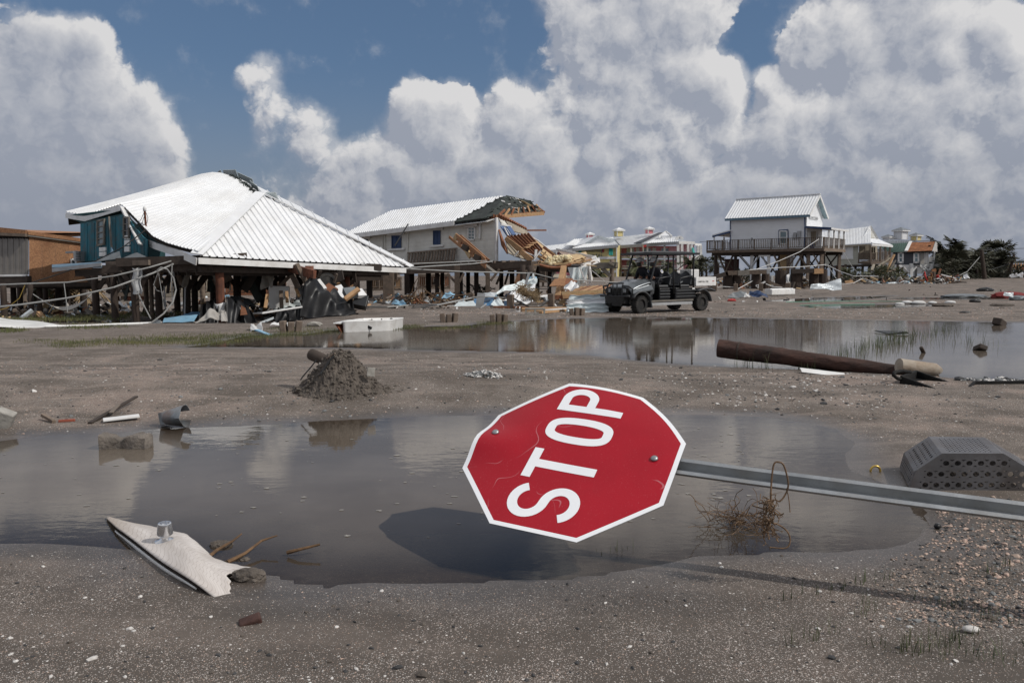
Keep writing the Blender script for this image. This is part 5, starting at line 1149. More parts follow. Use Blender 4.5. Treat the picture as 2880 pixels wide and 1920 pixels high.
MB().slab([AT(1545,804,33.6),AT(1586,804,33.4),AT(1592,782,33.8),AT(1560,784,34)],.03).build('hanging_sheet',mt['osb'],cr);MB().slab([AT(1586,800,33.8),AT(1625,792,34.4),AT(1610,783,34.4),AT(1590,782,34)],.03).build('hanging_sheet',mt['joist'],cr)
def crumple(name,mat,pts,lab,cat='metal sheet',amp=.10,top=True,nu=16,nv=10,parent=None,seed=0,th=.010,ribs=0):
 a,b_,c_,d_=pts;ph=seed*1.7
 def fn(u,v):
  p=lerp(lerp(a,b_,u),lerp(d_,c_,u),v);n=(b_-a).cross(d_-a).normalized()
  k=amp*(sin(7.3*u+3*v+ph)*.5+sin(5*v-9*u*v+ph)*.35+sin(17*u+11*v+ph)*.18)
  if ribs:k+=.03*abs(sin(pi*ribs*v))**6
  return p+n*k
 mb=MB();mb.grid(fn,nu,nv,th)
 return mb.build(name,mat,parent) if parent is not None else mb.alone(name,mat,lab,cat)
for i,q in enumerate((((1598,752),(1628,752),(1630,812),(1612,808)),((1622,752),(1652,750),(1650,790),(1632,800)),((1648,748),(1660,748),(1668,786),(1658,800)))):
 crumple('curtain_sheet',mt['pale_sheet'] if i !=2 else mt['white_paint'],[AT(*p,35.5+.3*i) for p in q],'',amp=.16,parent=cr,seed=i+1,nu=18,nv=14)
beamP(cr,AT(1630,750,35.0),AT(1650,800,35.0),.22,.05,mt['white_paint'],'hanging_post')
crumple('crushed_sheet',mt['white_metal'],[AT(1588,800,33.2),AT(1618,788,33.4),AT(1628,812,33.0),AT(1586,818,33.0)],'',amp=.2,parent=cr,seed=4)
for (x,y) in ((1567,775),(1640,778)):
 MB().slab([AT(x-12,y+4,36.5),AT(x+30,y+6,36.8),AT(x+24,y-6,37.2),AT(x-8,y-4,37)],.03).build('shelf_frame',mt['interior'],cr)
# lone pile with a grey beam, between the wreck and the yellow hotel
lp=T('pile_stub','lone house pile carrying a broken grey beam in front of the yellow hotel','pile',AT(1718,812,48))
pile(lp,1720,48,2.2,.15,mt['old_wood']);beamP(lp,AT(1625,748,48),AT(1738,746,47.6),.2,.36,mt['grey_wood'],'beam');beamP(lp,AT(1693,754,47.8),AT(1716,776,47.9),.2,.2,mt['grey_wood'],'brace')
beamP(lp,AT(1712,738,47.6),AT(1726,746,47.5),.12,.1,mt['interior'],'broken_end');beamP(lp,AT(1733,752,47.5),AT(1737,738,47.5),.10,.1,mt['interior'],'broken_end')

# ---------------------------------------------------------------- white house on tall piles (right)
wh=T('stilt_house','tall white house with a steep white roof and wraparound deck on crossed piles','house',Vector((29,84,.3)))
A3=40;v3=vplane(2264,80,A3);k1=v3.p0;e3=Vector((.643,.766,0));t3=v3.t
g3n=-t3                                                       # gable outward normal
def v3g(px,py):return PL(px,py,k1,t3)                      # plane of the sunny gable end
EL,ER=v3(2053,616),v3(2264,599);BL_,BR_=v3(2053,706),v3(2264,701)
siding(wh,v3(2053,704),v3(2263,700),v3(2263,598),v3(2053,614),26,mt['white_siding'],out=v3.n)
gw=4.5;kz=lambda z,u:Vector((k1.x+e3.x*u,k1.y+e3.y*u,z))
zf,ze=BR_.z,ER.z;zr=PL(2291,552,k1+e3*gw/2,v3.n).z
NB=34
for i in range(NB):
 z0,z1=lerp(zf,zr,i/NB),lerp(zf,zr,(i+1)/NB);f=lambda z:max(0,(z-ze)/(zr-ze))*gw/2
 if z1>=zr-.05:continue
 a,b_=f(z0),f(z1);MB().add([kz(z0,a)+g3n*.02,kz(z0,gw-a)+g3n*.02,kz(z1,gw-b_)+g3n*.004,kz(z1,b_)+g3n*.004,kz(z0,a)-g3n*.03,kz(z0,gw-a)-g3n*.03,kz(z1,gw-b_)-g3n*.03,kz(z1,b_)-g3n*.03],[(0,1,2,3),(7,6,5,4),(0,4,5,1),(2,6,7,3),(0,3,7,4),(1,5,6,2)]).build('siding_board',mt['white_siding'],wh)
Lw=(EL-ER).length
MB().slab([kz(zf,.1)-g3n*.1,kz(ze,.1)-g3n*.1,kz(zr,gw/2)-g3n*.1,kz(ze,gw-.1)-g3n*.1,kz(zf,gw-.1)-g3n*.1],.05).build('wall',mt['white_paint'],wh)
MB().slab([kz(zf,.0)+e3*.05,kz(ze,0)+e3*.05,kz(ze,0)+e3*.05+t3*Lw,kz(zf,0)+e3*.05+t3*Lw],.05).build('wall',mt['white_paint'],wh)
MB().slab([kz(zf,gw),kz(ze,gw),kz(ze,gw)+t3*Lw,kz(zf,gw)+t3*Lw],.05).build('wall',mt['white_paint'],wh)
MB().slab([kz(zf,0)+t3*Lw,kz(ze,0)+t3*Lw,kz(zr,gw/2)+t3*Lw,kz(ze,gw)+t3*Lw,kz(zf,gw)+t3*Lw],.05).build('wall',mt['white_paint'],wh)
ov=.45;dz=(zr-ze)/(gw/2)*ov
ea,eb=kz(ze-dz+.15,-ov)+t3*(Lw+.55),kz(ze-dz+.15,-ov)-t3*.5;ra,rb_=kz(zr+.15,gw/2)+t3*(Lw+.55),kz(zr+.15,gw/2)-t3*.5
fa,fb=kz(ze-dz+.15,gw+ov)+t3*(Lw+.55),kz(ze-dz+.15,gw+ov)-t3*.5
roof_strips(wh,lambda s:lerp(ea,eb,s),lambda s:lerp(ra,rb_,s),30,mt['white_metal'],rib=.05,ribw=.09)
roof_strips(wh,lambda s:lerp(fa,fb,s),lambda s:lerp(ra,rb_,s),12,mt['white_metal'],rib=.05,ribw=.09)
MB().beam(ra+Vector((0,0,.06)),rb_+Vector((0,0,.06)),.3,.05).build('ridge_cap',mt['white_metal'],wh)
beamP(wh,ea-Vector((0,0,.12)),eb-Vector((0,0,.12)),.06,.24,mt['steel_blue'],'fascia')
for p,q in ((eb,rb_),(rb_,fb)):beamP(wh,p-Vector((0,0,.12))+t3*.02,q-Vector((0,0,.12))+t3*.02,.05,.22,mt['white_paint'],'barge_board')
MB().slab([rb_-Vector((0,0,.10)),fb-Vector((0,0,.10)),fb+t3*.5-Vector((0,0,.10)),rb_+t3*.5-Vector((0,0,.10))],.04).build('soffit',M('soffit_blue',(.24,.33,.36),.6,.08,3),wh)
for x,y0,y1 in ((2054,704,614),(2263.5,700,598)):beamP(wh,v3(x,y0)+v3.n*.04,v3(x,y1)+v3.n*.04,.05,.16,mt['navy_paint'],'corner_board')
window(wh,v3,2194,650,2214,686,mt['white_paint'],mt['glass_pale'],off=.06,fw=.12,bars=(0,1),depth=.08)
for (a,b_) in (((2191,688),(2191,648)),((2217,688),(2217,648)),((2191,648),(2217,646))):beamP(wh,v3(*a)+v3.n*.05,v3(*b_)+v3.n*.05,.05,.10,mt['navy_paint'],'window_trim')
for (x0,y0,x1,y1,r_) in ((2244,650,2253,667,0),(2231,656,2242,670,.2)):
 MB().box(v3((x0+x1)/2,(y0+y1)/2)+v3.n*.12,.34,.16,.62,rot(-radians(A3),r_)).build('meter_box',mt['grey_paint'],wh)
beamP(wh,v3(2249,667)+v3.n*.06,v3(2249,690)+v3.n*.06,.05,.05,mt['grey_paint'],'conduit');MB().box(v3(2115,671)+v3.n*.06,.12,.1,.2,rot(-radians(A3))).build('outlet_box',mt['grey_paint'],wh)
MB().tube([v3(2113,676)+v3.n*.08,v3(2111,682)+v3.n*.1,v3(2116,695)+v3.n*.1],.025,5).build('conduit',mt['grey_paint'],wh)
# deck all round
DW=1.6;zd=v3(2340,698).z; 
def dk(u,w,z=0):return Vector((k1.x,k1.y,zd+z))-t3*u+e3*w
UL,UR=-(Lw+2.0),2.3
MB().slab([dk(UL,-DW),dk(UR,-DW),dk(UR,gw+.3),dk(UL,gw+.3)],.10).build('deck_floor',mt['deck_wood'],wh)
beamP(wh,dk(UL,-DW,-.14),dk(UR,-DW,-.14),.08,.30,mt['deck_wood'],'rim_beam');beamP(wh,dk(UR,-DW,-.14),dk(UR,gw+.3,-.14),.08,.30,mt['old_wood'],'rim_beam')
beamP(wh,dk(UL+.4,-DW+.5,-.42),dk(UR,-DW+.5,-.42),.2,.34,mt['dark_wood'],'girder');beamP(wh,dk(UL+.4,gw-.5,-.42),dk(UR,gw-.5,-.42),.2,.34,mt['dark_wood'],'girder')
railing(wh,dk(UL,-DW+.05),dk(UR,-DW+.05),1.02,66,mt['deck_wood'],8,.05,.12);railing(wh,dk(UR-.05,-DW),dk(UR-.05,gw+.2),1.02,26,mt['old_wood'],5,.05,.12);railing(wh,dk(UL+.05,-DW),dk(UL+.05,gw),1.02,22,mt['deck_wood'],4,.05,.12)
# porch roofs at both ends
zpo=v3(2264,636).z
MB().slab([dk(.02,-.25,zpo-zd),dk(UR+.2,-.25,zpo-zd-.25),dk(UR+.2,gw+.5,zpo-zd-.25),dk(.02,gw+.5,zpo-zd)],.12).build('porch_roof',mt['white_metal'],wh)
beamP(wh,dk(.02,-.28,zpo-zd-.10),dk(UR+.2,-.28,zpo-zd-.34),.05,.20,mt['navy_paint'],'fascia');beamP(wh,dk(UR+.22,-.28,zpo-zd-.36),dk(UR+.22,gw+.5,zpo-zd-.36),.05,.18,mt['white_paint'],'fascia')
MB().slab([dk(.02,-.2,zpo-zd-.14),dk(UR+.1,-.2,zpo-zd-.38),dk(UR+.1,gw+.4,zpo-zd-.38),dk(.02,gw+.4,zpo-zd-.14)],.03).build('porch_ceiling',mt['interior'],wh)
for w in (-.1,1.4,2.9,4.4):beamP(wh,dk(UR-.05,w),dk(UR-.05,w,zpo-zd-.4),.13,.13,mt['white_paint'],'porch_post')
zpl=v3(2053,650).z
MB().slab([dk(-Lw,-.3,zpl-zd),dk(UL,-.3,zpl-zd-.45),dk(UL,gw+.3,zpl-zd-.45),dk(-Lw,gw+.3,zpl-zd)],.12).build('porch_roof',mt['white_metal'],wh);beamP(wh,dk(-Lw,-.33,zpl-zd-.1),dk(UL,-.33,zpl-zd-.54),.05,.18,mt['navy_paint'],'fascia')
for w in (-.2,2.2):beamP(wh,dk(UL+.15,w),dk(UL+.15,w,zpl-zd-.5),.14,.14,mt['white_paint'],'porch_post')
# porch front wall: windows and boarded door on the gable end
for (x0,y0,x1,y1,m,nm) in ((2270,650,2277,669,'glass_pale','window'),(2298,652,2304,670,'glass_pale','window'),(2280,651,2287,690,'interior','door_board'),(2287.5,651,2294,690,'interior','door_board')):
 P=[v3g(x0,y1)+g3n*.06,v3g(x1,y1)+g3n*.06,v3g(x1,y0)+g3n*.06,v3g(x0,y0)+g3n*.06];o=MB().slab(P,.04).build(nm,mt[m],wh)
 if nm=='window':MB().slab([p+g3n*.015+(p-(P[0]+P[2])/2)*.12 for p in P],.03).build('frame',mt['white_paint'],o)
MB().tube([dk(.6,.1,.05),dk(.6,.1,.45),dk(.6,.1,.65)],[.22,.22,.12],10).build('blue_bin',mt['navy_paint'],wh)
# lettered sign on the gable: text too blurred to read in the photograph beyond its strokes
def text_mesh(txt,size,mat,origin,xdir,ydir,name,parent,thick=.01,shear=0.0,width=None):
 cu=bpy.data.curves.new('lettering','FONT');cu.body=txt;cu.size=size;cu.extrude=thick/2;cu.shear=shear;cu.resolution_u=2;cu.align_x='CENTER';cu.align_y='CENTER'
 o=bpy.data.objects.new('lettering',cu);me=bpy.data.meshes.new_from_object(o);bpy.data.objects.remove(o);bpy.data.curves.remove(cu)
 if width:
  xs=[v.co.x for v in me.vertices];k=width/(max(xs)-min(xs));me.transform(Matrix.Diagonal((k,k,1,1)))
 xdir,ydir=xdir.normalized(),ydir.normalized();z=xdir.cross(ydir);mtx=Matrix((xdir,ydir,z)).transposed().to_4x4();mtx.translation=Vector(origin)-root_of(parent);me.transform(mtx)
 me.materials.clear();me.materials.append(mat);me.name=name;return link(name,me,None,parent)
gx=e3.copy()
text_mesh('ALL-WAY-THERE',.36,mt['grey_paint'],v3g(2286.5,613.5)+g3n*.05,gx,Vector((0,0,1)),'gable_lettering',wh)
beamP(wh,v3g(2275.5,608)+g3n*.05,v3g(2275.5,616)+g3n*.05,.02,.03,mt['grey_paint'],'lettering_rule');beamP(wh,v3g(2275.5,615.5)+g3n*.05,v3g(2297,619.5)+g3n*.05,.02,.03,mt['grey_paint'],'lettering_rule')
# piles and cross bracing
for (u,w,z,r,m) in ((-9.2,-.9,0,.2,'pile'),(-7.0,-.9,0,.16,'pile'),(-5.2,-.9,0,.18,'white_paint'),(-3.4,-.9,0,.16,'white_paint'),(-1.4,-.9,0,.17,'old_wood'),(.6,-.9,0,.19,'old_wood'),(1.9,-.9,0,.2,'old_wood'),(-9.2,4,0,.18,'pile'),(-6.6,4,0,.18,'pile'),(-4.2,4,0,.18,'pile'),(-1.8,4,0,.18,'pile'),(.4,4,0,.18,'pile'),(2.0,4,0,.18,'old_wood')):
 p=dk(u,w);beamP(wh,Vector((p.x,p.y,TZ(p.x,p.y)-.3)),Vector((p.x,p.y,zd-.5)),r*1.5,r*1.5,mt[m],'pile')
for (u0,u1,w,m) in ((-9,-7.2,-.9,'dark_wood'),(-6.6,-5.2,-1.0,'grey_paint'),(-4.2,-5.2,-1.0,'grey_paint'),(-4.2,-3.4,-1.0,'grey_paint'),(-.4,-1.4,-1.0,'old_wood'),(-.4,.6,-1.0,'old_wood'),(1.0,1.9,-1.0,'old_wood')):
 beamP(wh,dk(u0,w,-.4),dk(u1,w,-1.9),.2,.10,mt[m],'brace')
for (u0,u1) in ((-8.8,-6.8),(-6.4,-4.4),(-4,-2),(-1.6,.2),(.6,1.9),(1.8,.2),(-.2,-1.6)):beamP(wh,dk(u0,4.1,-.5),dk(u1,4.1,-2.6),.2,.10,mt['dark_wood'],'brace')
for (u0,u1,w) in ((-8.9,-8.0,-1.0),(-7.2,-8.0,-1.0),(-2.9,-1.9,-1.02),(.1,-.9,-1.02),(-.9,.1,.6),(1.7,.7,.6),(-5.6,-6.5,1.2),(-3.0,-4.0,1.2)):beamP(wh,dk(u0,w,-.45),dk(u1,w,-2.3),.24,.12,mt['old_wood' if u0>-3.5 else 'deck_wood'],'brace')
MB().slab([dk(-8.8,.5,-.9),dk(-7.2,.5,-.9),dk(-7.2,.5,-3.1),dk(-8.8,.5,-3.1)],.06).build('red_panel',M('maroon',(.07,.025,.02),.8,.2,4),wh)
MB().slab([dk(-2.6,0,-.5),dk(-1.9,0,-.5),dk(-1.9,0,-2.2),dk(-2.6,0,-2.2)],.05).build('sheathing_panel',mt['osb_new'],wh);MB().slab([dk(-1.85,0,-.5),dk(-1.2,0,-.5),dk(-1.2,0,-2.0),dk(-1.85,0,-2.0)],.05).build('white_panel',mt['white_paint'],wh)
MB().slab([dk(-4.4,-1.1,-.35),dk(-3.2,-1.1,-.35),dk(-3.2,-1.1,-.75),dk(-4.4,-1.1,-.75)],.05).build('white_panel',mt['white_paint'],wh)

# ---------------------------------------------------------------- tan house behind it
th_=T('tan_house','tan house on piles with a white hipped roof and a boarded up corner porch','house',Vector((41,98,.4)))
v4=vplane(2415,95,34);e4=Vector((cos(radians(56)),sin(radians(56)),0))
siding(th_,v4(2318,747),v4(2414.5,744),v4(2414.5,688),v4(2318,694),22,mt['tan_siding'],out=v4.n)
slab_on(th_,v4,2361,693,2400,729,mt['white_paint'],'roller_shutter',off=.06);slab_on(th_,v4,2363,695,2380,727,mt['white_siding'],'shutter_leaf',off=.08);slab_on(th_,v4,2381,695,2398,727,mt['white_siding'],'shutter_leaf',off=.08)
rE0,rE1=v4(2312,692)+v4.n*.6,v4(2452,684)+v4.n*.6;rg=lambda x,y:PL(x,y,v4.p0-v4.n*3.4,v4.n)
roof_strips(th_,lambda s:lerp(v4(2300,693)+v4.n*.6,rE1,s),lambda s:lerp(rg(2300,654),rg(2449,637),s),36,mt['white_metal'],rib=.05,ribw=.10)
MB().slab([rg(2449,637),AT(2430,668,96),AT(2464,672,97)],.05).build('gable_wall',mt['cream_siding'],th_)
for k in range(7):beamP(th_,lerp(AT(2431,668,95.9),rg(2448,640)+v4.n*.1,k/8),lerp(AT(2463,671.5,96.9),rg(2450,640)+v4.n*.1,k/8),.03,.12,mt['cream_siding'],'gable_board')
beamP(th_,rg(2449,636)+v4.n*.3,AT(2470,674,97),.06,.22,mt['white_paint'],'barge_board');beamP(th_,rg(2449,637)+v4.n*.4,AT(2428,669,95.6),.06,.2,mt['white_metal'],'barge_board')
MB().slab([AT(2427,670,95.5),AT(2470,674,97),AT(2510,691,97.5),AT(2453,685,94.8)],.08).build('porch_roof',mt['white_metal'],th_);beamP(th_,AT(2452,688,94.8),AT(2511,693,97.5),.06,.22,mt['white_paint'],'fascia')
beamP(th_,v4(2300,696)+v4.n*.5,v4(2452,688)+v4.n*.5,.06,.20,mt['interior'],'fascia')
for k in range(6):MB().slab([AT(2416+5.4*k,730,97.5),AT(2421+5.4*k,730,97.5),AT(2421+5.4*k,690,97.5),AT(2416+5.4*k,690,97.5)],.06).build('boarding',mt['interior'],th_)
for k in range(3):MB().slab([AT(2450+6*k,730,98),AT(2455.5+6*k,730,98.4),AT(2455.5+6*k,692,98.4),AT(2450+6*k,692,98)],.06).build('boarding',mt['interior'],th_)
MB().slab([AT(2414,736,95),AT(2449,738,94.5),AT(2508,732,97.5),AT(2470,730,100)],.25).build('porch_floor',mt['deck_wood'],th_)
railing(th_,AT(2415,736,95),AT(2448,738,94.6),1.05,12,mt['deck_wood'],2);railing(th_,AT(2449,737,94.6),AT(2500,731,97.4),1.05,10,mt['old_wood'],3,.09)
for (x,y0,y1,Y) in ((2448,738,688,94.6),(2476,735,690,96),(2490,733,691,96.9),(2503,732,692,97.4)):beamP(th_,AT(x,y0,Y),AT(x,y1,Y),.16,.16,mt['deck_wood'],'porch_post')
for (px,Y) in ((2374,95.5),(2385,96),(2402,96),(2422,95),(2441,95),(2459,96),(2350,97),(2335,98),(2486,97),(2500,98),(2520,99)):post4(th_,px,Y,2.6,.22,mt['pile'])
MB().slab([v4(2318,748),v4(2450,742),v4(2450,742)-v4.n*6,v4(2318,748)-v4.n*6],.2).build('floor',mt['dark_wood'],th_)
MB().slab([v4(2352,748,0),v4(2374,748),v4(2374,758),v4(2352,758)],.05).build('red_panel',mt['maroon'],th_)
ds=T('fallen_stairs','heap of fallen wooden stair stringers and poles beside the tan house','stairs',AT(2485,772,93))
for (x0,y0,x1,y1,w,m) in ((2492,764,2515,716,.22,'new_wood'),(2466,752,2503,725,.22,'interior'),(2474,764,2499,716,.14,'old_wood'),(2478,764,2500,718,.10,'grey_wood'),(2483,770,2490,760,.2,'new_wood'),(2452,760,2458,744,.25,'interior'),(2504,756,2519,732,.12,'grey_wood'),(2470,772,2526,756,.14,'old_wood'),(2488,768,2512,738,.12,'interior')):beamP(ds,AT(x0,y0,93),AT(x1,y1,94),w,.14,mt[m],'stringer')

# ---------------------------------------------------------------- dark house with a half bare roof
dh=T('dark_house','dark grey house on white braced piles with a green roof half stripped to orange sheathing','house',Vector((53,112,.6)))
v5=vplane(2588,108,20)
siding(dh,v5(2512,744),v5(2588,745),v5(2588,707),v5(2512,710),16,mt['charcoal_siding'],out=v5.n)
for (x0,x1) in ((2527,2539),(2571,2583)):window(dh,v5,x0,711,x1,738,mt['white_paint'],mt['glass_pale'],off=.06,fw=.22,bars=(0,1),depth=.1)
r5=lambda x,y:PL(x,y,v5.p0-v5.n*3.2,v5.n);e5=lambda x,y:v5(x,y)+v5.n*.5
roof_strips(dh,lambda s:lerp(e5(2500,711),e5(2548,708),s),lambda s:lerp(r5(2466,688),r5(2558,682),s),16,mt['green_roof'],rib=.05,ribw=.1)
beamP(dh,e5(2547,708)+Vector((0,0,.1)),r5(2561,681)+Vector((0,0,.1)),.40,.10,mt['white_paint'],'valley_board')
for j in range(7):
 for i in range(9):
  a,b_=j/7,(j+1)/7;P=lambda u,v:lerp(lerp(e5(2550,708),e5(2620,705),u),lerp(r5(2562,681),r5(2630,679),u),v)
  if j==3 and i==7:continue
  MB().slab([P(i/9,a)+Vector((0,0,.02)),P((i+1)/9-.006,a)+Vector((0,0,.02)),P((i+1)/9-.006,b_-.02),P(i/9,b_-.02)],.03).build('sheathing_board',M('orange_osb',(.30,.12,.05),.85,.2,8,rv=.16),dh)
MB().slab([e5(2550,708)-Vector((0,0,.12)),e5(2620,705)-Vector((0,0,.12)),r5(2630,679)-Vector((0,0,.12)),r5(2562,681)-Vector((0,0,.12))],.05).build('roof_deck',mt['black_paint'],dh)
MB().slab([e5(2620,706),r5(2631,679),AT(2642,690,114),AT(2640,710,113)],.06).build('gable_wall',M('weathered_white',(.42,.40,.38)),dh)
for k in range(4):MB().slab([AT(2630,678+4*k,112),AT(2643,680+4*k,114),AT(2648,692+4*k,114),AT(2634,684+4*k,112)],.12).build('torn_eave',mt['old_wood'] if k % 2 else mt['felt'],dh)
beamP(dh,AT(2618,677,111),AT(2624,670,111),.2,.3,mt['black_paint'],'vent_pipe');beamP(dh,r5(2570,679),r5(2632,676),.3,.1,mt['grey_paint'],'ridge_cap')
MB().slab([AT(2588,744,108),AT(2648,746,109),AT(2648,740,113),AT(2588,738,112)],.3).build('porch_floor',mt['white_paint'],dh);MB().slab([v5(2589,743) ,v5(2613,741)-v5.n*.4,v5(2613,708)-v5.n*.4,v5(2589,708)],.05).build('porch_wall',mt['cloth'],dh)
for k in range(5):MB().slab([v5(2592+4.4*k,740)-v5.n*.2,v5(2595+4.4*k,740)-v5.n*.2,v5(2595+4.4*k,710)-v5.n*.2,v5(2592+4.4*k,710)-v5.n*.2],.05).build('porch_board',mt['white_paint'],dh)
railing(dh,AT(2590,740,108.3),AT(2627,739,108.8),.75,10,mt['white_paint'],3,.08,.12)
beamP(dh,AT(2626,740,108.8),AT(2628,706,109),.16,.16,mt['white_paint'],'porch_post')
for (px,Y) in ((2558,108.2),(2570,111),(2602,109),(2614,108.6),(2634,109),(2642,111),(2530,109)):post4(dh,px,Y,2.9,.36,mt['white_paint'])
for (x0,y0,x1,y1) in ((2540,750,2556,766),(2577,750,2560,768),(2596,748,2612,762),(2588,750,2602,760),(2620,750,2612,762)):beamP(dh,AT(x0,y0,108.3),AT(x1,y1,108.3),.34,.2,mt['white_paint'],'brace')
beamP(dh,AT(2520,748,108.4),AT(2648,748,109),.3,.3,mt['white_paint'],'girder')

# ---------------------------------------------------------------- far building with cupolas behind the dark house
def cupola(parent,px,py,Y,w,h,wall,roofm,yaw=.5,trim=mt['white_paint']):
 c=AT(px,py,Y);R=rot(yaw)
 o=MB().box(c+Vector((0,0,h/2)),w,w,h,R).build('cupola',wall,parent)
 for sx in (-1,1):
  for sy in (-1,1):p=c+R @ Vector((sx*w/2,sy*w/2,0));MB().beam(p,p+Vector((0,0,h)),.18,.18,(0,1,0)).build('corner_trim',trim,o)
 MB().box(c+Vector((0,0,h+.12)),w*1.45,w*1.45,.25,R).build('cornice',trim,o)
 t=c+Vector((0,0,h+.25));q=[t+R @ Vector((a*w*.75,b_*w*.75,0)) for a,b_ in ((-1,-1),(1,-1),(1,1),(-1,1))];ap=t+Vector((0,0,w*.38))
 MB().add(q+[ap],[(0,1,4),(1,2,4),(2,3,4),(3,0,4),(3,2,1,0)]).build('cap_roof',roofm,o)
fb_=T('cupola_building','far grey roofed building with three white cupolas behind the dark house','building',Vector((84,160,1)))
roof_strips(fb_,lambda s:lerp(AT(2440,700,158),AT(2600,700,156),s),lambda s:lerp(AT(2470,677,165),AT(2575,676,164),s),24,mt['slate_roof'],rib=.08,ribw=.2)
MB().slab([AT(2440,700,158.5),AT(2600,700,156.5),AT(2600,770,156.5),AT(2440,770,158.5)],.3).build('wall',mt['grey_paint'],fb_)
for (px,py,w,h) in ((2498,675,1.3,.4),(2533,674,1.7,1.6),(2576,676,1.3,.8)):cupola(fb_,px,py,160,w,h,mt['white_siding'] if px !=2576 else mt['yellow_siding'],mt['slate_roof'])
for i,(x0,y0,x1,y1) in enumerate(((2690,700,2830,760),)):
 fr2=T('gutted_building','far roofless wooden building shell at the right edge beyond the palms','building',AT(2850,770,170))
 MB().slab([AT(2820,762,170),AT(2960,760,170),AT(2960,742,170),AT(2820,744,170)],.4).build('wall',mt['joist'],fr2);beamP(fr2,AT(2818,738,170),AT(2960,734,170),.6,.5,mt['felt'],'roof_edge')
 for k in range(16):beamP(fr2,AT(2824+8*k,752,169.5),AT(2824+8*k,740,169.5),.25,.2,mt['new_wood'],'stud')
 for k in range(4):MB().box(AT(2828+8*k,733-2*(k % 2),170),.8,.6,.6,rot(.4*k)).build('rubble_block',mt['old_wood'],fr2)

# ---------------------------------------------------------------- pastel hotel (yellow front block, pink wings)
ho=T('hotel','yellow and pink hotel with white metal roofs, cupolas and teal shutters','hotel',Vector((20,155,1)))
vy=vplane(1734,150,4);vpk=vplane(1748,157,4);ey=-vy.n
siding(ho,vy(1616,790),vy(1733.5,792),vy(1733.5,692),vy(1616,700),30,mt['yellow_siding'],out=vy.n,th=.1)
sd=Vector((.42,.907,0))
for i in range(26):
 a,b_=i/26,(i+1)/26;P=lambda t,v:lerp(lerp(vy(1734,792),vy(1734,691),v),lerp(AT(1749,789,159),AT(1749,690,159),v),t)
 MB().slab([P(0,a),P(1,a),P(1,b_),P(0,b_)],.1).build('siding_board',mt['yellow_siding'],ho)
beamP(ho,vy(1734,792)+vy.n*.1,vy(1734,691)+vy.n*.1,.2,.4,mt['white_paint'],'corner_board');beamP(ho,vy(1616,790)+vy.n*.1,vy(1616,698)+vy.n*.1,.2,.4,mt['white_paint'],'corner_board')
for y in (725,764):beamP(ho,vy(1616,y+2)+vy.n*.12,vy(1734,y-.5)+vy.n*.12,.15,.45,mt['white_siding'],'string_course')
for (x0,y0,x1,y1) in ((1626,705,1635,718),(1712,699,1723,718),(1713,736,1725,752)):
 a,b_,c_,d_=[vy(x,y) for x,y in ((x0-1,y1),(x1,y1),(x1+1,y0),(x0+1,y0))];o=MB().slab([a+vy.n*.9,b_+vy.n*.9,c_+vy.n*.25,d_+vy.n*.25],.1).build('shutter',mt['teal_shutter'],ho)
 for k in range(3):u=(k+.5)/3;MB().beam(lerp(a,b_,u)+vy.n*.95,lerp(d_,c_,u)+vy.n*.32,.12,.06,vy.n).build('slat',mt['teal_shutter'],o)
# lettering
xd=-vy.t;xd=Vector((xd.x,xd.y,0));skew=(vy(1696,717.5)-vy(1653,720)).normalized()
text_mesh('H O T E L',2.55,mt['navy_paint'],vy(1674.5,718.5)+vy.n*.2,xd,Vector((0,0,1)),'sign_lettering',ho,thick=.12,width=2.65)
text_mesh('Hurricane Hole',2.45,mt['navy_paint'],vy(1668.5,706)+vy.n*.2,xd,Vector((0,0,1)),'sign_lettering',ho,thick=.12,shear=.28,width=2.85)
fg=vy(1692,712)+vy.n*.2;MB().beam(fg,vy(1694,699)+vy.n*.2,.12,.16).build('flag_emblem',mt['navy_paint'],ho)
for k in range(2):
 def flg(u,v,k=k):return vy(lerp(1694,1699.5,u),lerp(704+5.2*k,699.5+5.2*k,v)+.6*sin(6*u))+vy.n*.2
 o=MB().grid(flg,6,2,.05).build('flag_emblem',mt['red_plastic'],ho);MB().grid(lambda u,v:flg(lerp(.3,.7,u),lerp(.3,.7,v))+vy.n*.05,3,1,.03).build('flag_square',mt['black_paint'],o)
# yellow block roof with its little gable
ep0,ep1=vy(1609,699)+vy.n*.8,vy(1738,688)+vy.n*.8;rr=lambda x,y:PL(x,y,vy.p0-vy.n*5,vy.n)
rt0,rt1=rr(1648,686.5),rr(1727,681)
roof_strips(ho,lambda s:lerp(ep0,ep1,s),lambda s:lerp(rt0,rt1,s),26,mt['white_metal'],rib=.12,ribw=.2)
beamP(ho,ep0-Vector((0,0,.3)),ep1-Vector((0,0,.3)),.2,.5,mt['grey_paint'],'fascia'); 
gp=[rr(1648,686.5),rr(1684,668),rr(1726,681)];MB().slab(gp,.3).build('gable_wall',mt['white_siding'],ho)
beamP(ho,gp[0]+vy.n*.3,gp[1]+vy.n*.3+Vector((0,0,.2)),.3,.5,mt['galv_sheet'],'barge_board');beamP(ho,gp[1]+vy.n*.3+Vector((0,0,.2)),gp[2]+vy.n*.3,.3,.5,mt['galv_sheet'],'barge_board')
MB().slab([rr(1663,683),rr(1676,682),rr(1674,678),rr(1668,679)],.4).build('gable_patch',mt['yellow_siding'],ho)
for x in (1677,1690,1702):MB().box(rr(x,677)+vy.n*.2,1.0,.1,.3).build('gable_mark',mt['grey_paint'],ho)
MB().slab([gp[1]+Vector((0,0,.2)),gp[2],AT(1749,689,160),AT(1725,670,168)],.15).build('side_slope',mt['galv_sheet'],ho)
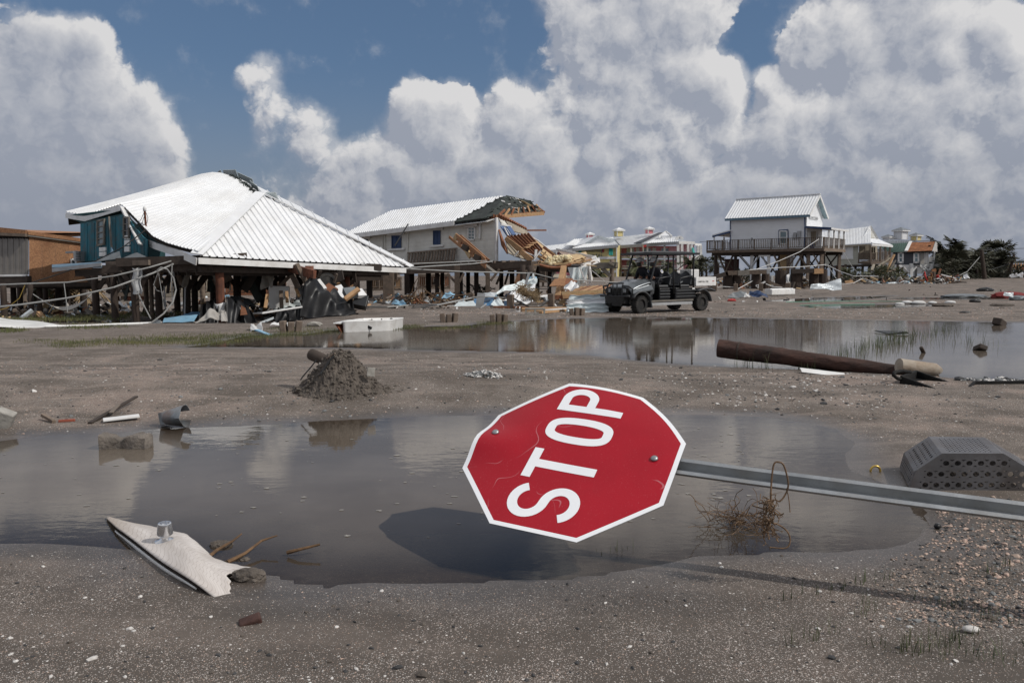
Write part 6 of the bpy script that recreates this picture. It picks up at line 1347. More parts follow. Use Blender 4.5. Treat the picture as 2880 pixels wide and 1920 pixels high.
MB().slab([gp[1]+Vector((0,0,.2)),gp[0]+Vector((0,0,.0)),AT(1610,695,160),AT(1640,672,168)],.15).build('side_slope',mt['white_metal'],ho)
# main roof behind
me0,me1=AT(1744,690,156),AT(1909,679,150);rm0,rm1=AT(1727,669,166),AT(1855,654,162)
roof_strips(ho,lambda s:lerp(me0,me1,s*.78),lambda s:lerp(rm0,rm1,s),40,mt['white_metal'],rib=.12,ribw=.2)
MB().slab([lerp(me0,me1,.24)+Vector((0,0,.3)),lerp(me0,me1,.36)+Vector((0,0,.3)),AT(1866,653.5,161),AT(1852,654,161)],.1).build('bare_felt',mt['charcoal_siding'],ho)
roof_strips(ho,lambda s:lerp(AT(1819,684,152),me1,s),lambda s:lerp(AT(1852,668,158),AT(1902,666,155),s),15,mt['white_metal'],rib=.12,ribw=.2)
lw0,lw1=AT(1525,706,165),AT(1618,698,160)
roof_strips(ho,lambda s:lerp(lw0,lw1,s),lambda s:lerp(AT(1528,692.5,172),AT(1618,672,168),s) if s<.01 else poly_at([(0,AT(1528,692.5,172)),(.6,AT(1590,686,171)),(1,AT(1616,673,169))],s),28,mt['white_metal'],rib=.12,ribw=.2)
roof_strips(ho,lambda s:lerp(AT(1590,690,160),AT(1660,690,160),s),lambda s:lerp(AT(1616,673,168),AT(1728,668,167),s),22,mt['white_metal'],rib=.12,ribw=.2)
for (a,b_,c_) in (((1852,667,155),(1872,653,156),(1888,666,155)),((1899,672,152),(1911,666,152),(1920,673,152))):
 P=[AT(*a),AT(*b_),AT(*c_)];MB().slab(P,.3).build('gable_wall',mt['white_siding'],ho);MB().slab([lerp(P[0],P[1],.2)-Vector((0,.2,.0)),lerp(lerp(P[0],P[2],.5),P[1],.35)-Vector((0,.2,0)),lerp(P[2],P[1],.2)-Vector((0,.2,0))],.1).build('gable_patch',mt['pink_light'],ho)
 for p,q in ((P[0],P[1]),(P[1],P[2])):beamP(ho,p-Vector((0,.3,0)),q-Vector((0,.3,0)),.2,.5,mt['white_paint'],'barge_board')
MB().slab([AT(1908,679,150),AT(1953,684,152),AT(1972,690,154),AT(1950,682,158),AT(1905,672,154)],.2).build('end_roof',mt['galv_sheet'],ho)
beamP(ho,AT(1908,682,150),AT(1953,683,151.5),.2,.5,mt['white_paint'],'fascia');beamP(ho,AT(1953,687,152),AT(1972,689,154),.2,.45,mt['white_paint'],'fascia');beamP(ho,me0-Vector((0,.2,.3)),me1-Vector((0,.2,.3)),.2,.55,mt['grey_paint'],'fascia')
beamP(ho,lw0-Vector((0,.2,.3)),lw1-Vector((0,.2,.3)),.2,.5,mt['white_paint'],'fascia')
for (px,py,Y,w,h,m) in ((1659,672,165,1.05,.75,'pink_siding'),(1740,665,163,1.35,1.05,'yellow_siding'),(1826,657,160,1.12,.72,'pink_siding')):cupola(ho,px,py,Y,w,h,mt[m],mt['white_metal'],.35)
# pink wing: walls, two gallery floors, posts, doors, windows, railings
def pk(x,y,d=0):return AT(x,y,lerp(158,153.5,(x-1748)/160)-d)
for (y0,y1,n) in ((724,692,8),(765,730,9)):
 for i in range(n):
  a,b_=i/n,(i+1)/n;MB().slab([pk(1748,lerp(y0,y1,a)),pk(1882,lerp(y0,y1,a)),pk(1882,lerp(y0,y1,b_)),pk(1748,lerp(y0,y1,b_))],.15).build('siding_board',mt['pink_siding'],ho)
  MB().slab([pk(1882,lerp(y0,y1,a),1),pk(1904,lerp(y0,y1,a),1),pk(1904,lerp(y0,y1,b_),1),pk(1882,lerp(y0,y1,b_),1)],.15).build('siding_board',mt['pink_light'],ho)
for y in (727.5,758):MB().slab([pk(1748,y-1,0),pk(1906,y-1,0),pk(1906,y,2.2),pk(1748,y,2.2)],.35).build('gallery_floor',mt['grey_paint'],ho)
for x in (1775,1821,1869):beamP(ho,pk(x,770,2.2),pk(x,688,2.2),.3,.3,mt['white_paint'],'gallery_post')
for (y0,y1) in ((724,697),(758,734)):
 for x in (1762,1810,1860):
  fo=MB().slab([pk(x,y0-8,.15),pk(x+21,y0-8,.15),pk(x+21,y1+1,.15),pk(x,y1+1,.15)],.1).build('window',mt['white_paint'],ho)
  for k in range(2):MB().slab([pk(x+1+10*k,y0-9,.3),pk(x+9.5+10*k,y0-9,.3),pk(x+9.5+10*k,y1+2,.3),pk(x+1+10*k,y1+2,.3)],.05).build('pane',mt['glass_pale'],fo)
 for x in (1788.5,1835):MB().slab([pk(x,y0,.15),pk(x+10,y0,.15),pk(x+10,y1,.15),pk(x,y1,.15)],.1).build('door',mt['cloth_white'],ho)
for y in (727,758):
 for k in range(2):beamP(ho,pk(1750,y-(3+7*k),2.2),pk(1906,y-(3+7*k),2.2),.08,.10,mt['white_paint'],'gallery_rail')
 for k in range(40):beamP(ho,pk(1752+3.9*k,y-1,2.2),pk(1752+3.9*k,y-10,2.2),.05,.05,mt['white_paint'],'baluster')
# pink end pavilion with posts, balcony and outside stair
for i in range(24):
 a,b_=i/24,(i+1)/24;MB().slab([AT(1909,lerp(775,686,a),153),AT(1952,lerp(775,688,a),155),AT(1952,lerp(775,688,b_),155),AT(1909,lerp(775,686,b_),153)],.15).build('siding_board',mt['pink_light'],ho)
for (x,y0,y1,Y) in ((1907,757,684,150),(1918,756,686,150.4),(1935,745,686,151),(1945,745,688,151.4),(1963,735,692,153),(1971,742,690,153)):beamP(ho,AT(x,y0,Y),AT(x,y1,Y),.45,.35,mt['white_paint'],'gallery_post')
MB().slab([AT(1938,747,150),AT(1975,747,151),AT(1972,743,156),AT(1938,743,155)],.5).build('balcony',mt['white_paint'],ho);MB().slab([AT(1953,722,152),AT(1972,722,153),AT(1970,719,156),AT(1953,719,156)],.4).build('balcony',mt['white_paint'],ho)
for (xa,xb,y,n) in ((1938,1975,745,14),(1908,1921,756,5)):
 beamP(ho,AT(xa,y-14,150),AT(xb,y-14,151),.1,.12,mt['white_paint'],'balcony_rail')
 for k in range(n):beamP(ho,AT(lerp(xa,xb,k/(n-1)),y,150),AT(lerp(xa,xb,k/(n-1)),y-14,150),.06,.06,mt['white_paint'],'baluster')
for k in range(4):MB().box(AT(1950+5*k,739,151),1.1,.5,.9).build('planter',mt['charcoal_siding'],ho)
MB().slab([AT(1905,760,149.8),AT(1921,760,150.2),AT(1921,756,154),AT(1905,756,154)],.5).build('balcony',mt['white_paint'],ho)
beamP(ho,AT(1920,720,151),AT(1946,752,150),.3,.6,mt['dark_wood'],'stair_flight');beamP(ho,AT(1905,722,152),AT(1916,745,151),.3,1.2,mt['dark_wood'],'stair_flight')
a,b_=AT(1946,697,151),AT(1953,713,150.6);MB().slab([a,AT(1949,696,151.5),AT(1954,713,150.8),AT(1948,713,150.2)],.1).build('shutter',mt['teal_shutter'],ho)
for (x0,x1) in ((1534,1547),(1558,1566),(1573,1580),(1603,1614)):
 fo=MB().slab([AT(x0,716,163),AT(x1,716,163),AT(x1,709,163),AT(x0,709,163)],.2).build('window',mt['white_paint'],ho);MB().slab([AT(x0+1,715.5,162.8),AT(x1-1,715.5,162.8),AT(x1-1,709.5,162.8),AT(x0+1,709.5,162.8)],.1).build('pane',mt['glass_pale'],fo)
MB().slab([AT(1525,775,164),AT(1617,775,163),AT(1617,698,163),AT(1525,706,164)],.3).build('wall',mt['pink_siding'],ho)
for x in (1565,1605):beamP(ho,AT(x,730,161.5),AT(x,702,161.5),.3,.3,mt['white_paint'],'gallery_post')
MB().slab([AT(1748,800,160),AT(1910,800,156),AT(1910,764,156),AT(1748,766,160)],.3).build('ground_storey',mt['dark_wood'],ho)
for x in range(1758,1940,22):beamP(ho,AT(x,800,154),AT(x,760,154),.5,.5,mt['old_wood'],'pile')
fgp=T('flag_pole','leaning pole with a small red and white flag in front of the pink hotel wing','flag pole',AT(1811,770,140))
MB().tube([AT(1811,730,140),AT(1807,686,140)],.12,6).build('pole',mt['interior'],fgp);MB().grid(lambda u,v:AT(lerp(1809,1818,u),lerp(694,689,v)+.7*sin(6*u),140),6,2,.03).build('flag',mt['red_plastic'],fgp)

# ---------------------------------------------------------------- utility cart with two riders
PR,PF=Vector((6.52,27.45,0)),Vector((4.17,25.85,0));PR.z,PF.z=.085,TZ(PF.x,PF.y)+.0
PF.z=TZ(PF.x,PF.y);PR.z=max(TZ(PR.x,PR.y),PF.z+.03)
CX=(PF-PR).normalized();CY=Vector((0,0,1)).cross(CX).normalized();CZ=CX.cross(CY)
CO=PF.copy()                                                # origin: ground under the near front wheel; x forward, y to the near (left) side, z up
WB=(PF-PR).length;TR=1.22
def L(x,y,z):return CO+CX*x+CY*(y)+CZ*z
ct=T('utility_cart','dark utility cart with a black canopy and white cargo bed driving past the puddle','utility cart',L(-1.4,-.6,0))
RW=.285
def cm():return MB()
def cprism(mb,prof,y0,y1,m=0,y0t=None):
 """side profile (x, z) extruded across the cart from y0 to y1"""
 n=len(prof);vs=[L(x,y0,z) for x,z in prof]+[L(x,y1,z) for x,z in prof]
 mb.add(vs,[tuple(range(n)),tuple(range(2*n-1,n-1,-1))]+[(i,i+n,(i+1) % n+n,(i+1) % n) for i in range(n)],m);return mb
def ctube(pts,r,n=8):return cm().tube([L(*p) for p in pts],r,n)
Rc=Matrix((CX,CY,CZ)).transposed()
def cbox(x,y,z,sx,sy,sz,mb=None):return (mb or cm()).box(L(x,y,z),sx,sy,sz,Rc)
# wheels
def wheel(x,y,steer=0.0):
 ax=(Matrix.Rotation(steer,3,CZ) @ CY);c=L(x,y,RW);w_=.24
 wo=bpy.data.objects.new('wheel',None);COL.objects.link(wo);wo.parent=ct;wo.location=c-root_of(ct)
 mb=cm();mb.lathe(c,ax,[(-w_/2,RW*.60),(-w_/2,RW*.90),(-w_*.36,RW*.97),(-w_*.2,RW),(w_*.2,RW),(w_*.36,RW*.97),(w_/2,RW*.90),(w_/2,RW*.60),(w_*.3,RW*.57)],36)
 d,xx,uu=basis(ax)
 for k in range(22):
  for sgn_ in (-1,1):
   a=2*pi*(k+.25*sgn_)/22;rad=xx*cos(a)+uu*sin(a);p=c+rad*RW*.985+d*sgn_*w_*.30
   mb.box(p,.034,.10,.046,Matrix((rad,d,rad.cross(d))).transposed())
 mb.build('tyre',mt['tyre'],wo,False)
 s_=1 if y>-.6 else-1;fo=c+ax*(w_*.34)*s_
 mb=cm();mb.lathe(fo-ax*.10*s_,ax*s_,[(0,RW*.58),(.08,RW*.58),(.095,RW*.54),(.05,RW*.48),(.03,RW*.30),(.055,RW*.20),(.06,RW*.02)],24);rim=mb.build('rim',mt['black_paint'],wo,'auto')
 for k in range(5):
  a=2*pi*k/5;p=fo-ax*.045*s_+(xx*cos(a)+uu*sin(a))*RW*.25;MB().lathe(p,ax*s_,[(0,.014),(.03,.012),(.032,.002)],6).build('lug_nut',mt['galv'],rim)
for x,y,st in ((0,0,.12),(0,-TR,.12),(-WB,0,0),(-WB,-TR,0)):wheel(x,y-.06,st)
YC=-TR/2-.03;HWD=.62
# hood and front
def hood(u,v):
 y=lerp(-HWD,HWD,u);e=abs(y/HWD);x=lerp(-.52,.46,v)-.10*e**3*v;z=lerp(1.07,.86,v**1.3)-.10*e**4-.05*v**6+.025*(abs(e-.55)<.12)
 return L(x,YC+y,z)
cm().grid(hood,24,14,.03).build('hood',mt['silver_paint'],ct,True)
for s_ in (-1,1):cm().grid(lambda u,v:L(lerp(-.50,.44,u)-.08*v,YC+s_*(HWD-.02+.05*v),lerp(lerp(.965,.77,u),lerp(.74,.62,u),v)),10,4,.02).build('hood_side',mt['silver_paint'],ct,True)
mb=cm();mb.grid(lambda u,v:hood(.5+(u-.5)*.42,v*.55)+CZ*.012,10,6,.01);mb.build('hood_scoop',mt['char_plastic'],ct,True)
cbox(.32,YC,.71,.22,1.05,.26).build('grille',mt['black_plastic'],ct,bevel=.03)
for k in range(3):cbox(.44,YC,.64+.07*k,.03,.62,.025).build('grille_bar',mt['black_paint'],ct)
for s_ in (-1,1):
 cbox(.43,YC+s_*.40,.74,.05,.30,.16).build('headlight_housing',mt['black_plastic'],ct);cbox(.455,YC+s_*.38,.74,.03,.14,.12).build('headlight',mt['lamp_glass'],ct,bevel=.01);cbox(.47,YC+s_*.26,.52,.02,.05,.05).build('marker_lamp',mt['orange_lens'],ct)
g_=lambda pts,r=.028:ctube(pts,r).build('brush_guard',mt['black_paint'],ct,True)
g_([(.50,YC-.36,.34),(.54,YC-.36,.58),(.53,YC-.36,.90),(.47,YC-.33,.98),(.47,YC+.33,.98),(.53,YC+.36,.90),(.54,YC+.36,.58),(.50,YC+.36,.34)])
g_([(.53,YC-.36,.90),(.50,YC-.62,.88),(.40,YC-.70,.80),(.40,YC-.70,.62),(.53,YC-.40,.56)]);g_([(.53,YC+.36,.90),(.50,YC+.62,.88),(.40,YC+.70,.80),(.40,YC+.70,.62),(.53,YC+.40,.56)])
g_([(.54,YC-.70,.56),(.50,YC,.56),(.54,YC+.70,.56)],.04);g_([(.51,YC-.4,.36),(.51,YC+.4,.36)]);g_([(.54,YC-.10,.58),(.53,YC-.10,.96)],.02);g_([(.54,YC+.10,.58),(.53,YC+.10,.96)],.02)
cbox(.46,YC,.44,.20,.9,.22).build('skid_plate',mt['black_plastic'],ct)
cbox(.2,YC,.30,.5,.5,.12).build('front_axle',mt['black_paint'],ct)
for s_ in (-1,1):ctube([(.1,YC+s_*.28,.30),(.05,YC+s_*.34,.66)],.06,10).build('shock',mt['galv'],ct)
# fenders
def fender(x0,y0,y1,R,a0,a1,name):
 cm().grid(lambda u,v:L(x0+R*cos(radians(lerp(a0,a1,u))),lerp(y0,y1,v),RW+R*sin(radians(lerp(a0,a1,u)))),14,3,.04).build(name,mt['char_plastic'],ct,True)
for s_ in (0,1):
 y0,y1=(.09,-.26) if s_==0 else (-TR-.15,-TR+.2)
 fender(0,y0,y1,.40,-15+180,30,'front_fender');fender(-WB,y0,y1,.40,178,55,'rear_fender'); 
 cm().grid(lambda u,v:L(-.36-.10*u,lerp(y0,y1,v),lerp(.62,.18,u)),5,2,.04).build('mud_flap',mt['char_plastic'],ct)
cm().grid(lambda u,v:L(-WB+lerp(.25,-.62,u),lerp(.10,-.25,v),.70+.07*sin(pi*u)-.10*max(0,u-.8)*5*.2),10,3,.05).build('rear_fender',mt['char_plastic'],ct,True)
# floor, frame rails, body tubs
mb=cm();cprism(mb,[(-.40,.34),(-2.42,.34),(-2.42,.40),(-.40,.40)],YC-HWD,YC+HWD);mb.build('floor',mt['char_plastic'],ct)
for s_ in (-1,1):cbox(-1.42,YC+s_*(HWD-.02),.28,2.0,.06,.09).build('side_rail',mt['grey_paint'],ct);cbox(-1.4,YC+s_*HWD,.38,2.1,.05,.05).build('side_step',mt['grey_wood'],ct)
for (xa,xb) in ((-.88,-1.38),(-1.62,-2.62)):
 prof=[(xa,.40),(xb,.40),(xb,.80),(xa-.04,.80),(xa,.70)];mb=cm();cprism(mb,prof,YC-HWD+.04,YC+HWD-.02);mb.build('seat_base',mt['black_plastic'],ct,bevel=.03)
 for k in range(3):cbox((xa+xb)/2,YC+HWD-.01,.50+.10*k,abs(xb-xa)*.94,.04,.035).build('moulding_rib',mt['char_plastic'],ct,bevel=.01)
for x in (-1.12,-2.12):
 cbox(x,YC,.85,.46,1.14,.11).build('seat_cushion',mt['seat_vinyl'],ct,bevel=.04)
 mb=cm()
 def bk_(u,v,x=x):y=lerp(-.57,.57,u);t=.10*cos(2*pi*(u*2)+pi)*v;z=lerp(.90,1.30,v)+t*.55-.10*(abs(2*u-1)**6)*v;return L(x-.24-.10*v,YC+y,z)
 mb.grid(bk_,26,8,.10);mb.build('seat_back',mt['seat_vinyl'],ct,True)
 cbox(x-.26,YC,.84,.06,.3,.14).build('seat_bracket',mt['black_paint'],ct)
 for s_ in (-1,1):ctube([(x+.26,YC+s_*.60,.78),(x+.30,YC+s_*.60,1.0),(x+.24,YC+s_*.60,1.12),(x-.05,YC+s_*.60,1.16),(x-.30,YC+s_*.60,1.18)],.026).build('hip_rail',mt['black_paint'],ct,True)
 for s_ in (-.3,.3):ctube([(x+.02,YC+s_,.92),(x-.10,YC+s_+.05,1.0)],.022,6).build('belt_buckle',mt['galv'],ct)
# dash and steering
mb=cm();cprism(mb,[(-.48,.55),(-.66,.62),(-.70,.98),(-.52,1.08),(-.46,1.0)],YC-HWD+.02,YC+HWD-.02);mb.build('dashboard',mt['char_plastic'],ct,bevel=.03)
sc_=Vector((-.80,YC+.28,1.10));sx_=(CX*-.75+CZ*.66).normalized()
d,xx,uu=basis(sx_);mb=cm();mb.tube([L(*sc_)+(xx*cos(a)+uu*sin(a))*.18 for a in [2*pi*k/20 for k in range(21)]],.017,6);mb.tube([L(*sc_),L(-.62,YC+.28,.98)],.025,6);mb.tube([L(*sc_)-xx*.17,L(*sc_)+xx*.17],.012,5);mb.build('steering_wheel',mt['black_plastic'],ct,True)
# canopy and its posts
def can(u,v):
 y=lerp(-.70,.70,u);x=lerp(-.40,-2.62,v);e=abs(y/.70);f=abs(2*v-1)
 return L(x,YC+y,1.955+.055*(1-e**4)*(1-f**5)+.02*(abs(e-.6)<.15))
cm().grid(can,22,20,.035).build('canopy',mt['black_paint'],ct,True)
mb=cm()
for p,q in (((-.38,-.72),(-.38,.72)),((-2.64,-.72),(-2.64,.72)),((-.38,-.71),(-2.64,-.71)),((-.38,.71),(-2.64,.71))):mb.beam(L(p[0],YC+p[1],1.935),L(q[0],YC+q[1],1.935),.05,.07,CZ)
mb.build('canopy_rim',mt['black_paint'],ct)
for s_ in (-1,1):
 y=YC+s_*.60
 ctube([(-.44,y,.92),(-.50,y,1.05),(-.72,y,1.70),(-.82,y,1.94)],.030).build('canopy_post',mt['black_paint'],ct,True)
 ctube([(-1.55,y,.60),(-1.53,y,1.2),(-1.52,y,1.85),(-1.46,y,1.94)],.028).build('canopy_post',mt['black_paint'],ct,True)
 ctube([(-2.50,y,.70),(-2.48,y,1.3),(-2.50,y,1.84),(-2.44,y,1.94)],.028).build('canopy_post',mt['black_paint'],ct,True)
# cargo bed with lettering, and the white cooler in it
XB0,XB1=-2.58,-3.58
cbox((XB0+XB1)/2,YC,.86,XB0-XB1,1.24,.05).build('bed_floor',mt['black_paint'],ct)
for s_ in (-1,1):cbox((XB0+XB1)/2,YC+s_*.62,.99,XB0-XB1,.04,.30).build('bed_side',mt['white_paint'],ct,bevel=.012)
cbox(XB1,YC,.99,.04,1.2,.30).build('tailgate',mt['white_paint'],ct);cbox(XB0,YC,.99,.04,1.2,.30).build('bed_front',mt['white_paint'],ct)
text_mesh('CARRYALL 1700',.12,mt['black_paint'],L(XB0-.34,YC+.643,.985),-CX,CZ,'bed_lettering',ct,thick=.004,width=.52)
cbox(XB1+.15,YC+.643,1.0,.10,.006,.02).build('bed_decal',mt['red_plastic'],ct);cbox(XB0+.12,YC+HWD+.015,.76,.12,.01,.05).build('side_decal',mt['white_paint'],ct)
text_mesh('1',.07,mt['black_paint'],L(.0,YC+.40,.905),CX,-CY,'hood_emblem',ct,thick=.004)
cbox(-.05,YC+.3,.985,.16,.03,.01).build('hood_emblem',mt['black_paint'],ct)
MB().box(L(-2.95,YC-.02,1.20),.40,.55,.42,Rc).alone('cooler',mt['white_paint'],'white cooler box standing in the cart\'s cargo bed','cooler',bevel=.03)
cbox(-WB,YC,.34,.3,.8,.2).build('rear_axle',mt['black_paint'],ct)

# riders: one skinned body each, clothing and helmet as children
def skin_body(name,joints,edges,radii,root,mats,matf,parent_pos):
 me=bpy.data.meshes.new(name);me.from_pydata([tuple(Vector(j)-parent_pos) for j in joints],edges,[]);o=bpy.data.objects.new(name,me);COL.objects.link(o);o.location=parent_pos
 o.modifiers.new('skin','SKIN');sv=me.skin_vertices[0].data
 for i,r in enumerate(radii):sv[i].radius=(r,r) if not isinstance(r,tuple) else r
 sv[root].use_root=True
 s2=o.modifiers.new('sub','SUBSURF');s2.levels=2;s2.render_levels=2
 dg=bpy.context.evaluated_depsgraph_get();m2=bpy.data.meshes.new_from_object(o.evaluated_get(dg));o.modifiers.clear();o.data=m2;m2.name=name
 m2.materials.clear()
 for mm in mats:m2.materials.append(mm)
 for f in m2.polygons:f.use_smooth=True;f.material_index=matf(f.center+parent_pos)
 return o
def rider(yc,lab,lean,patch=True,look=0.0):
 b=lambda x,y,z:L(x,yc+y,z)
 hx=-.94+lean
 J=[b(-1.16,0,.98),b(-1.12,0,1.14),b(-1.06+lean*.5,0,1.30),b(-1.02+lean*.8,0,1.42),b(-.98+lean,0,1.50),b(hx,0,1.58),b(hx+.01,0,1.68),b(hx-.01,0,1.75)]
 E_=[(i,i+1) for i in range(7)];Rr=[(.17,.13),(.16,.12),(.18,.125),(.15,.10),.058,.075,.088,.055]
 for s_ in (1,-1):
  k=len(J);J+=[b(-1.04+lean*.8,.17*s_,1.40),b(-1.03+lean*.6,.25*s_,1.26),b(-.96+lean*.4,.27*s_,1.12),b(-.84+lean*.2,.22*s_,1.12),b(-.77,.15*s_,1.14)];E_+=[(3,k)]+[(k+i,k+i+1) for i in range(4)];Rr+=[.075,.065,.052,.040,.036]
  k=len(J);J+=[b(-1.08,.10*s_,.98),b(-.88,.13*s_,.99),b(-.70,.15*s_,.98),b(-.66,.15*s_,.76),b(-.66,.15*s_,.52),b(-.56,.16*s_,.45)];E_+=[(0,k)]+[(k+i,k+i+1) for i in range(5)];Rr+=[.10,.092,.075,.065,.050,.045]
 head=b(hx,0,1.62);hands=[J[8+4],J[8+11+4]]
 feet=[J[8+10],J[8+11+10]]
 def mf(c):
  if (c-head).length<.17 and (c-b(hx,0,1.50)).dot(CZ)>.0:return 1
  if min((c-h_).length for h_ in hands)<.055:return 1
  return 0
 pos=b(-1.16,0,.98);o=skin_body('person',J,E_,Rr,0,[mt['navy_cloth'],mt['skin']],mf,pos)
 tag(o,lab,'person')
 hc=b(hx-.015,0,1.685)
 # hands: palm plus five fingers curled round the wheel
 for h_,s_ in zip(hands,(1,-1)):
  mb=MB()
  for f in range(4):q=h_+CX*(.025-.002*abs(f-1))+CY*0+CZ*(.024-.016*f);mb.tube([q-CX*.03,q+CX*.035,q+CX*.05-CY*.02*s_,q+CX*.035-CY*.04*s_],[.010,.009,.008,.006],6)
  mb.tube([h_+CZ*.03-CX*.02,h_+CZ*.045+CX*.02-CY*.015*s_,h_+CZ*.04+CX*.045-CY*.03*s_],[.012,.010,.007],6);mb.build('fingers',mt['skin'],o,True)
 fw=(Matrix.Rotation(look,3,CZ) @ CX);sd_=CZ.cross(fw)
 # face: nose, ears, eyes above a dark mask
 mb=MB();fc=b(hx,0,1.62)
 mb.tube([fc+fw*.085+CZ*.035,fc+fw*.105-CZ*.005],[.010,.016],6); 
 for s_ in (-1,1):mb.box(fc+sd_*s_*.083+CZ*.01,.025,.012,.05,Rc)
 mb.build('face_features',mt['skin'],o,True)
 mb=MB()
 for s_ in (-1,1):mb.box(fc+fw*.083+sd_*s_*.032+CZ*.035,.012,.022,.010,Rc)
 mb.build('eye',mt['black_paint'],o)
 MB().grid(lambda u,v:fc+(fw*cos(lerp(-1.35,1.35,u))+sd_*sin(lerp(-1.35,1.35,u)))*(.102+.022*cos(lerp(-1.35,1.35,u))*(1-abs(2*v-1)))+CZ*lerp(-.095,.022,v),12,6,.01).build('face_mask',mt['black_paint'],o,True)
 def hel(u,v):
  a,e_=2*pi*u,lerp(-.06,pi/2,v);r=.138;return hc+fw*cos(a)*cos(e_)*r*1.18+sd_*sin(a)*cos(e_)*r*.98+CZ*(sin(e_)*r*.98+.012)
 he=MB().grid(hel,26,10,.012).build('helmet',M('helmet_white',(.80,.81,.82),.3,.05,5,rv=0),o,True)
 MB().grid(lambda u,v:hc+(fw*cos(lerp(-.95,.95,u))+sd_*sin(lerp(-.95,.95,u)))*lerp(.140,.176,v)+CZ*(-.002-.025*v),12,3,.008).build('brim',mt['helmet_white'],he,True)
 MB().tube([hc+fw*.163*cos(a)+sd_*.137*sin(a)+CZ*.03 for a in [2*pi*k/24 for k in range(25)]],.006,5).build('goggle_strap',mt['black_paint'],he,True)
 MB().box(hc+fw*.155+CZ*.035,.04,.07,.045,Rc).build('headlamp',mt['black_paint'],he)
 # shoulder patch
 sp_=b(-1.04+lean*.7,.245,1.335);n_=(CY*.93+CZ*.36).normalized();ux=CX;uz=n_.cross(ux)*-1
 uz=(CZ-n_*CZ.dot(n_)).normalized();sp_+=n_*.045
 oc=[sp_+ux*.055*cos(2*pi*(k+.5)/8)*1.08+uz*.06*sin(2*pi*(k+.5)/8)*1.08 for k in range(8)]
 pa=MB().slab(oc,.006).build('sleeve_patch',M('patch_white',(.70,.68,.64),.8,.05,9,rv=0),o)
 MB().slab([sp_+n_*.004+ux*.032*cos(2*pi*k/10)+uz*(.008+.026*sin(2*pi*k/10)) for k in range(10)],.004).build('patch_emblem',M('patch_blue',(.03,.08,.30),.8,.2,30,rv=0),pa)
 MB().slab([sp_+n_*.003-ux*.042-uz*.036,sp_+n_*.003+ux*.042-uz*.036,sp_+n_*.003+ux*.03-uz*.048,sp_+n_*.003-ux*.03-uz*.048],.004).build('patch_band',mt['orange_lens'],pa)
 MB().tube([b(-1.16,.17*cos(a),1.02+.0)+CX*.13*sin(a) for a in [2*pi*k/16 for k in range(17)]],.025,6).build('belt',mt['black_paint'],o,True)
 for s_ in (1,-1):MB().tube([b(-.70,.15*s_,.46),b(-.60,.155*s_,.455),b(-.50,.16*s_,.445)],[.055,.055,.042],8).build('boot',mt['black_paint'],o,True)
 return o
rider(YC+.29,'person in navy uniform, white helmet and dark mask at the wheel of the cart',.04,look=-.15)
rider(YC-.30,'person in navy uniform and white helmet on the cart\'s far front seat',.10,look=-.10)

# ---------------------------------------------------------------- palms and bushes
def frond_mesh(mb,p,az_,el_,Ln,droop,wl,n=12,m=0,tw=0.0):
 """one feather frond: a bending rib with leaflets as thin blades on both sides"""
 d=Vector((cos(az_)*cos(el_),sin(az_)*cos(el_),sin(el_)));q=Vector(p);pts=[q.copy()]
 for i in range(n):d=(d+Vector((0,0,-droop/n))).normalized();q=q+d*(Ln/n);pts.append(q.copy())
 for i in range(n):mb.beam(pts[i],pts[i+1],.03*Ln/2,.03*Ln/2,m=m)
 for i in range(1,n+1):
  t=i/n;dd=(pts[i]-pts[i-1]).normalized();sd_=dd.cross(Vector((0,0,1)));sd_=sd_.normalized() if sd_.length>1e-3 else Vector((1,0,0));w=wl*Ln*(sin(pi*(.12+.86*t))**.7)
  for s_ in (-1,1):
   for k in range(2):
    b_=lerp(pts[i-1],pts[i],.5*k);tip=b_+sd_*s_*w*random.uniform(.7,1.1)+dd*w*random.uniform(.5,.95)-Vector((0,0,w*random.uniform(.1,.6)))
    mb.add([b_,b_+dd*.06*Ln,tip],[(0,1,2)],m)
def fan_mesh(mb,p,az_,el_,Ln,R,m=0):
 d=Vector((cos(az_)*cos(el_),sin(az_)*cos(el_),sin(el_)));c=Vector(p)+d*Ln;mb.beam(p,c,.04,.03,m=m);_,x,u=basis(d)
 for k in range(11):
  a=lerp(-1.5,1.5,k/10);t=(d*cos(a)+x*sin(a)).normalized();e=c+t*R*random.uniform(.75,1.1)-Vector((0,0,R*random.uniform(.1,.5)));s_=t.cross(u).normalized()*R*.07
  mid=lerp(c,e,.55)+Vector((0,0,R*.08));mb.add([c,mid+s_,e,mid-s_],[(0,1,2,3)],m)
def palm(px,Y,ztop,R,label,kind='feather',tr=.17,lean=0.0,nf=26,mat='frond_dark',wind=2.6,trunk=True,name='palm_tree',cat='palm tree',group=None,zb=None):
 x=(px-1440)/F*Y;z0=TZ(x,Y) if zb is None else zb;t=T(name,label,cat,Vector((x,Y,z0)),group);top=Vector((x+lean,Y,ztop))
 if trunk:
  pts=[Vector((x+lean*(i/7)**1.6,Y,lerp(z0-.2,ztop,i/7))) for i in range(8)];mb=MB();mb.tube(pts,[tr*(1.15-.05*i+.06*(i % 2)) for i in range(8)],8);mb.build('trunk',mt['old_wood'] if mat=='frond' else mt['dark_wood'],t)
 mb=MB()
 for i in range(nf):
  a=wind+random.gauss(0,1.25) if random.random()<.72 else random.uniform(0,6.28);e=random.uniform(-.55,1.25)
  if kind=='feather':frond_mesh(mb,top,a,e,R*random.uniform(.7,1.1),random.uniform(.9,1.9),.30)
  else:fan_mesh(mb,top,a,random.uniform(-.7,1.3),R*random.uniform(.35,.6),R*.55)
 mb.build('crown',mt[mat],t);return t
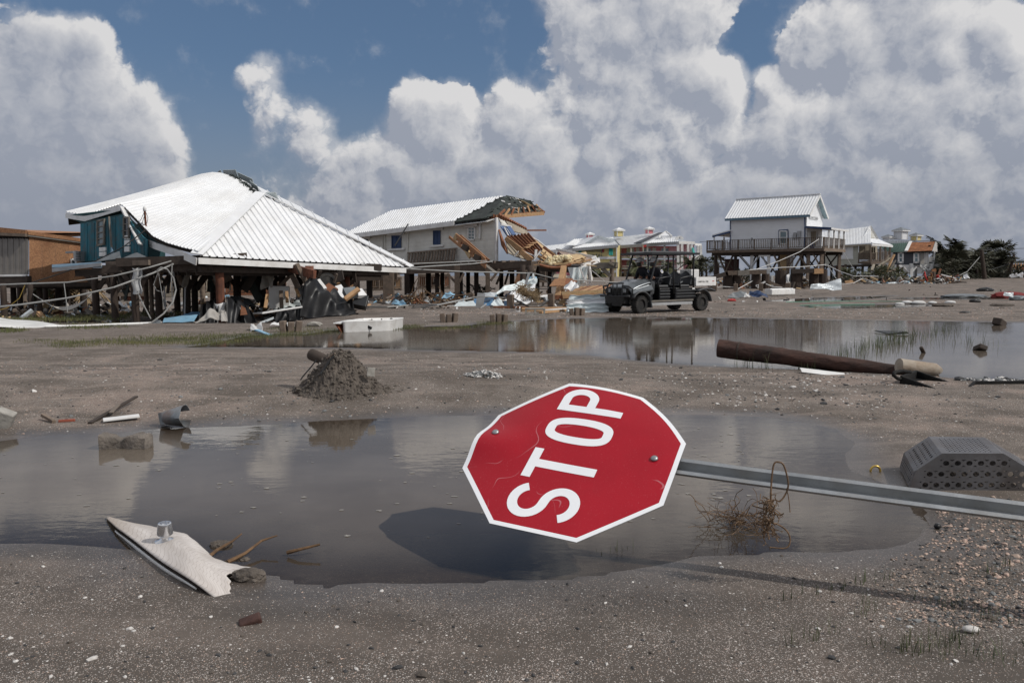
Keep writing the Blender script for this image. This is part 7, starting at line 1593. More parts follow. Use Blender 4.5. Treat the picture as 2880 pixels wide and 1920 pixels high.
def bush(px,py,Y,w,h,label,mat='frond_dark',n=260,name='bush',leaf=.35,group=None,cat='bush'):
 c=AT(px,py,Y);c.z=TZ(c.x,Y);t=T(name,label,cat,c,group);mb=MB()
 for i in range(n):
  a,e,r=random.uniform(0,6.28),random.uniform(0,1),random.random()**.4;rr=(.65+.35*sin(3*a+px))*r
  p=c+Vector((cos(a)*w*.5*rr,sin(a)*w*.35*rr,h*e*(1-.45*rr*rr)*(.7+.3*sin(2*a+px*.7))));d=Vector((random.gauss(0,1),random.gauss(0,1),random.gauss(.5,.7))).normalized();s_=d.cross(Vector((random.random(),random.random(),.3))).normalized()*leaf*.16;L_=leaf*random.uniform(.5,1.2)
  mb.add([p,p+d*L_*.5+s_,p+d*L_,p+d*L_*.5-s_],[(0,1,2,3)])
 mb.build('foliage',mt[mat],t)
 mb=MB()
 for k in range(5):a=k*1.3;mb.tube([c,c+Vector((cos(a)*w*.2,sin(a)*w*.15,h*.6))],.05,5)
 mb.build('stem',mt['dark_wood'],t);return t
def zt(py,Y):return AT(1440,py,Y).z
right=[(2658,112,710,4.6,'feather',0,'big feather palm with windswept fronds right behind the dark house'),(2690,118,702,4.2,'feather',0,'tall windblown feather palm left of the dark utility pole'),(2725,116,724,4.2,'feather',.3,'mid height palm with ragged fronds left of the dark utility pole'),(2676,108,740,3.6,'fan',0,'low bushy fan palm beneath the feather palms by the dark house'),
 (2788,122,700,2.6,'fan',.6,'slim fan palm with a round ragged head right of the dark utility pole'),(2818,120,704,3.0,'fan',.4,'fan palm with a bent trunk, second right of the dark utility pole'),(2762,118,722,3.6,'feather',0,'feather palm just behind the dark utility pole'),(2846,118,722,2.2,'fan',1.3,'leaning fan palm with a thin crown at the right end of the grove'),
 (2742,110,742,3.2,'fan',0,'low spreading palm at the foot of the dark utility pole'),(2806,114,732,4.0,'feather',0,'broad feather palm in the middle of the right hand grove'),(2700,124,716,3.6,'feather',.4,'feather palm deep in the grove behind the others'),(2662,105,756,2.6,'fan',0,'short fan palm by the wreckage at the dark house')]
for px,Y,py,R,kd,ln,lab in right:palm(px,Y,zt(py+9,Y),R*.9,lab,kd,.2,-ln,40 if kd=='feather' else 40,'frond_dark',wind=2.9,group='windblown palms at the right')
for i,(px,w,h,lab) in enumerate(((2700,6,2.4,'low dark scrub at the left of the palm grove'),(2745,7,2.6,'dark scrub in the middle of the palm grove'),(2790,7,2.6,'dense dark bush under the two fan palms'),(2840,7,2.2,'dark bush at the right of the palm grove'),(2880,6,2.6,'dark bush at the right edge below the gutted building'),(2640,4,2.0,'dark bush behind the red wreckage'))):bush(px,780,112+2*(i % 3),w,h*.7,lab,n=200,leaf=.7)
for px,Y,py,lab in ((1985,125,748,'small round headed palm left of the white stilt house'),(2018,120,742,'second small palm beside the white stilt house, with a paler head'),(1972,130,752,'faint small palm right of the pink hotel')):palm(px,Y,zt(py,Y),2.0,lab,'fan',.16,0,26,'frond_dark',group='small palms left of the stilt house')
for px,Y,py,R,lab in ((1790,130,752,2.6,'palm in front of the pink hotel wing, left one'),(1832,130,756,2.6,'palm in front of the pink hotel wing, middle one'),(1882,130,752,2.6,'palm in front of the pink hotel wing, right one'),(1942,125,742,2.4,'palm in front of the pink end pavilion with a bare trunk'),(1962,128,748,2.2,'palm at the hotel\'s far right corner'),(1658,120,752,2.4,'thin dark palm before the yellow hotel block'),(1690,120,770,2.2,'low round palm before the yellow hotel block')):palm(px,Y,zt(py,Y),R,lab,'feather',.14,0,22,'frond',group='palms before the hotel')
for px,Y,w,h,lab in ((1352,45,1.8,1.0,'young green palm growing under the torn house'),(2090,84,2.2,2.0,'green palm shrub under the left of the white stilt house'),(2380,90,3.0,2.2,'green palm shrub right of the stilt house by the rubble'),(2460,92,3.0,2.4,'palm shrub in front of the fallen stairs'),(2520,94,2.8,2.2,'palm shrub right of the fallen stairs'),(2600,98,1.2,.9,'tiny green shrub by the red wreckage')):
 x=(px-1440)/F*Y;c=Vector((x,Y,TZ(x,Y)));t=T('palm_shrub',lab,'palm shrub',c);mb=MB()
 for i in range(26):fan_mesh(mb,c+Vector((random.gauss(0,w*.12),random.gauss(0,w*.1),.05)),random.uniform(0,6.28),random.uniform(.2,1.4),h*random.uniform(.4,.75),h*.35)
 mb.build('fronds',mt['frond'],t)
for px,Y,py,R,lab in ((208,34,806,1.6,'dead brown palm crown lying under the far left house'),(120,36,800,1.3,'green fronds showing under the far left house')):
 palm(px,Y,zt(py,Y),R,lab,'feather',.1,0,22,'straw' if px==208 else 'frond',trunk=False,name='fallen_palm',cat='palm')

# ---------------------------------------------------------------- utility poles, wires
def upole(px0,py0,px1,py1,Y,r,lab,name='utility_pole',m='pile',cat='utility pole'):
 a,b_=AT(px0,py0,Y),AT(px1,py1,Y);a.z=min(a.z,TZ(a.x,Y))-.1;return MB().tube([a,b_],[r,r*.8],10).alone(name,mt[m],lab,cat)
upole(2770,782,2760,702,106,.28,'dark leaning utility pole among the palms');upole(2836,776,2852,716,112,.22,'short leaning dead tree stem at the right of the palm grove','dead_tree','pile','dead tree')
def wire(pts,r,lab,m='cable',sag=0.0,name='cable',n=10):
 """hanging cable through points, each span sagging a little"""
 out=[]
 for p,q in zip(pts,pts[1:]):
  for i in range(n):t=i/n;w_=lerp(p,q,t);out.append(w_-Vector((0,0,4*sag*t*(1-t))))
 out.append(pts[-1]);return MB().tube(out,r,5).alone(name,mt[m],lab,'cable')
wire([AT(-40,802,21),AT(60,798,20.8),AT(190,794,20.6),AT(320,776,20.6),AT(420,752,21),AT(485,733,22.5),AT(540,726,23)],.019,'upper grey cable sagging from the left edge up to the collapsed house',sag=.0)
wire([AT(-40,866,20),AT(60,856,20),AT(190,838,20.2),AT(320,808,20.6),AT(430,768,21.4),AT(520,728,23)],.022,'lower grey cable rising from the left edge to the collapsed house',sag=.0)
wire([AT(440,763,21.4),AT(452,752,21.4),AT(470,757,21.5),AT(488,782,21.6),AT(495,815,21.6),AT(486,850,21.4),AT(460,882,21.2),AT(425,908,21),AT(395,914,20.8)],.02,'loose grey cable looping down under the collapsed house',n=4)
wire([AT(86,796,23.5),AT(150,776,23.4),AT(260,738,23.3),AT(345,696,23.2),AT(412,645,23.6)],.018,'black cable running across the teal wall to the roof mast','dark_cable')
wire([AT(445,765,22.5),AT(432,800,22.5),AT(440,816,22.4),AT(470,826,22.6)],.010,'thin curling wire hanging among the piles of the collapsed house',n=5)
wire([AT(446,768,22.2),AT(456,830,22.2),AT(461,868,22.3)],.010,'thin straight wire hanging among the piles of the collapsed house',n=5)
wire([AT(484,740,22.2),AT(482,790,22.2),AT(486,858,22.4)],.016,'vertical cable hanging beside the red pile of the collapsed house',n=4)
wire([AT(372,790,22),AT(400,850,21.8),AT(424,896,21.4)],.016,'grey cable slanting down to the ground by the front left pile',n=4)
wire([AT(70,802,24),AT(55,838,24),AT(20,866,24),AT(-20,876,24)],.012,'yellowish cord hanging under the far left house','brass',n=6)
wire([AT(180,797,22.2),AT(186,842,22.2),AT(190,878,22.2)],.014,'vertical rod like cable hanging by the hammock',n=3)
wire([AT(1050,754,31),AT(1160,757,32),AT(1300,764,33),AT(1480,768,35),AT(1496,767,35)],.028,'grey cable stretched along the front of the torn house')
wire([AT(1128,755,30),AT(1220,748,33),AT(1330,742,36),AT(1385,735,37)],.026,'pale cable rising along the foot of the cream wall')
wire([AT(1130,743,31),AT(1250,738,34),AT(1370,733,37)],.022,'upper pale cable in front of the slatted rack')
wire([AT(1496,767,35),AT(1530,776,35),AT(1566,785,35)],.024,'cable dropping right from the hanging panel');wire([AT(1512,780,35),AT(1535,788,35),AT(1548,800,35),AT(1540,812,34.6),AT(1515,812,34),AT(1508,806,34)],.02,'cable looping beside the crumpled blue and white sheets','dark_cable',n=5)
wire([AT(1610,787,34),AT(1700,792,35),AT(1760,796,36)],.022,'cable running right from the roof wreck behind the cart');wire([AT(1660,757,36),AT(1690,782,36),AT(1722,812,36)],.02,'thin guy cable slanting down left of the lone pile')
wire([AT(1148,630,43),AT(1110,692,42)],.035,'black strap slanting across the cream wall by the shutters','dark_cable')
# heavy pale cables around the stilt house
wire([AT(1995,800,62),AT(2042,766,66),AT(2120,758,68),AT(2200,752,70),AT(2260,750,72),AT(2324,744,74),AT(2360,762,72),AT(2400,776,70),AT(2470,777,70)],.032,'thick pale cable draped along the front of the stilt house','cloth_white',n=5)
wire([AT(2076,812,60),AT(2120,788,64),AT(2143,770,66)],.028,'pale cable rising left of the short piles','cloth_white',n=4);wire([AT(2128,757,70),AT(2190,734,72),AT(2250,708,74),AT(2303,672,76)],.030,'long pale cable slanting up to the stilt house deck','cloth_white',n=4)
wire([AT(2154,798,60),AT(2172,806,60),AT(2200,808,60)],.028,'pale rope lying by the short piles','cloth_white',n=5);wire([AT(2260,778,68),AT(2280,795,68),AT(2330,802,66)],.028,'pale cable at the right of the short piles','cloth_white',n=5)
wire([AT(2326,745,74),AT(2340,766,74),AT(2352,784,72)],.04,'dark cable hanging from the stilt house corner pile',n=5);wire([AT(2370,708,78),AT(2400,755,78),AT(2428,780,76)],.03,'thin wire slanting down from the deck corner',n=3)
wire([AT(2368,800,70),AT(2400,796,70),AT(2426,783,72),AT(2480,800,72)],.03,'pale cable snaking over rubble below the tan house','cloth_white',n=5)
wire([AT(1990,812,58),AT(2030,806,58),AT(2070,808,58)],.028,'pale cable strung low between the left bollards','cloth_white',n=4)
wire([AT(2690,778,104),AT(2720,764,105),AT(2756,722,106)],.05,'wire rising from the rubble to the leaning dark pole',n=5);wire([AT(2762,703,106),AT(2830,700,118),AT(2960,696,140)],.04,'overhead wire leaving the leaning dark pole to the right','dark_cable',n=4)
wire([AT(1968,680,150),AT(2044,677,140)],.04,'faint overhead wire between the hotel and the stilt house','dark_cable',n=3);wire([AT(1972,725,150),AT(2040,724,140)],.04,'lower overhead wire between the hotel and the stilt house','dark_cable',n=3)
wire([AT(2780,760,106),AT(2830,745,112),AT(2900,722,120)],.04,'wire slanting up behind the leaning dead tree','dark_cable',n=4)
# long white pipe lying along the road edge and the rope of cable behind the bollards
wire([GT(130,923,.04),GT(230,921,.04),GT(320,917,.04),GT(400,914,.04),GT(470,909,.04),GT(530,905,.04)],.035,'long white pipe lying along the road edge before the teal house','white_paint',name='pipe',n=3)
wire([GT(668,889,.05),AT(740,880,22.5),AT(850,863,23)],.030,'white pipe slanting up from the road to the black tarp','white_paint',name='pipe',n=3)
wire([GT(985,865,.1),GT(1040,867,.06),GT(1090,868,.06),GT(1150,866,.1),AT(1240,855,29),AT(1326,838,30),AT(1350,834,30)],.03,'thick grey cable lying past the blue sheet and up to a bollard',n=4)
wire([GT(1158,869,.05),AT(1230,858,28),AT(1290,846,29),AT(1326,838,30)],.022,'thinner cable converging on the same bollard',n=3);wire([GT(1186,869,.04),AT(1250,852,28.6),AT(1262,848,28.6)],.02,'short cable end before the pale fallen panels',n=3)
wire([AT(1443,838,30),AT(1470,854,29.6),AT(1490,864,29.4),AT(1520,862,29.4),AT(1536,850,29.8),AT(1548,838,30)],.03,'dark rope sagging between two wooden bollards','dark_cable',n=4)
wire([AT(1345,834,30),AT(1395,836,30),AT(1430,838,30)],.02,'grey cable strung between the middle bollards',n=3)
# wooden bollards along the road
for i,(px,pt,pb,w,lab) in enumerate(((1436,828,867,.24,'squared wooden bollard with a rope tied to it'),(1550,826,868,.23,'wooden bollard at the right end of the sagging rope'),(1326,829,856,.22,'wooden bollard with a splintered top, hung with rags'),(1236,831,864,.22,'wooden bollard by the cables and branches'),(1188,834,850,.18,'stubby wooden bollard behind the branches'),(1165,830,842,.16,'short bollard left of the branches'))):
 Y=30.0 if i<2 else 32+i;a,b_=AT(px,pb+6,Y),AT(px,pt,Y);b_.z=max(b_.z,.5);t=MB().beam(a,b_,w,w,(.3,1,0)).alone('bollard',mt['old_wood'],lab,'bollard','wooden bollards along the road',bevel=.02)
for i,(px,pt,pb,Y,w,lab) in enumerate(((2010,800,818,58,.32,'wooden bollard just behind the cart\'s cargo bed'),(2069,798,816,58,.30,'wooden bollard with a rag, left of the short piles'),(2140,796,814,58,.30,'wooden bollard among the short piles'),(2216,795,813,58,.34,'wooden bollard at the right of the short piles'))):
 MB().beam(AT(px,pb+4,Y),AT(px,pt,Y),w,w,(.3,1,0)).alone('bollard',mt['old_wood'],lab,'bollard','wooden bollards along the road',bevel=.03)
# short dark piles and fallen beams in front of the stilt house
sps=[(2047,770,816,.42),(2072,772,815,.36),(2126,768,812,.40),(2153,770,812,.34),(2195,760,800,.46),(2240,756,804,.50),(2290,756,800,.42),(2312,758,798,.44)]
for i,(px,pt,pb,w) in enumerate(sps):
 Y=64;MB().tube([AT(px,pb+6,Y),AT(px,(pt+pb)/2,Y),AT(px+.6,pt,Y)],[w,w*.97,w*.93],10).alone('pile_stub',mt['pile'],('dark round pile stub nearest the cargo bed','thin dark pile stub, next to the leftmost one','dark pile stub left of the white door frame','pale topped splintered pile stub','pile stub in front of the crumpled white sheets','thickest dark pile stub under the stilt house\'s middle','pile stub left of the bright broken beam','pile stub under the bright broken beam')[i],'pile stub','broken pile stubs before the stilt house')
for p,q,w,h,m,lab in (((1990,786),(2046,768),.3,.3,'dark_wood','dark fallen beam sloping down behind the cargo bed'),((2040,768),(2155,764),.3,.34,'deck_wood','long fallen beam resting on the left pile stubs'),((2074,768),(2106,766),.34,.40,'grey_wood','grey facing board on the long fallen beam'),((2225,764),(2300,760),.3,.34,'dark_wood','dark beam across the right pile stubs'),((2288,763),(2314,762),.34,.40,'new_wood','bright freshly broken beam end on the right pile stubs'),((2163,792),(2206,811),.12,.2,'old_wood','thin plank slanting down to the ground by the white door'),((2128,805),(2152,792),.14,.12,'white_paint','bent white pipe before the white door'),((2126,802),(2138,813),.14,.12,'white_paint','broken white pipe on the ground left of the white door')):
 MB().beam(AT(*p,63.4),AT(*q,63.4),w,h).alone('fallen_beam' if m !='white_paint' else 'pipe',mt[m],lab,'beam' if m !='white_paint' else 'pipe')
dr=T('louvred_door','white louvred door standing among the pile stubs','door',AT(2162,806,65))
for x in (2153,2172):beamP(dr,AT(x,806,65),AT(x,774,65),.16,.1,mt['white_paint'],'stile')
for k in range(9):beamP(dr,AT(2153,777+3.3*k,65.1),AT(2172,777+3.3*k,65.1),.05,.08,mt['grey_paint'],'louvre')
for i,q in enumerate((((2196,808),(2216,806),(2224,770),(2200,776)),((2208,805),(2226,800),(2226,770),(2212,774)))):crumple('metal_sheet',mt['white_metal'] if i==0 else mt['galv_sheet'],[AT(*p,66+i) for p in q],('crumpled white sheet bundle among the pile stubs','grey crumpled sheet leaning behind the white bundle')[i],amp=.35,seed=i+5)
for i,(q,m,lab) in enumerate(((((2230,806),(2262,806),(2258,778),(2240,776)),'osb_new','orange plywood sheet leaning behind the pile stubs'),(((2246,808),(2266,806),(2262,798),(2250,796)),'cloth_white','white rags heaped at the foot of the right pile stubs'))):crumple('plywood_sheet' if i==0 else 'rag_heap',mt[m],[AT(*p,68) for p in q],lab,'plywood' if i==0 else 'rag heap',amp=.12,seed=i)
# ---------------------------------------------------------------- metal sheets, tarps and other wreckage
def ribbed(pts,n,mat,lab,cat='metal sheet',curl=.0,name='metal_sheet',amp=.05,h=.05):
 a,b_,c_,d_=pts
 def fn(u,v):
  p=lerp(lerp(a,b_,u),lerp(d_,c_,u),v);nn=(b_-a).cross(d_-a).normalized();nn=nn if nn.z>0 else-nn
  k=h*max(0,sin(2*pi*n*v))**3+amp*sin(3.1*u+2*v)*(1-abs(2*v-1))+curl*(max(0,u-.75)**2*8+max(0,.2-u)**2*10)
  return p+nn*k
 return MB().grid(fn,22,n*8,.012).alone(name,mat,lab,cat)
mt['white_metal'].name='white_metal'
# big pale sheet bundle left of the cart
bs=T('roofing_bundle','bundle of bent pale roofing sheets lying in front of the cart\'s bumper','metal sheets',AT(1650,878,27))
for k,(x0,x1,yb,yt,Y) in enumerate(((1594,1712,877,858,26.5),(1598,1712,866,846,27.0),(1604,1712,854,833,27.5))):
 def fn(u,v,x0=x0,x1=x1,yb=yb,yt=yt,Y=Y,k=k):
  p=AT(lerp(x0+5*sin(4*v+k),x1,u),lerp(yb+2*sin(3*u+k),yt-5*u,v)+1.2*sin(17*u+5*k),Y+.35*v+.05*sin(7*u+3*k));h=.05*max(0,sin(2*pi*(2*v+.2)))**2+.03*max(0,sin(9*u+6*v+k))*(1-u);p.y-=h*2.0;p.z=max(p.z+h*.4,.01);return p
 MB().grid(fn,40,22,.010).build('sheet',mt['pale_sheet'] if k !=1 else mt['white_metal'],bs,True)
crumple('end_fold',mt['pale_sheet'],[AT(1592,874,26.6),AT(1616,876,26.5),AT(1612,846,27.8),AT(1598,852,27.8)],'',amp=.14,parent=bs,seed=3)
# white wavy sheets along the torn house front
for i,(q,m,lab,am) in enumerate((
 (((1360,836),(1455,812),(1508,782),(1420,808)),'pale_sheet','long pale roofing sheet sloping up to the crumpled end by the hanging panel',.10),(((1425,852),(1500,842),(1506,806),(1438,826)),'white_metal','white crumpled sheet below the fibrous bundle',.18),(((1450,812),(1508,806),(1512,778),(1486,780)),'pale_sheet','crushed pale sheet end with a blue lining',.25),
 (((1345,834),(1390,836),(1398,822),(1362,824)),'galv_sheet','flat grey sheet behind the dark blue panel',.03),(((1270,868),(1346,866),(1330,846),(1290,848)),'pale_sheet','pale flat panel on the ground between the bollards',.02),(((1216,870),(1300,867),(1310,856),(1240,862)),'white_paint','long white panel lying by the cables',.02),
 (((1380,862),(1418,862),(1410,838),(1392,838)),'pale_sheet','pale curved sheet right of the dark blue panel',.08),(((1412,846),(1545,834),(1540,829),(1430,838)),'white_paint','long white gutter section behind the left bollard',.03))):
 crumple('metal_sheet',mt[m],[AT(*p,31.5+.2*(i % 3)+(868-p[1])*.04) for p in q],lab,amp=am,seed=i+2,nu=20,nv=12,ribs=5)
for i,(q,m,lab) in enumerate(((((1330,864),(1382,866),(1390,836),(1334,838)),'blue_sheet','dark blue corrugated panel standing between the bollards'),(((1240,842),(1276,838),(1280,824),(1252,822)),'light_blue','light blue tarpaulin bundle under the torn house'),(((1410,868),(1450,862),(1446,852),(1420,846)),'blue_sheet','blue folded sheet behind the left bollard'),(((1100,852),(1148,864),(1134,846),(1114,844)),'light_blue','bright light blue sheet lying bent on the ground'),(((1420,836),(1462,826),(1460,818),(1424,824)),'navy_paint','dark blue edged sheet under the fibrous bundle'),(((1487,786),(1510,788),(1510,777),(1490,778)),'light_blue','scrap of light blue sheeting at the crushed sheet end'))):
 crumple('blue_sheet',mt[m],[AT(*p,32+(868-p[1])*.05) for p in q],lab,'sheet',amp=.06,seed=i,ribs=4)
beamX=lambda p,q,Y,w,h,m,lab,name='plank',cat='plank',Y2=None:MB().beam(AT(*p,Y),AT(*q,Y2 or Y),w,h).alone(name,mt[m],lab,cat)
beamX((1348,866),(1354,824),30.5,.30,.05,'grey_paint','grey board standing upright before the dark blue panel');beamX((1476,808),(1488,768),33,.14,.10,'grey_paint','grey post standing in the crumpled sheets','post','post');beamX((1352,866),(1368,854),30.3,.14,.05,'white_paint','short white strip leaning at the grey board')
# fibrous bundle on the sheets
mb=MB(); 
for i in range(260):
 t=random.random();p=AT(lerp(1456,1504,t)+random.gauss(0,5),lerp(812,832,t)+random.gauss(0,5),30.8+random.uniform(-.3,.3));d=Vector((random.gauss(.5,.7),random.gauss(0,.4),random.gauss(-.3,.5))).normalized();mb.tube([p,p+d*.14+Vector((0,0,random.gauss(0,.03))),p+d*random.uniform(.2,.34)],.010,4,cap=False)
mb.alone('fibre_bundle',mt['straw'],'matted brown fibre bundle lying on the white sheets','fibre bundle')
# flat stacks of framing lumber right of the leaning planks
for k in range(11):
 p,q=AT(1580+11*k,832-1.0*k,32.5),AT(1626+11*k,812-.6*k,36);MB().beam(p,q,.08,.22).alone('framing_stud',mt['new_wood'] if k % 3 else mt['joist'],('leftmost','second','third','fourth','fifth','middle','fifth from the right','fourth from the right','third from the right','second from the right','rightmost')[k]+' rough framing stud of the flattened wall frame left of the cart','stud','studs of the flattened wall frame')
for i,(p,q,w,m,lab) in enumerate((((1582,834),(1610,832),.26,'new_wood','short thick lumber block in front of the flattened frame'),((1612,834),(1670,828),.30,'new_wood','long lumber beam along the front of the flattened frame'),((1672,832),(1706,826),.34,'new_wood','lumber beam ending behind the cart bumper'),((1580,826),(1700,820),.16,'osb_new','thin board lying across the flattened frame'),((1560,836),(1706,834),.12,'joist','thin dark board along the ground before the flattened frame'))):beamX(p,q,32,w,.16,m,lab)
for i,(p,q,w,m,lab) in enumerate((((1388,867),(1600,871),.10,'joist','long reddish board at the back edge of the small puddle'),((1466,872),(1596,870),.14,'new_wood','long pale timber on the back edge of the small puddle'),((1520,884),(1606,876),.10,'new_wood','orange board lying at the left of the small puddle'),((1530,878),(1595,873),.16,'white_paint','white board lying across the small puddle'))):
 a,b_=GT(*p,.06),GT(*q,.06);MB().beam(a,b_,w,.07).alone('board',mt[m],lab,'board')
cbk=T('concrete_blocks','grey hollow concrete block lying on the road by the small puddle','concrete block',GT(1505,886));p=GT(1505,886)
mb=MB()
for (dx,dz,sx,sz) in ((0,.02,.62,.05),(0,.20,.62,.05),(-.285,.11,.05,.14),(0,.11,.06,.14),(.285,.11,.05,.14)):mb.box(p+Vector((dx,0,dz)),sx,.22,sz)
mb.build('block_shell',mt['concrete'],cbk)
for i,(px,py,lab) in enumerate(((1622,884,'grey wooden stump in the small puddle before the pale sheets'),(1262,903,'dark wooden stump on the far bank of the big puddle'),(1402,904,'dark stump in the grass tuft at the puddle edge'),(818,930,'dark chunk of wood standing at the left bank of the far puddle'))):
 p=GT(px,py+3);mb=MB()
 for k in range(3):mb.box(p+Vector((-.16+.16*k,.02*k,.10)),.13,.20,.24+.05*((k+i) % 2),rot(.2*k,.12*(k-1)))
 mb.alone('wood_stump',mt['old_wood'],lab,'stump',bevel=.02)
# shower tub at the puddle's edge
ta,tb,tc_,td=G(958,935,0),G(1098,930,0),None,None
ty=ta.y;fw_=(tb-ta);fw_.z=0;bkv=Vector((.18,1.15,0))
TP=lambda u,v,z:ta+fw_*u+bkv*v+Vector((0,0,z))
tub=T('shower_tub','white shower tub, stained inside, half sunk at the edge of the far puddle','bathtub',TP(.5,.5,0))
def rrect(ins,z,n=6,flare=0.0):
 pts=[]
 for (cu,cv,a0) in ((1-.10,.10,-90),(1-.10,.90,0),(.10,.90,90),(.10,.10,180)):
  for k in range(n+1):a=radians(a0+90*k/n);pts.append((cu+(.10-0)*cos(a),cv+.10*sin(a)))
 return [TP(.5+(u-.5)*(1-ins),.5+(v-.5)*(1-ins),z)-Vector((flare*(.5-u)*2 if u<.5 else 0,0,0)) for u,v in pts]
mb=MB();lv=[rrect(.04,-.05),rrect(.02,.20),rrect(0,.235),rrect(.03,.25),rrect(.13,.25),rrect(.16,.22),rrect(.24,.06),rrect(.60,.05),rrect(.98,.05)];n=len(lv[0]);vs=[p for l in lv for p in l]
mb.add(vs,[(j*n+i,j*n+(i+1) % n,(j+1)*n+(i+1) % n,(j+1)*n+i) for j in range(len(lv)-1) for i in range(n)]);mb.build('basin',M('enamel',(.74,.74,.73),.25,.03,2,dirt=(.30,.26,.22),dsc=4,damt=.35,rv=0),tub,'auto')
MB().slab([TP(-.14,.0,.22),TP(.0,-.01,.21),TP(.02,.9,.24),TP(-.12,.7,.24)],.02).build('bent_flange',mt['enamel'],tub);MB().slab([TP(-.005,.06,.0),TP(-.005,.95,.0),TP(-.11,.72,.21),TP(-.11,.05,.19)],.02).build('underside',mt['rust'],tub)
MB().box(TP(.58,-.004,.09),.10,.012,.06,rot(.0,.785*.6)).build('drain_patch',mt['black_paint'],tub)
mb=MB()
for i in range(40):p=TP(random.uniform(.2,.8),random.uniform(.6,.93),.10+random.uniform(0,.13));mb.box(p,random.uniform(.02,.06),.02,random.uniform(.02,.05),rot(random.random()*3))
mb.build('mud_stain',mt['mud'],tub)
crumple('white_rag',mt['cloth_white'],[GT(760,922,.06),GT(822,921,.05),GT(812,918,.1),GT(775,919,.12)],'white rag lying on the grass left of the tub','rag',amp=.05)
crumple('white_bag',mt['cloth_white'],[GT(704,932,.04),GT(738,934,.04),GT(736,924,.12),GT(706,926,.10)],'crumpled white bag on the grass at the puddle\'s left end','bag',amp=.06,seed=3);lay_board(722,936,764,944,.10,.03,mt['light_blue'],'pale blue trim strip reaching from the bag into the water',z0=.05,z1=-.02,name='trim_strip',cat='trim strip');lay_board(700,971,742,972,.12,.02,mt['white_paint'],'flat white strip at the near edge of the far puddle',name='strip',cat='strip')
vs,fs=rockmesh(.13,2,.12,(1.5,.9,.6),8);MB().add([v+GT(884,918,.05) for v in vs],fs).alone('stone',mt['concrete'],'pale flat stone on the road above the tub','stone')
# tarps under the collapsed house
def tarp(name,pts,hgt,mat,lab,seed,amp=.10,nu=44,nv=26):
 a,b_,c_,d_=pts
 def fn(u,v):
  p=lerp(lerp(a,b_,u),lerp(d_,c_,u),v);k=hgt(u,v)+amp*(.6*sin(6*u+2.5*v+2*sin(4*u+3*v+seed))+.45*sin(13*u-6*v+1.8*sin(5*v+seed))+.25*sin(27*u+9*v+seed))*(.35+v);p.z+=k;p.y+=.10*sin(7*u+3*v+1.5*sin(6*u+seed))+.05*sin(19*u-5*v);p.z=max(p.z,TZ(p.x,p.y)+.01);return p
 return MB().grid(fn,nu,nv,.006).alone(name,mat,lab,'tarp',smooth=True)
gy=lambda px,Y:Vector(((px-1440)/F*Y,Y,TZ((px-1440)/F*Y,Y)+.02))
tarp('black_tarp',[gy(840,23.5),gy(1000,24.6),AT(985,846,25.3),AT(862,808,24.1)],lambda u,v:.16*sin(pi*v)+.30*v*max(0,1-abs(u-.25)*2),mt['black_plastic'],'big black plastic tarp draped over wreckage at the foot of the pile',1,.14)
tarp('black_tarp',[gy(634,22.4),gy(726,23.0),AT(700,862,23.6),AT(640,842,23.3)],lambda u,v:.35*sin(pi*v)*(1-u),mt['black_plastic'],'black tarp heaped right of the red pile\'s wrapped foot',2,.08);tarp('black_tarp',[gy(770,23.2),gy(850,23.6),AT(846,866,24),AT(780,870,24)],lambda u,v:.12*sin(pi*v),mt['black_plastic'],'low black tarp fold on the road edge left of the big tarp',3,.06)
tarp('black_tarp',[gy(560,22.4),gy(614,22.5),AT(612,842,23.2),AT(572,858,23.3)],lambda u,v:.25*sin(pi*v),mt['black_plastic'],'black tarp slumped left of the red pile',4,.08)
for i,(q,Y,m,lab,am,nm) in enumerate((
 (((458,907),(545,904),(556,884),(462,893)),21.8,'light_blue','pale blue panel lying flat at the road edge under the teal house',.02,'panel'),(((500,892),(562,886),(560,874),(520,882)),23,'blue_sheet','dark blue panel behind the pale blue one',.02,'panel'),
 (((544,902),(622,896),(632,874),(590,872)),21.4,'cloth','cream coloured twisted cladding strip at the road edge',.10,'cladding'),(((622,903),(640,902),(636,876),(622,880)),21.3,'cloth','upright cream cladding end at the road edge',.01,'cladding'),
 (((428,913),(450,912),(452,898),(430,902)),21.2,'tarp_grey','grey blue rag at the cable\'s end on the road edge',.05,'rag'),(((676,886),(696,884),(690,866),(678,858)),22.3,'joist','triangular red board standing at the road edge',.0,'board'),
 (((755,872),(850,872),(842,846),(800,848)),24.6,'pale_sheet','bent pale roofing sheets left of the big black tarp',.10,'metal_sheet'),(((832,850),(862,838),(858,806),(834,792)),25.2,'white_metal','white ribbed sheet standing against the pile',.03,'metal_sheet'),
 (((640,850),(720,862),(700,838),(648,830)),25,'tarp_grey','dark grey panel slanting under the collapsed house',.03,'panel'),(((262,900),(320,902),(318,892),(272,886)),24,'tarp_grey','grey crumpled sheet by the pool under the teal house',.08,'sheet'),(((330,884),(366,884),(358,858),(336,850)),28,'white_metal','white curved ribbed sheet behind the front left piles',.08,'metal_sheet'),(((322,886),(362,884),(358,876),(336,876)),27.6,'new_wood','orange board lying before the curved white sheet',.0,'board'))):
 crumple(nm,mt[m],[AT(*p,Y+(905-p[1])*.02) for p in q],lab,nm.replace('_',' '),amp=am,seed=i,ribs=4 if 'sheet' in lab else 0)
# white sheet on the grass at far left
def wsh(u,v):
 p=lerp(lerp(GT(-60,926),GT(180,919),u),lerp(GT(-60,902),GT(176,916),u),v);p.z+=.02+.28*sin(pi*v)*max(0,(1-u*1.05))+.03*sin(8*u+3*v);return p
MB().grid(wsh,30,10,.01).alone('white_sheet',mt['cloth_white'],'large white sheet spread on the ground at the far left','sheet',smooth=True)
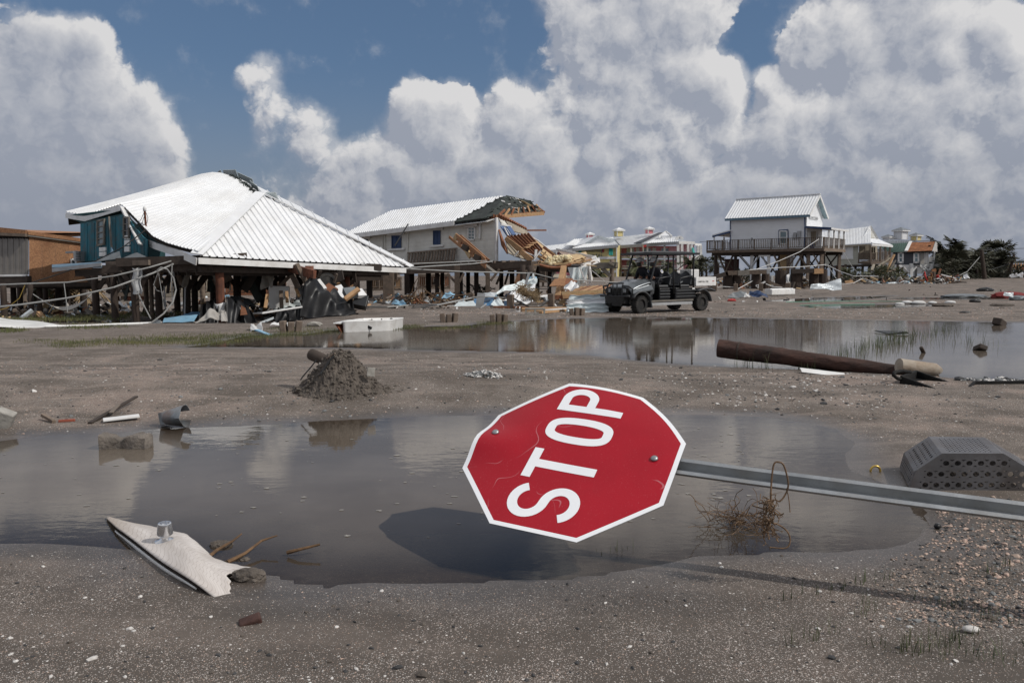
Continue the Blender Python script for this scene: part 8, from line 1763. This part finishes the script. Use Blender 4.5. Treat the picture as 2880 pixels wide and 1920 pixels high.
# hammock
hm=T('hammock','pale striped hammock slung under the far left house','hammock',AT(180,872,24))
def hmk(u,v):
 x=lerp(148,246,u);y=lerp(862,834,u)+22*(4*u*(1-u))*.7+6*u;w_=.22*(sin(pi*min(1,max(0,u)))**.7);p=AT(x,y-2,24+(v-.5)*w_*2.4);p.z-=.08*sin(pi*v)*sin(pi*u);p.z+=.11*(v-.5)*sin(pi*u);return p
MB().grid(hmk,22,6,.01).build('sling',mt['cloth'],hm,True);MB().tube([AT(93,827,24),AT(122,846,24),AT(148,862,24)],.016,5).build('rope',mt['cable'],hm);MB().tube([AT(246,838,24),AT(262,822,24.4)],.016,5).build('rope',mt['cable'],hm)
# wreckage leaning in the heap right of the big tarp
heap=[((900,826),(880,800),24.6,.45,.35,'white_paint','white metal box tilted on the heap above the black tarp','metal_box'),((918,822),(938,806),25,.4,.1,'joist','red brown board on the heap above the black tarp','board'),((962,840),(940,806),25.4,.5,.05,'white_metal','white ribbed panel slanting on the heap','panel'),((952,848),(936,820),25,.10,.08,'dark_wood','thin dark strut on the heap','strut'),((968,826),(1002,822),24.8,.35,.2,'tarp_grey','grey upturned basin on top of the heap','basin'),((970,842),(1010,812),24.2,.14,.10,'new_wood','bright orange plank leaning on the heap','plank'),((1000,826),(1024,824),25,.35,.12,'white_paint','white panel end right of the orange plank','panel'),((1010,864),(1018,834),25,.42,.3,'black_paint','black cabinet standing at the right of the heap','cabinet'),((920,788),(945,770),26,.16,.10,'joist','brown strut poking up from the heap','strut'),((930,790),(946,768),26.3,.14,.05,'galv_sheet','perforated metal strip poking up from the heap','metal_strip'),((905,800),(950,796),26,.14,.12,'new_wood','pale timber across the top of the heap','timber'),((746,866),(752,828),24.4,.10,.06,'new_wood','thin lath standing left of the white crate','lath'),((792,866),(790,818),25,.12,.10,'old_wood','weathered post standing by the white crate','post'),((808,850),(806,820),25,.10,.08,'new_wood','second lath by the white crate','lath'),((830,806),(842,834),25.6,.1,.06,'new_wood','splintered lath left of the white ribbed sheet','lath')]
for p,q,Y,w,h,m,lab,nm in heap:MB().beam(AT(*p,Y),AT(*q,Y+.2),w,h,(.2,-.6,.8)).alone(nm,mt[m],lab,nm.replace('_',' '),bevel=.01)
tyc=AT(920,792,25.6);MB().lathe(tyc,Vector((.35,-.8,.5)),[(-.09,.17),(-.09,.27),(-.05,.30),(.05,.30),(.09,.27),(.09,.17),(.07,.15)],24).alone('loose_tyre',mt['tyre'],'loose black tyre lodged high in the wreckage heap','tyre',smooth='auto')
MB().box(AT(786,836,25.6),.62,.4,.72,rot(.2)).alone('white_crate',mt['cloth_white'],'off white mesh sided crate under the collapsed house','crate',bevel=.01)
crumple('curtain',mt['cloth'],[AT(734,812,25.4),AT(768,806,25.4),AT(772,752,25.2),AT(740,752,25.2)],'torn pale curtain hanging under the collapsed house','curtain',amp=.16,seed=4)
# debris along the right side road and beyond
for i,(q,Y,m,lab,am) in enumerate((
 (((2278,812),(2368,813),(2364,786),(2280,802)),50,'galv_sheet','long bent grey roofing sheet lying before the stilt house',.12),(((2044,838),(2096,836),(2100,820),(2064,820)),44,'tarp_grey','grey folded sheet left of the dark blue scrap',.06),(((2108,832),(2160,838),(2156,822),(2108,818)),43,'navy_paint','crumpled dark blue metal scrap on the sand',.14),(((2092,834),(2110,834),(2110,825),(2096,826)),43.6,'white_paint','white scrap between the grey and dark blue sheets',.05),
 (((2216,820),(2230,818),(2226,812),(2218,814)),46,'white_paint','small white flap standing on the white box section',.02),(((2488,799),(2560,799),(2554,788),(2520,790)),88,'galv_sheet','grey ribbed sheets lying before the tan house',.2),(((2622,798),(2642,798),(2634,788),(2628,788)),90,'white_metal','small white crumpled sheet by the red wreckage',.2),(((2850,778),(2880,778),(2874,768),(2854,770)),104,'white_metal','white sheets lying at the right edge below the palms',.3),(((2836,779),(2852,779),(2850,770),(2840,772)),103,'white_metal','white rag of sheeting left of the other at the right edge',.3),(((2708,784),(2726,784),(2722,772),(2712,770)),100,'white_metal','white torn sheet in front of the palm grove',.25),(((2822,830),(2850,836),(2850,822),(2824,822)),38,'galv_sheet','flat grey sheet lying at the right edge',.02))):
 crumple('metal_sheet',mt[m],[AT(*p,Y+(800-p[1])*.03) for p in q],lab,amp=am,seed=i+3,ribs=3)
wb_=T('box_section','white box section lying on the sand right of the dark blue scrap','box section',GT(2190,832));MB().beam(GT(2160,832,.22),GT(2226,830,.22),.5,.34).build('casing',mt['white_paint'],wb_,bevel=.04);MB().beam(GT(2160,832,.40),GT(2224,830,.40),.3,.06).build('seam_strip',mt['white_metal'],wb_)
for i,(px,py,r,sq,m,lab,nm) in enumerate(((2058,847,.16,(1.3,.6,.5),'red_plastic','small red plastic piece on the sand behind the cart','plastic_piece'),(2770,819,.35,(1.7,.9,.5),'black_plastic','dark lump on the wet sand at the right','lump'),(2712,837,.5,(2.4,.9,.28),'tarp_grey','low dark sheet mound in the back puddle','sheet_mound'),(2836,838,.42,(2.2,1,.55),'red_mesh','dark red netting heap on the sand at the right edge','netting'),(2863,844,.3,(1.4,.9,.5),'tarp_grey','small grey heap right of the red netting','heap'),(2742,850,.16,(1.6,.8,.6),'black_plastic','black lump left of the red netting','lump'),(2650,862,.24,(1.8,.9,.4),'mud','dark weed clump at the near side of the thin pool','weed_clump'),(2818,860,.22,(2.2,1,.3),'mud','low brown mound right of the thin pool','mound'),(2714,880,.09,(2.2,1,.4),'black_plastic','small black scrap on the sand above the far puddle','scrap'),(2180,918,.1,(1.6,1,.4),'mud','dark clod on the far bank','clod'),(2640,793,.4,(1,.8,.8),'cloth_white','white bag in front of the red wreckage','bag'),(2580,797,.3,(.6,.6,1),'grey_paint','grey drum by the wreckage right of the palm shrub','drum'))):
 vs,fs=rockmesh(r,3,.10,sq,i+20);p=GT(px,py);MB().add([v+p+Vector((0,0,r*sq[2]*.5)) for v in vs],fs).alone(nm,mt[m],lab,nm.replace('_',' '))
for i,(px,py,r,lab) in enumerate(((2530,857,.16,'white sandbag by the thin pool, leftmost of three'),(2551,853,.19,'white sandbag by the thin pool, behind the others'),(2583,855,.24,'largest white sandbag, at the right of the thin pool'),(2622,853,.15,'greyish flattened bag right of the three sandbags'),(2672,853,.19,'flat white bag on the sand right of the thin pool'))):
 vs,fs=rockmesh(r,3,.05,(1.25,.8,.42),i+50);p=GT(px,py);MB().add([v+p+Vector((0,0,r*.2)) for v in vs],fs).alone('sandbag',mt['cloth_white'],lab,'sandbag','white bags by the thin pool',smooth=True)
wire([GT(2210,851,.03),GT(2300,849.5,.03),GT(2380,849,.03),GT(2470,849,.03),GT(2560,850,.03)],.013,'green hose lying along the sand, the farther line','green_hose',name='hose',n=3);wire([GT(2250,861,.03),GT(2330,859,.03),GT(2420,857.5,.03),GT(2460,857,.03)],.012,'green hose along the edge of the thin pool, the nearer line','green_hose',name='hose',n=3)
# red wreckage heap by the dark house
rw=T('wreckage_heap','heap of red and brown broken timbers beside the dark house','wreckage heap',AT(2650,796,98))
for i in range(46):
 p=AT(random.uniform(2600,2690),random.uniform(776,797),98+random.uniform(-2,3));d=Vector((random.gauss(0,1),random.gauss(0,.5),random.gauss(.1,.35))).normalized();MB().beam(p-d*random.uniform(.3,1.1),p+d*random.uniform(.3,1.3),random.uniform(.08,.3),random.uniform(.05,.12)).build('timber',mt[random.choice(('joist','red_mesh','dark_wood','new_wood','white_paint','red_plastic'))],rw)
beamP(rw,AT(2630,792,96),AT(2628,764,96),.22,.18,mt['old_wood'],'post');beamP(rw,AT(2656,795,96),AT(2657,776,96),.3,.3,mt['old_wood'],'post')
MB().slab([AT(2620,764,97),AT(2634,764,97),AT(2632,755,97),AT(2622,757,97)],.1).build('orange_board',mt['osb'],rw)
# far houses and ruins seen between the piles
for i,(x0,x1,y0,y1,Y,wm,rm,lab) in enumerate(((1040,1125,790,828,62,'new_wood','old_wood','far house with a bright deck seen beneath the torn house, left'),(1180,1262,782,826,66,'joist','old_wood','far rust red house seen beneath the torn house, middle'),(905,990,780,815,58,'interior','new_wood','far pale house with a railing seen behind the wreckage heap'),(330,420,796,842,46,'tan_siding','old_wood','far tan house with a deck seen beneath the teal house'),(1478,1560,770,800,74,'charcoal_siding','old_wood','far dark grey house seen beneath the roof wreck'),(470,600,800,842,52,'joist','interior','far wrecked brown house seen beneath the white roof'),(640,800,800,842,54,'interior','joist','far wrecked pale house seen between the red pile and the crate'),(100,200,800,836,50,'old_wood','deck_wood','far brown house seen beneath the far left house'))):
 t=T('far_house',lab,'house',AT((x0+x1)/2,830,Y));ym=lerp(y0,y1,.52)
 MB().slab([AT(x0,ym,Y),AT(x1,ym,Y),AT(x1,y0-12,Y),AT(x0,y0-12,Y)],.2).build('wall',mt[wm],t);MB().slab([AT(x0-4,ym+3,Y-1.5),AT(x1+4,ym+3,Y-1.5),AT(x1+4,ym,Y),AT(x0-4,ym,Y)],.2).build('deck',mt[rm],t)
 MB().slab([AT(x0-5,y0-11,Y-1),AT(x1+5,y0-11,Y-1),AT(x1-4,y0-22,Y+3),AT(x0+4,y0-22,Y+3)],.15).build('roof',mt['old_wood'],t)
 railing(t,AT(x0-3,ym+2,Y-1.4),AT(x1+3,ym+2,Y-1.4),.85,16,mt[rm],4)
 for k in range(3):x=lerp(x0,x1,.2+.28*k);fo=MB().slab([AT(x,ym-5,Y-.1),AT(x+8,ym-5,Y-.1),AT(x+8,y0+2,Y-.1),AT(x,y0+2,Y-.1)],.1).build('window',mt['white_paint'],t);MB().slab([AT(x+1,ym-6,Y-.2),AT(x+7,ym-6,Y-.2),AT(x+7,y0+3,Y-.2),AT(x+1,y0+3,Y-.2)],.05).build('pane',mt['glass'],fo)
 for k in range(6):px=lerp(x0,x1,k/5);post4(t,px,Y-1.2,AT(0,ym,Y).z,.2,mt[rm] if k % 2 else mt['pile_red'])
# loose rubble under and between the houses: too small and too many to pick apart
def rubble(name,lab,boxes,n,smin,smax,mats,zs=.25,seed=1):
 rr=random.Random(seed);mb=MB()
 for i in range(n):
  x0,x1,y0,y1,Ya,Yb=rr.choice(boxes);Y=rr.uniform(Ya,Yb);px=rr.uniform(x0,x1);x=(px-1440)/F*Y;z=TZ(x,Y)+rr.random()**2*zs;s=rr.uniform(smin,smax)
  mb.box(Vector((x,Y,z)),s*rr.uniform(.5,2.6),s*rr.uniform(.3,1),s*rr.uniform(.08,.5),rot(rr.uniform(0,6),rr.gauss(0,.5),rr.gauss(0,.4)),rr.randrange(len(mats)))
 o=mb.build(name,[mt[m] for m in mats],None);o['kind']='stuff';o['label']=lab;return o
CM=('old_wood','grey_wood','dark_wood','dark_wood','galv_sheet','new_wood','joist','black_plastic','light_blue','cloth','osb_new','dark_wood','dark_wood','grey_paint','deck_wood')
rubble('rubble','small broken boards and scraps strewn under the collapsed house',[(400,1000,0,0,24.2,33),(560,1010,0,0,25.2,29),(540,900,0,0,29,36)],620,.05,.22,CM,.5,3)
rubble('rubble','scraps and rags under the far left house',[(-60,380,0,0,25,36)],320,.06,.26,CM,.35,4)
rubble('rubble','broken boards and scraps strewn under the torn house',[(1010,1560,0,0,34,48),(1100,1420,0,0,33,36)],560,.06,.24,CM,.3,5)
rubble('rubble','splintered wood around the roof wreck and behind the cart',[(1540,1780,0,0,31,46),(1640,1740,0,0,33,42)],420,.08,.34,('new_wood','osb_new','white_paint','joist','new_wood','galv_sheet','dark_wood'),.4,6)
rubble('rubble','storm litter under and around the stilt house',[(1990,2340,0,0,62,92),(2100,2300,0,0,64,74)],420,.10,.42,CM,.5,7)
rubble('rubble','storm litter before the tan and dark houses',[(2340,2700,0,0,84,108)],420,.12,.5,CM,.5,8)
rubble('rubble','flotsam scattered along the road and sand flats',[(1980,2960,0,0,26,70),(1100,1700,0,0,29,31),(2000,2400,0,0,36,46)],130,.04,.15,('black_plastic','dark_wood','mud','mud','white_paint','mud'),.03,9)
# branches under the torn house
mb=MB()
for i in range(26):
 p=AT(random.uniform(1130,1270),random.uniform(836,858),32+random.uniform(-.6,2));d=Vector((random.gauss(.4,.7),random.gauss(0,.4),random.gauss(.1,.5))).normalized();pts=[p]
 for k in range(4):d=(d+Vector((random.gauss(0,.25),random.gauss(0,.2),random.gauss(0,.25)))).normalized();pts.append(pts[-1]+d*random.uniform(.15,.35))
 mb.tube(pts,[.03,.025,.02,.014,.008],5)
mb.tube([AT(1194,815,31),AT(1220,834,30.6),AT(1256,850,30.2)],.03,5);o=mb.alone('branches',mt['twig'],'tangle of bare branches washed up before the torn house','branches')
o['kind']='stuff'

# ---------------------------------------------------------------- grass, reeds, shells, pebbles, foam: what nobody could count
def blades(name,lab,spots,mat,n,hmin,hmax,wid,zoff=0.0,lean=.35,seed=1,water=None):
 rr=np.random.default_rng(seed);tot=sum(s[5] for s in spots);V=[];Fc=[]
 for (x0,y0,x1,y1,sp,wgt) in spots:
  k=int(n*wgt/tot);t=rr.random(k);cl=rr.integers(0,max(1,k//14),k);off=rr.normal(0,1,(k//14+1,2))[np.minimum(cl,k//14)]
  px=x0+(x1-x0)*t+off[:,0]*sp*.8;py=y0+(y1-y0)*t+off[:,1]*sp*.22
  for a,b_ in zip(px,py):
   p=G(a,b_,0.02);z=TZ(p.x,p.y) if water is None else water
   if water is None and p.y<60 and z<-.015:z=-.01
   jx,jy=rr.normal(0,.06,2)*(p.y/12);h=rr.uniform(hmin,hmax);an=rr.uniform(0,6.28);l=rr.normal(0,lean)*h;w=wid*rr.uniform(.6,1.3)
   bx_,by_=p.x+jx,p.y+jy;dx,dy=cos(an)*w,sin(an)*w;lx,ly=cos(an+1.3)*l,sin(an+1.3)*l;i=len(V)
   V+=[(bx_-dx,by_-dy,z-.01),(bx_+dx,by_+dy,z-.01),(bx_+lx*.4+dx*.6,by_+ly*.4+dy*.6,z+h*.6),(bx_+lx*.4-dx*.6,by_+ly*.4-dy*.6,z+h*.6),(bx_+lx,by_+ly,z+h)]
   Fc+=[(i,i+1,i+2,i+3),(i+3,i+2,i+4)]
 me=bpy.data.meshes.new(name);me.from_pydata(V,[],Fc);me.update();o=link(name,me,mat,None);o['kind']='stuff';o['label']=lab;return o
blades('grass','short green grass along the left bank and puddle rim',[(150,968,420,950,24,1.6),(420,952,740,940,22,2.6),(320,962,600,956,20,1.3),(720,944,960,926,16,1.7),(540,964,700,956,12,.8),(1100,922,1180,914,12,.8),(1210,923,1330,916,10,1.0),(1350,908,1430,904,12,.9),(60,958,300,968,20,.4),(760,928,880,920,20,.4)],mt['grassm'],13000,.02,.065,.0035,seed=2)
blades('grass','grass in the yard under the left houses',[(-40,900,150,893,20,1),(150,894,360,888,20,1.4),(360,882,500,878,14,.9),(180,918,330,914,14,.8),(0,930,60,928,10,.3)],mt['grassm'],6000,.03,.09,.006,seed=3)
blades('reeds','green reeds standing in the far puddle',[(2350,1008,2560,962,34,2.2),(2440,978,2580,938,24,2.2),(2540,960,2660,930,40,.8),(2600,930,2720,925,24,.5),(2060,1024,2160,1030,26,.25),(2250,1030,2300,1034,14,.5),(2690,955,2790,965,30,.3)],mt['reedm'],760,.06,.28,.0035,lean=.45,seed=4,water=-.01)
blades('grass_blades','sparse green blades sprouting from the sand at the lower right',[(2200,1700,2500,1640,70,.6),(2560,1860,2700,1800,60,.9),(2240,1860,2380,1800,40,.4),(2600,1690,2860,1760,50,.6),(2760,1640,2830,1600,30,.3),(1650,1575,1780,1560,30,.2),(2480,1840,2860,1880,70,1.2),(2380,1760,2420,1710,20,.3)],mt['reedm'],330,.02,.075,.0016,lean=.45,seed=5)
def pebbles(name,lab,n,smin,smax,mats,region,flat=.5,seed=1,power=2.0,cond=None):
 """little irregular chips lying on the ground, more of them close by"""
 rr=np.random.default_rng(seed);V=[];Fc=[];MI=[];k=0
 if smin<.0035:base=np.array([(1,0,0),(-.5,.87,0),(-.5,-.87,0),(.15,.1,.7),(-.1,-.2,-.6)]);faces=[(0,1,3),(1,2,3),(2,0,3),(1,0,4),(2,1,4),(0,2,4)]
 else:q_=rockmesh(1,1,0);base=np.array([tuple(v) for v in q_[0]]);faces=q_[1];base[:,2]*=.8
 while k<n:
  px,py=rr.uniform(region[0],region[2]),region[1]+(region[3]-region[1])*rr.random()**(1/power);p=G(px,py,.04);x,y=p.x,p.y
  if cond is not None and not cond(x,y,rr):continue
  z=TZ(x,y);s=rr.uniform(smin,smax)*(1+.05*max(0,y-3))*(2.2 if rr.random()<.05 else 1);a=rr.uniform(0,6.28);b_=base*(1+rr.uniform(-.3,.3,base.shape));b_=b_*np.array([s,s*rr.uniform(.5,.9),s*flat]);t=rr.normal(0,.35)
  R=np.array([(cos(a),-sin(a),0),(sin(a),cos(a),0),(0,0,1)]) @ np.array([(1,0,0),(0,cos(t),-sin(t)),(0,sin(t),cos(t))]);b_=b_ @ R.T+np.array([x,y,z+s*flat*.25]);i=len(V)
  V+=[tuple(v) for v in b_];m=rr.integers(0,len(mats));Fc+=[tuple(i+q for q in f) for f in faces];MI+=[m]*len(faces);k+=1
 me=bpy.data.meshes.new(name);me.from_pydata(V,[],Fc); 
 for m in mats:me.materials.append(m)
 me.polygons.foreach_set('material_index',MI);me.update();o=link(name,me,None,None);o['kind']='stuff';o['label']=lab;return o
near_poly=POLY['near'][1];far_poly=POLY['far'][1]
_sdn=lambda x,y:float(sdf(near_poly,np.array([x]),np.array([y]))[0]);_sdf=lambda x,y:float(sdf(far_poly,np.array([x]),np.array([y]))[0])
_wet={}
def dry(x,y,rr,keep=.04):
 i=int(round(math.log(max(y+3.2,2)/2)/math.log(450)*(nr-1)));u=max(-1,min(1,x/((y+3.6)*1.05)));u=math.copysign(abs(u)**(1/1.15),u);j=int(round((u+1)/2*(nc-1)));d=DD[min(nr-1,max(0,i)),min(nc-1,max(0,j))]
 return d>.06 and (rr.random()<.35+.65*float(CLUMP(x,y)))
def CLUMP(x,y):return min(1,max(0,.5+.75*float(wav(np.array([x]),np.array([y]),1.1,2,9)[0])+.5*float(wav(np.array([x]),np.array([y]),.37,9,15)[0])))
m_shell=M('shell_white',(.6,.575,.545));m_shell2=M('shell_tan',(.44,.33,.26),.7,.2,9,rv=0);m_grey=M('stone_grey',(.16,.165,.165));m_dark=M('stone_dark',(.045,.045,.046),.8,.3,9,rv=0);m_pink=M('shell_pink',(.50,.36,.29),.7,.2,9,rv=0)
pebbles('shell_chips','crushed white shell chips over the near sand',30000,.0010,.0026,[m_shell,m_shell2,m_shell,m_pink],(-150,1540,3030,1925),.35,11,1.0,dry)
pebbles('shell_chips','crushed shell chips over the bank between the puddles',13000,.003,.0065,[m_shell,m_shell2,m_pink],(-150,985,3030,1240),.35,12,.8,dry)
pebbles('pebbles','dark and pale pebbles scattered over the bank between the puddles',760,.006,.014,[m_shell,m_grey,m_dark,m_grey,m_dark],(-100,1000,2980,1190),.55,13,1.0,dry)
pebbles('pebbles','pebbles and shells gathered on the bank right of the stop sign',420,.006,.014,[m_shell,m_grey,m_dark,m_dark,m_shell],(1850,1040,2500,1150),.55,14,1.0,dry)
pebbles('pebbles','loose gravel at the lower right',2300,.0036,.008,[m_grey,m_shell2,m_pink,m_dark],(2380,1400,3000,1760),.6,15,1.0,lambda x,y,rr:dry(x,y,rr) and rr.random()<max(0,min(1,1.6-abs((x/y*F+1440-2790)/230)-.5*CLUMP(x*2,y*2))))
pebbles('pebbles','dark clods and chips on the near sand',240,.004,.011,[m_dark,mt['mud'],m_dark,m_shell],(-100,1560,2980,1920),.6,16,1.0,dry)
pebbles('gravel','pale gravel and shell along the far road edge',5200,.004,.008,[m_shell2,m_shell,m_pink,m_grey],(1180,866,2900,905),.5,17,1.0,lambda x,y,rr:TZ(x,y)>.012 and rr.random()<CLUMP(x*.4,y*.4))
# black weed line at the water's edge on the right
pebbles('weed_line','line of black weed and shells along the water edge at the right',520,.010,.024,[m_dark,m_grey,m_dark,m_shell],(2690,1066,3000,1080),.8,18,1.0)
# foam flecks drifting on the near puddle
rr=np.random.default_rng(21);V=[];Fc=[]
while len(Fc)<210:
 px,py=rr.uniform(-50,2600),1175+410*rr.random()**1.2;p=G(px,py,WN)
 if _sdn(p.x,p.y)>-.5 or (px<1250 and rr.random()<.72):continue
 s=rr.uniform(.002,.011)*(1+.12*p.y)*(1.8 if rr.random()<.1 else 1);i=len(V);m=9
 for k in range(m):a=2*pi*k/m;q=s*rr.uniform(.35,1.2);V.append((p.x+q*cos(a)*1.25,p.y+q*sin(a)*.9,WN+.0025))
 Fc.append(tuple(range(i,i+m)))
me=bpy.data.meshes.new('foam');me.from_pydata(V,[],Fc);o=link('foam',me,M('foam_mat',(.27,.255,.235),.9,.15,20,rv=0),None);o['kind']='stuff';o['label']='flecks of foam floating on the near puddle'
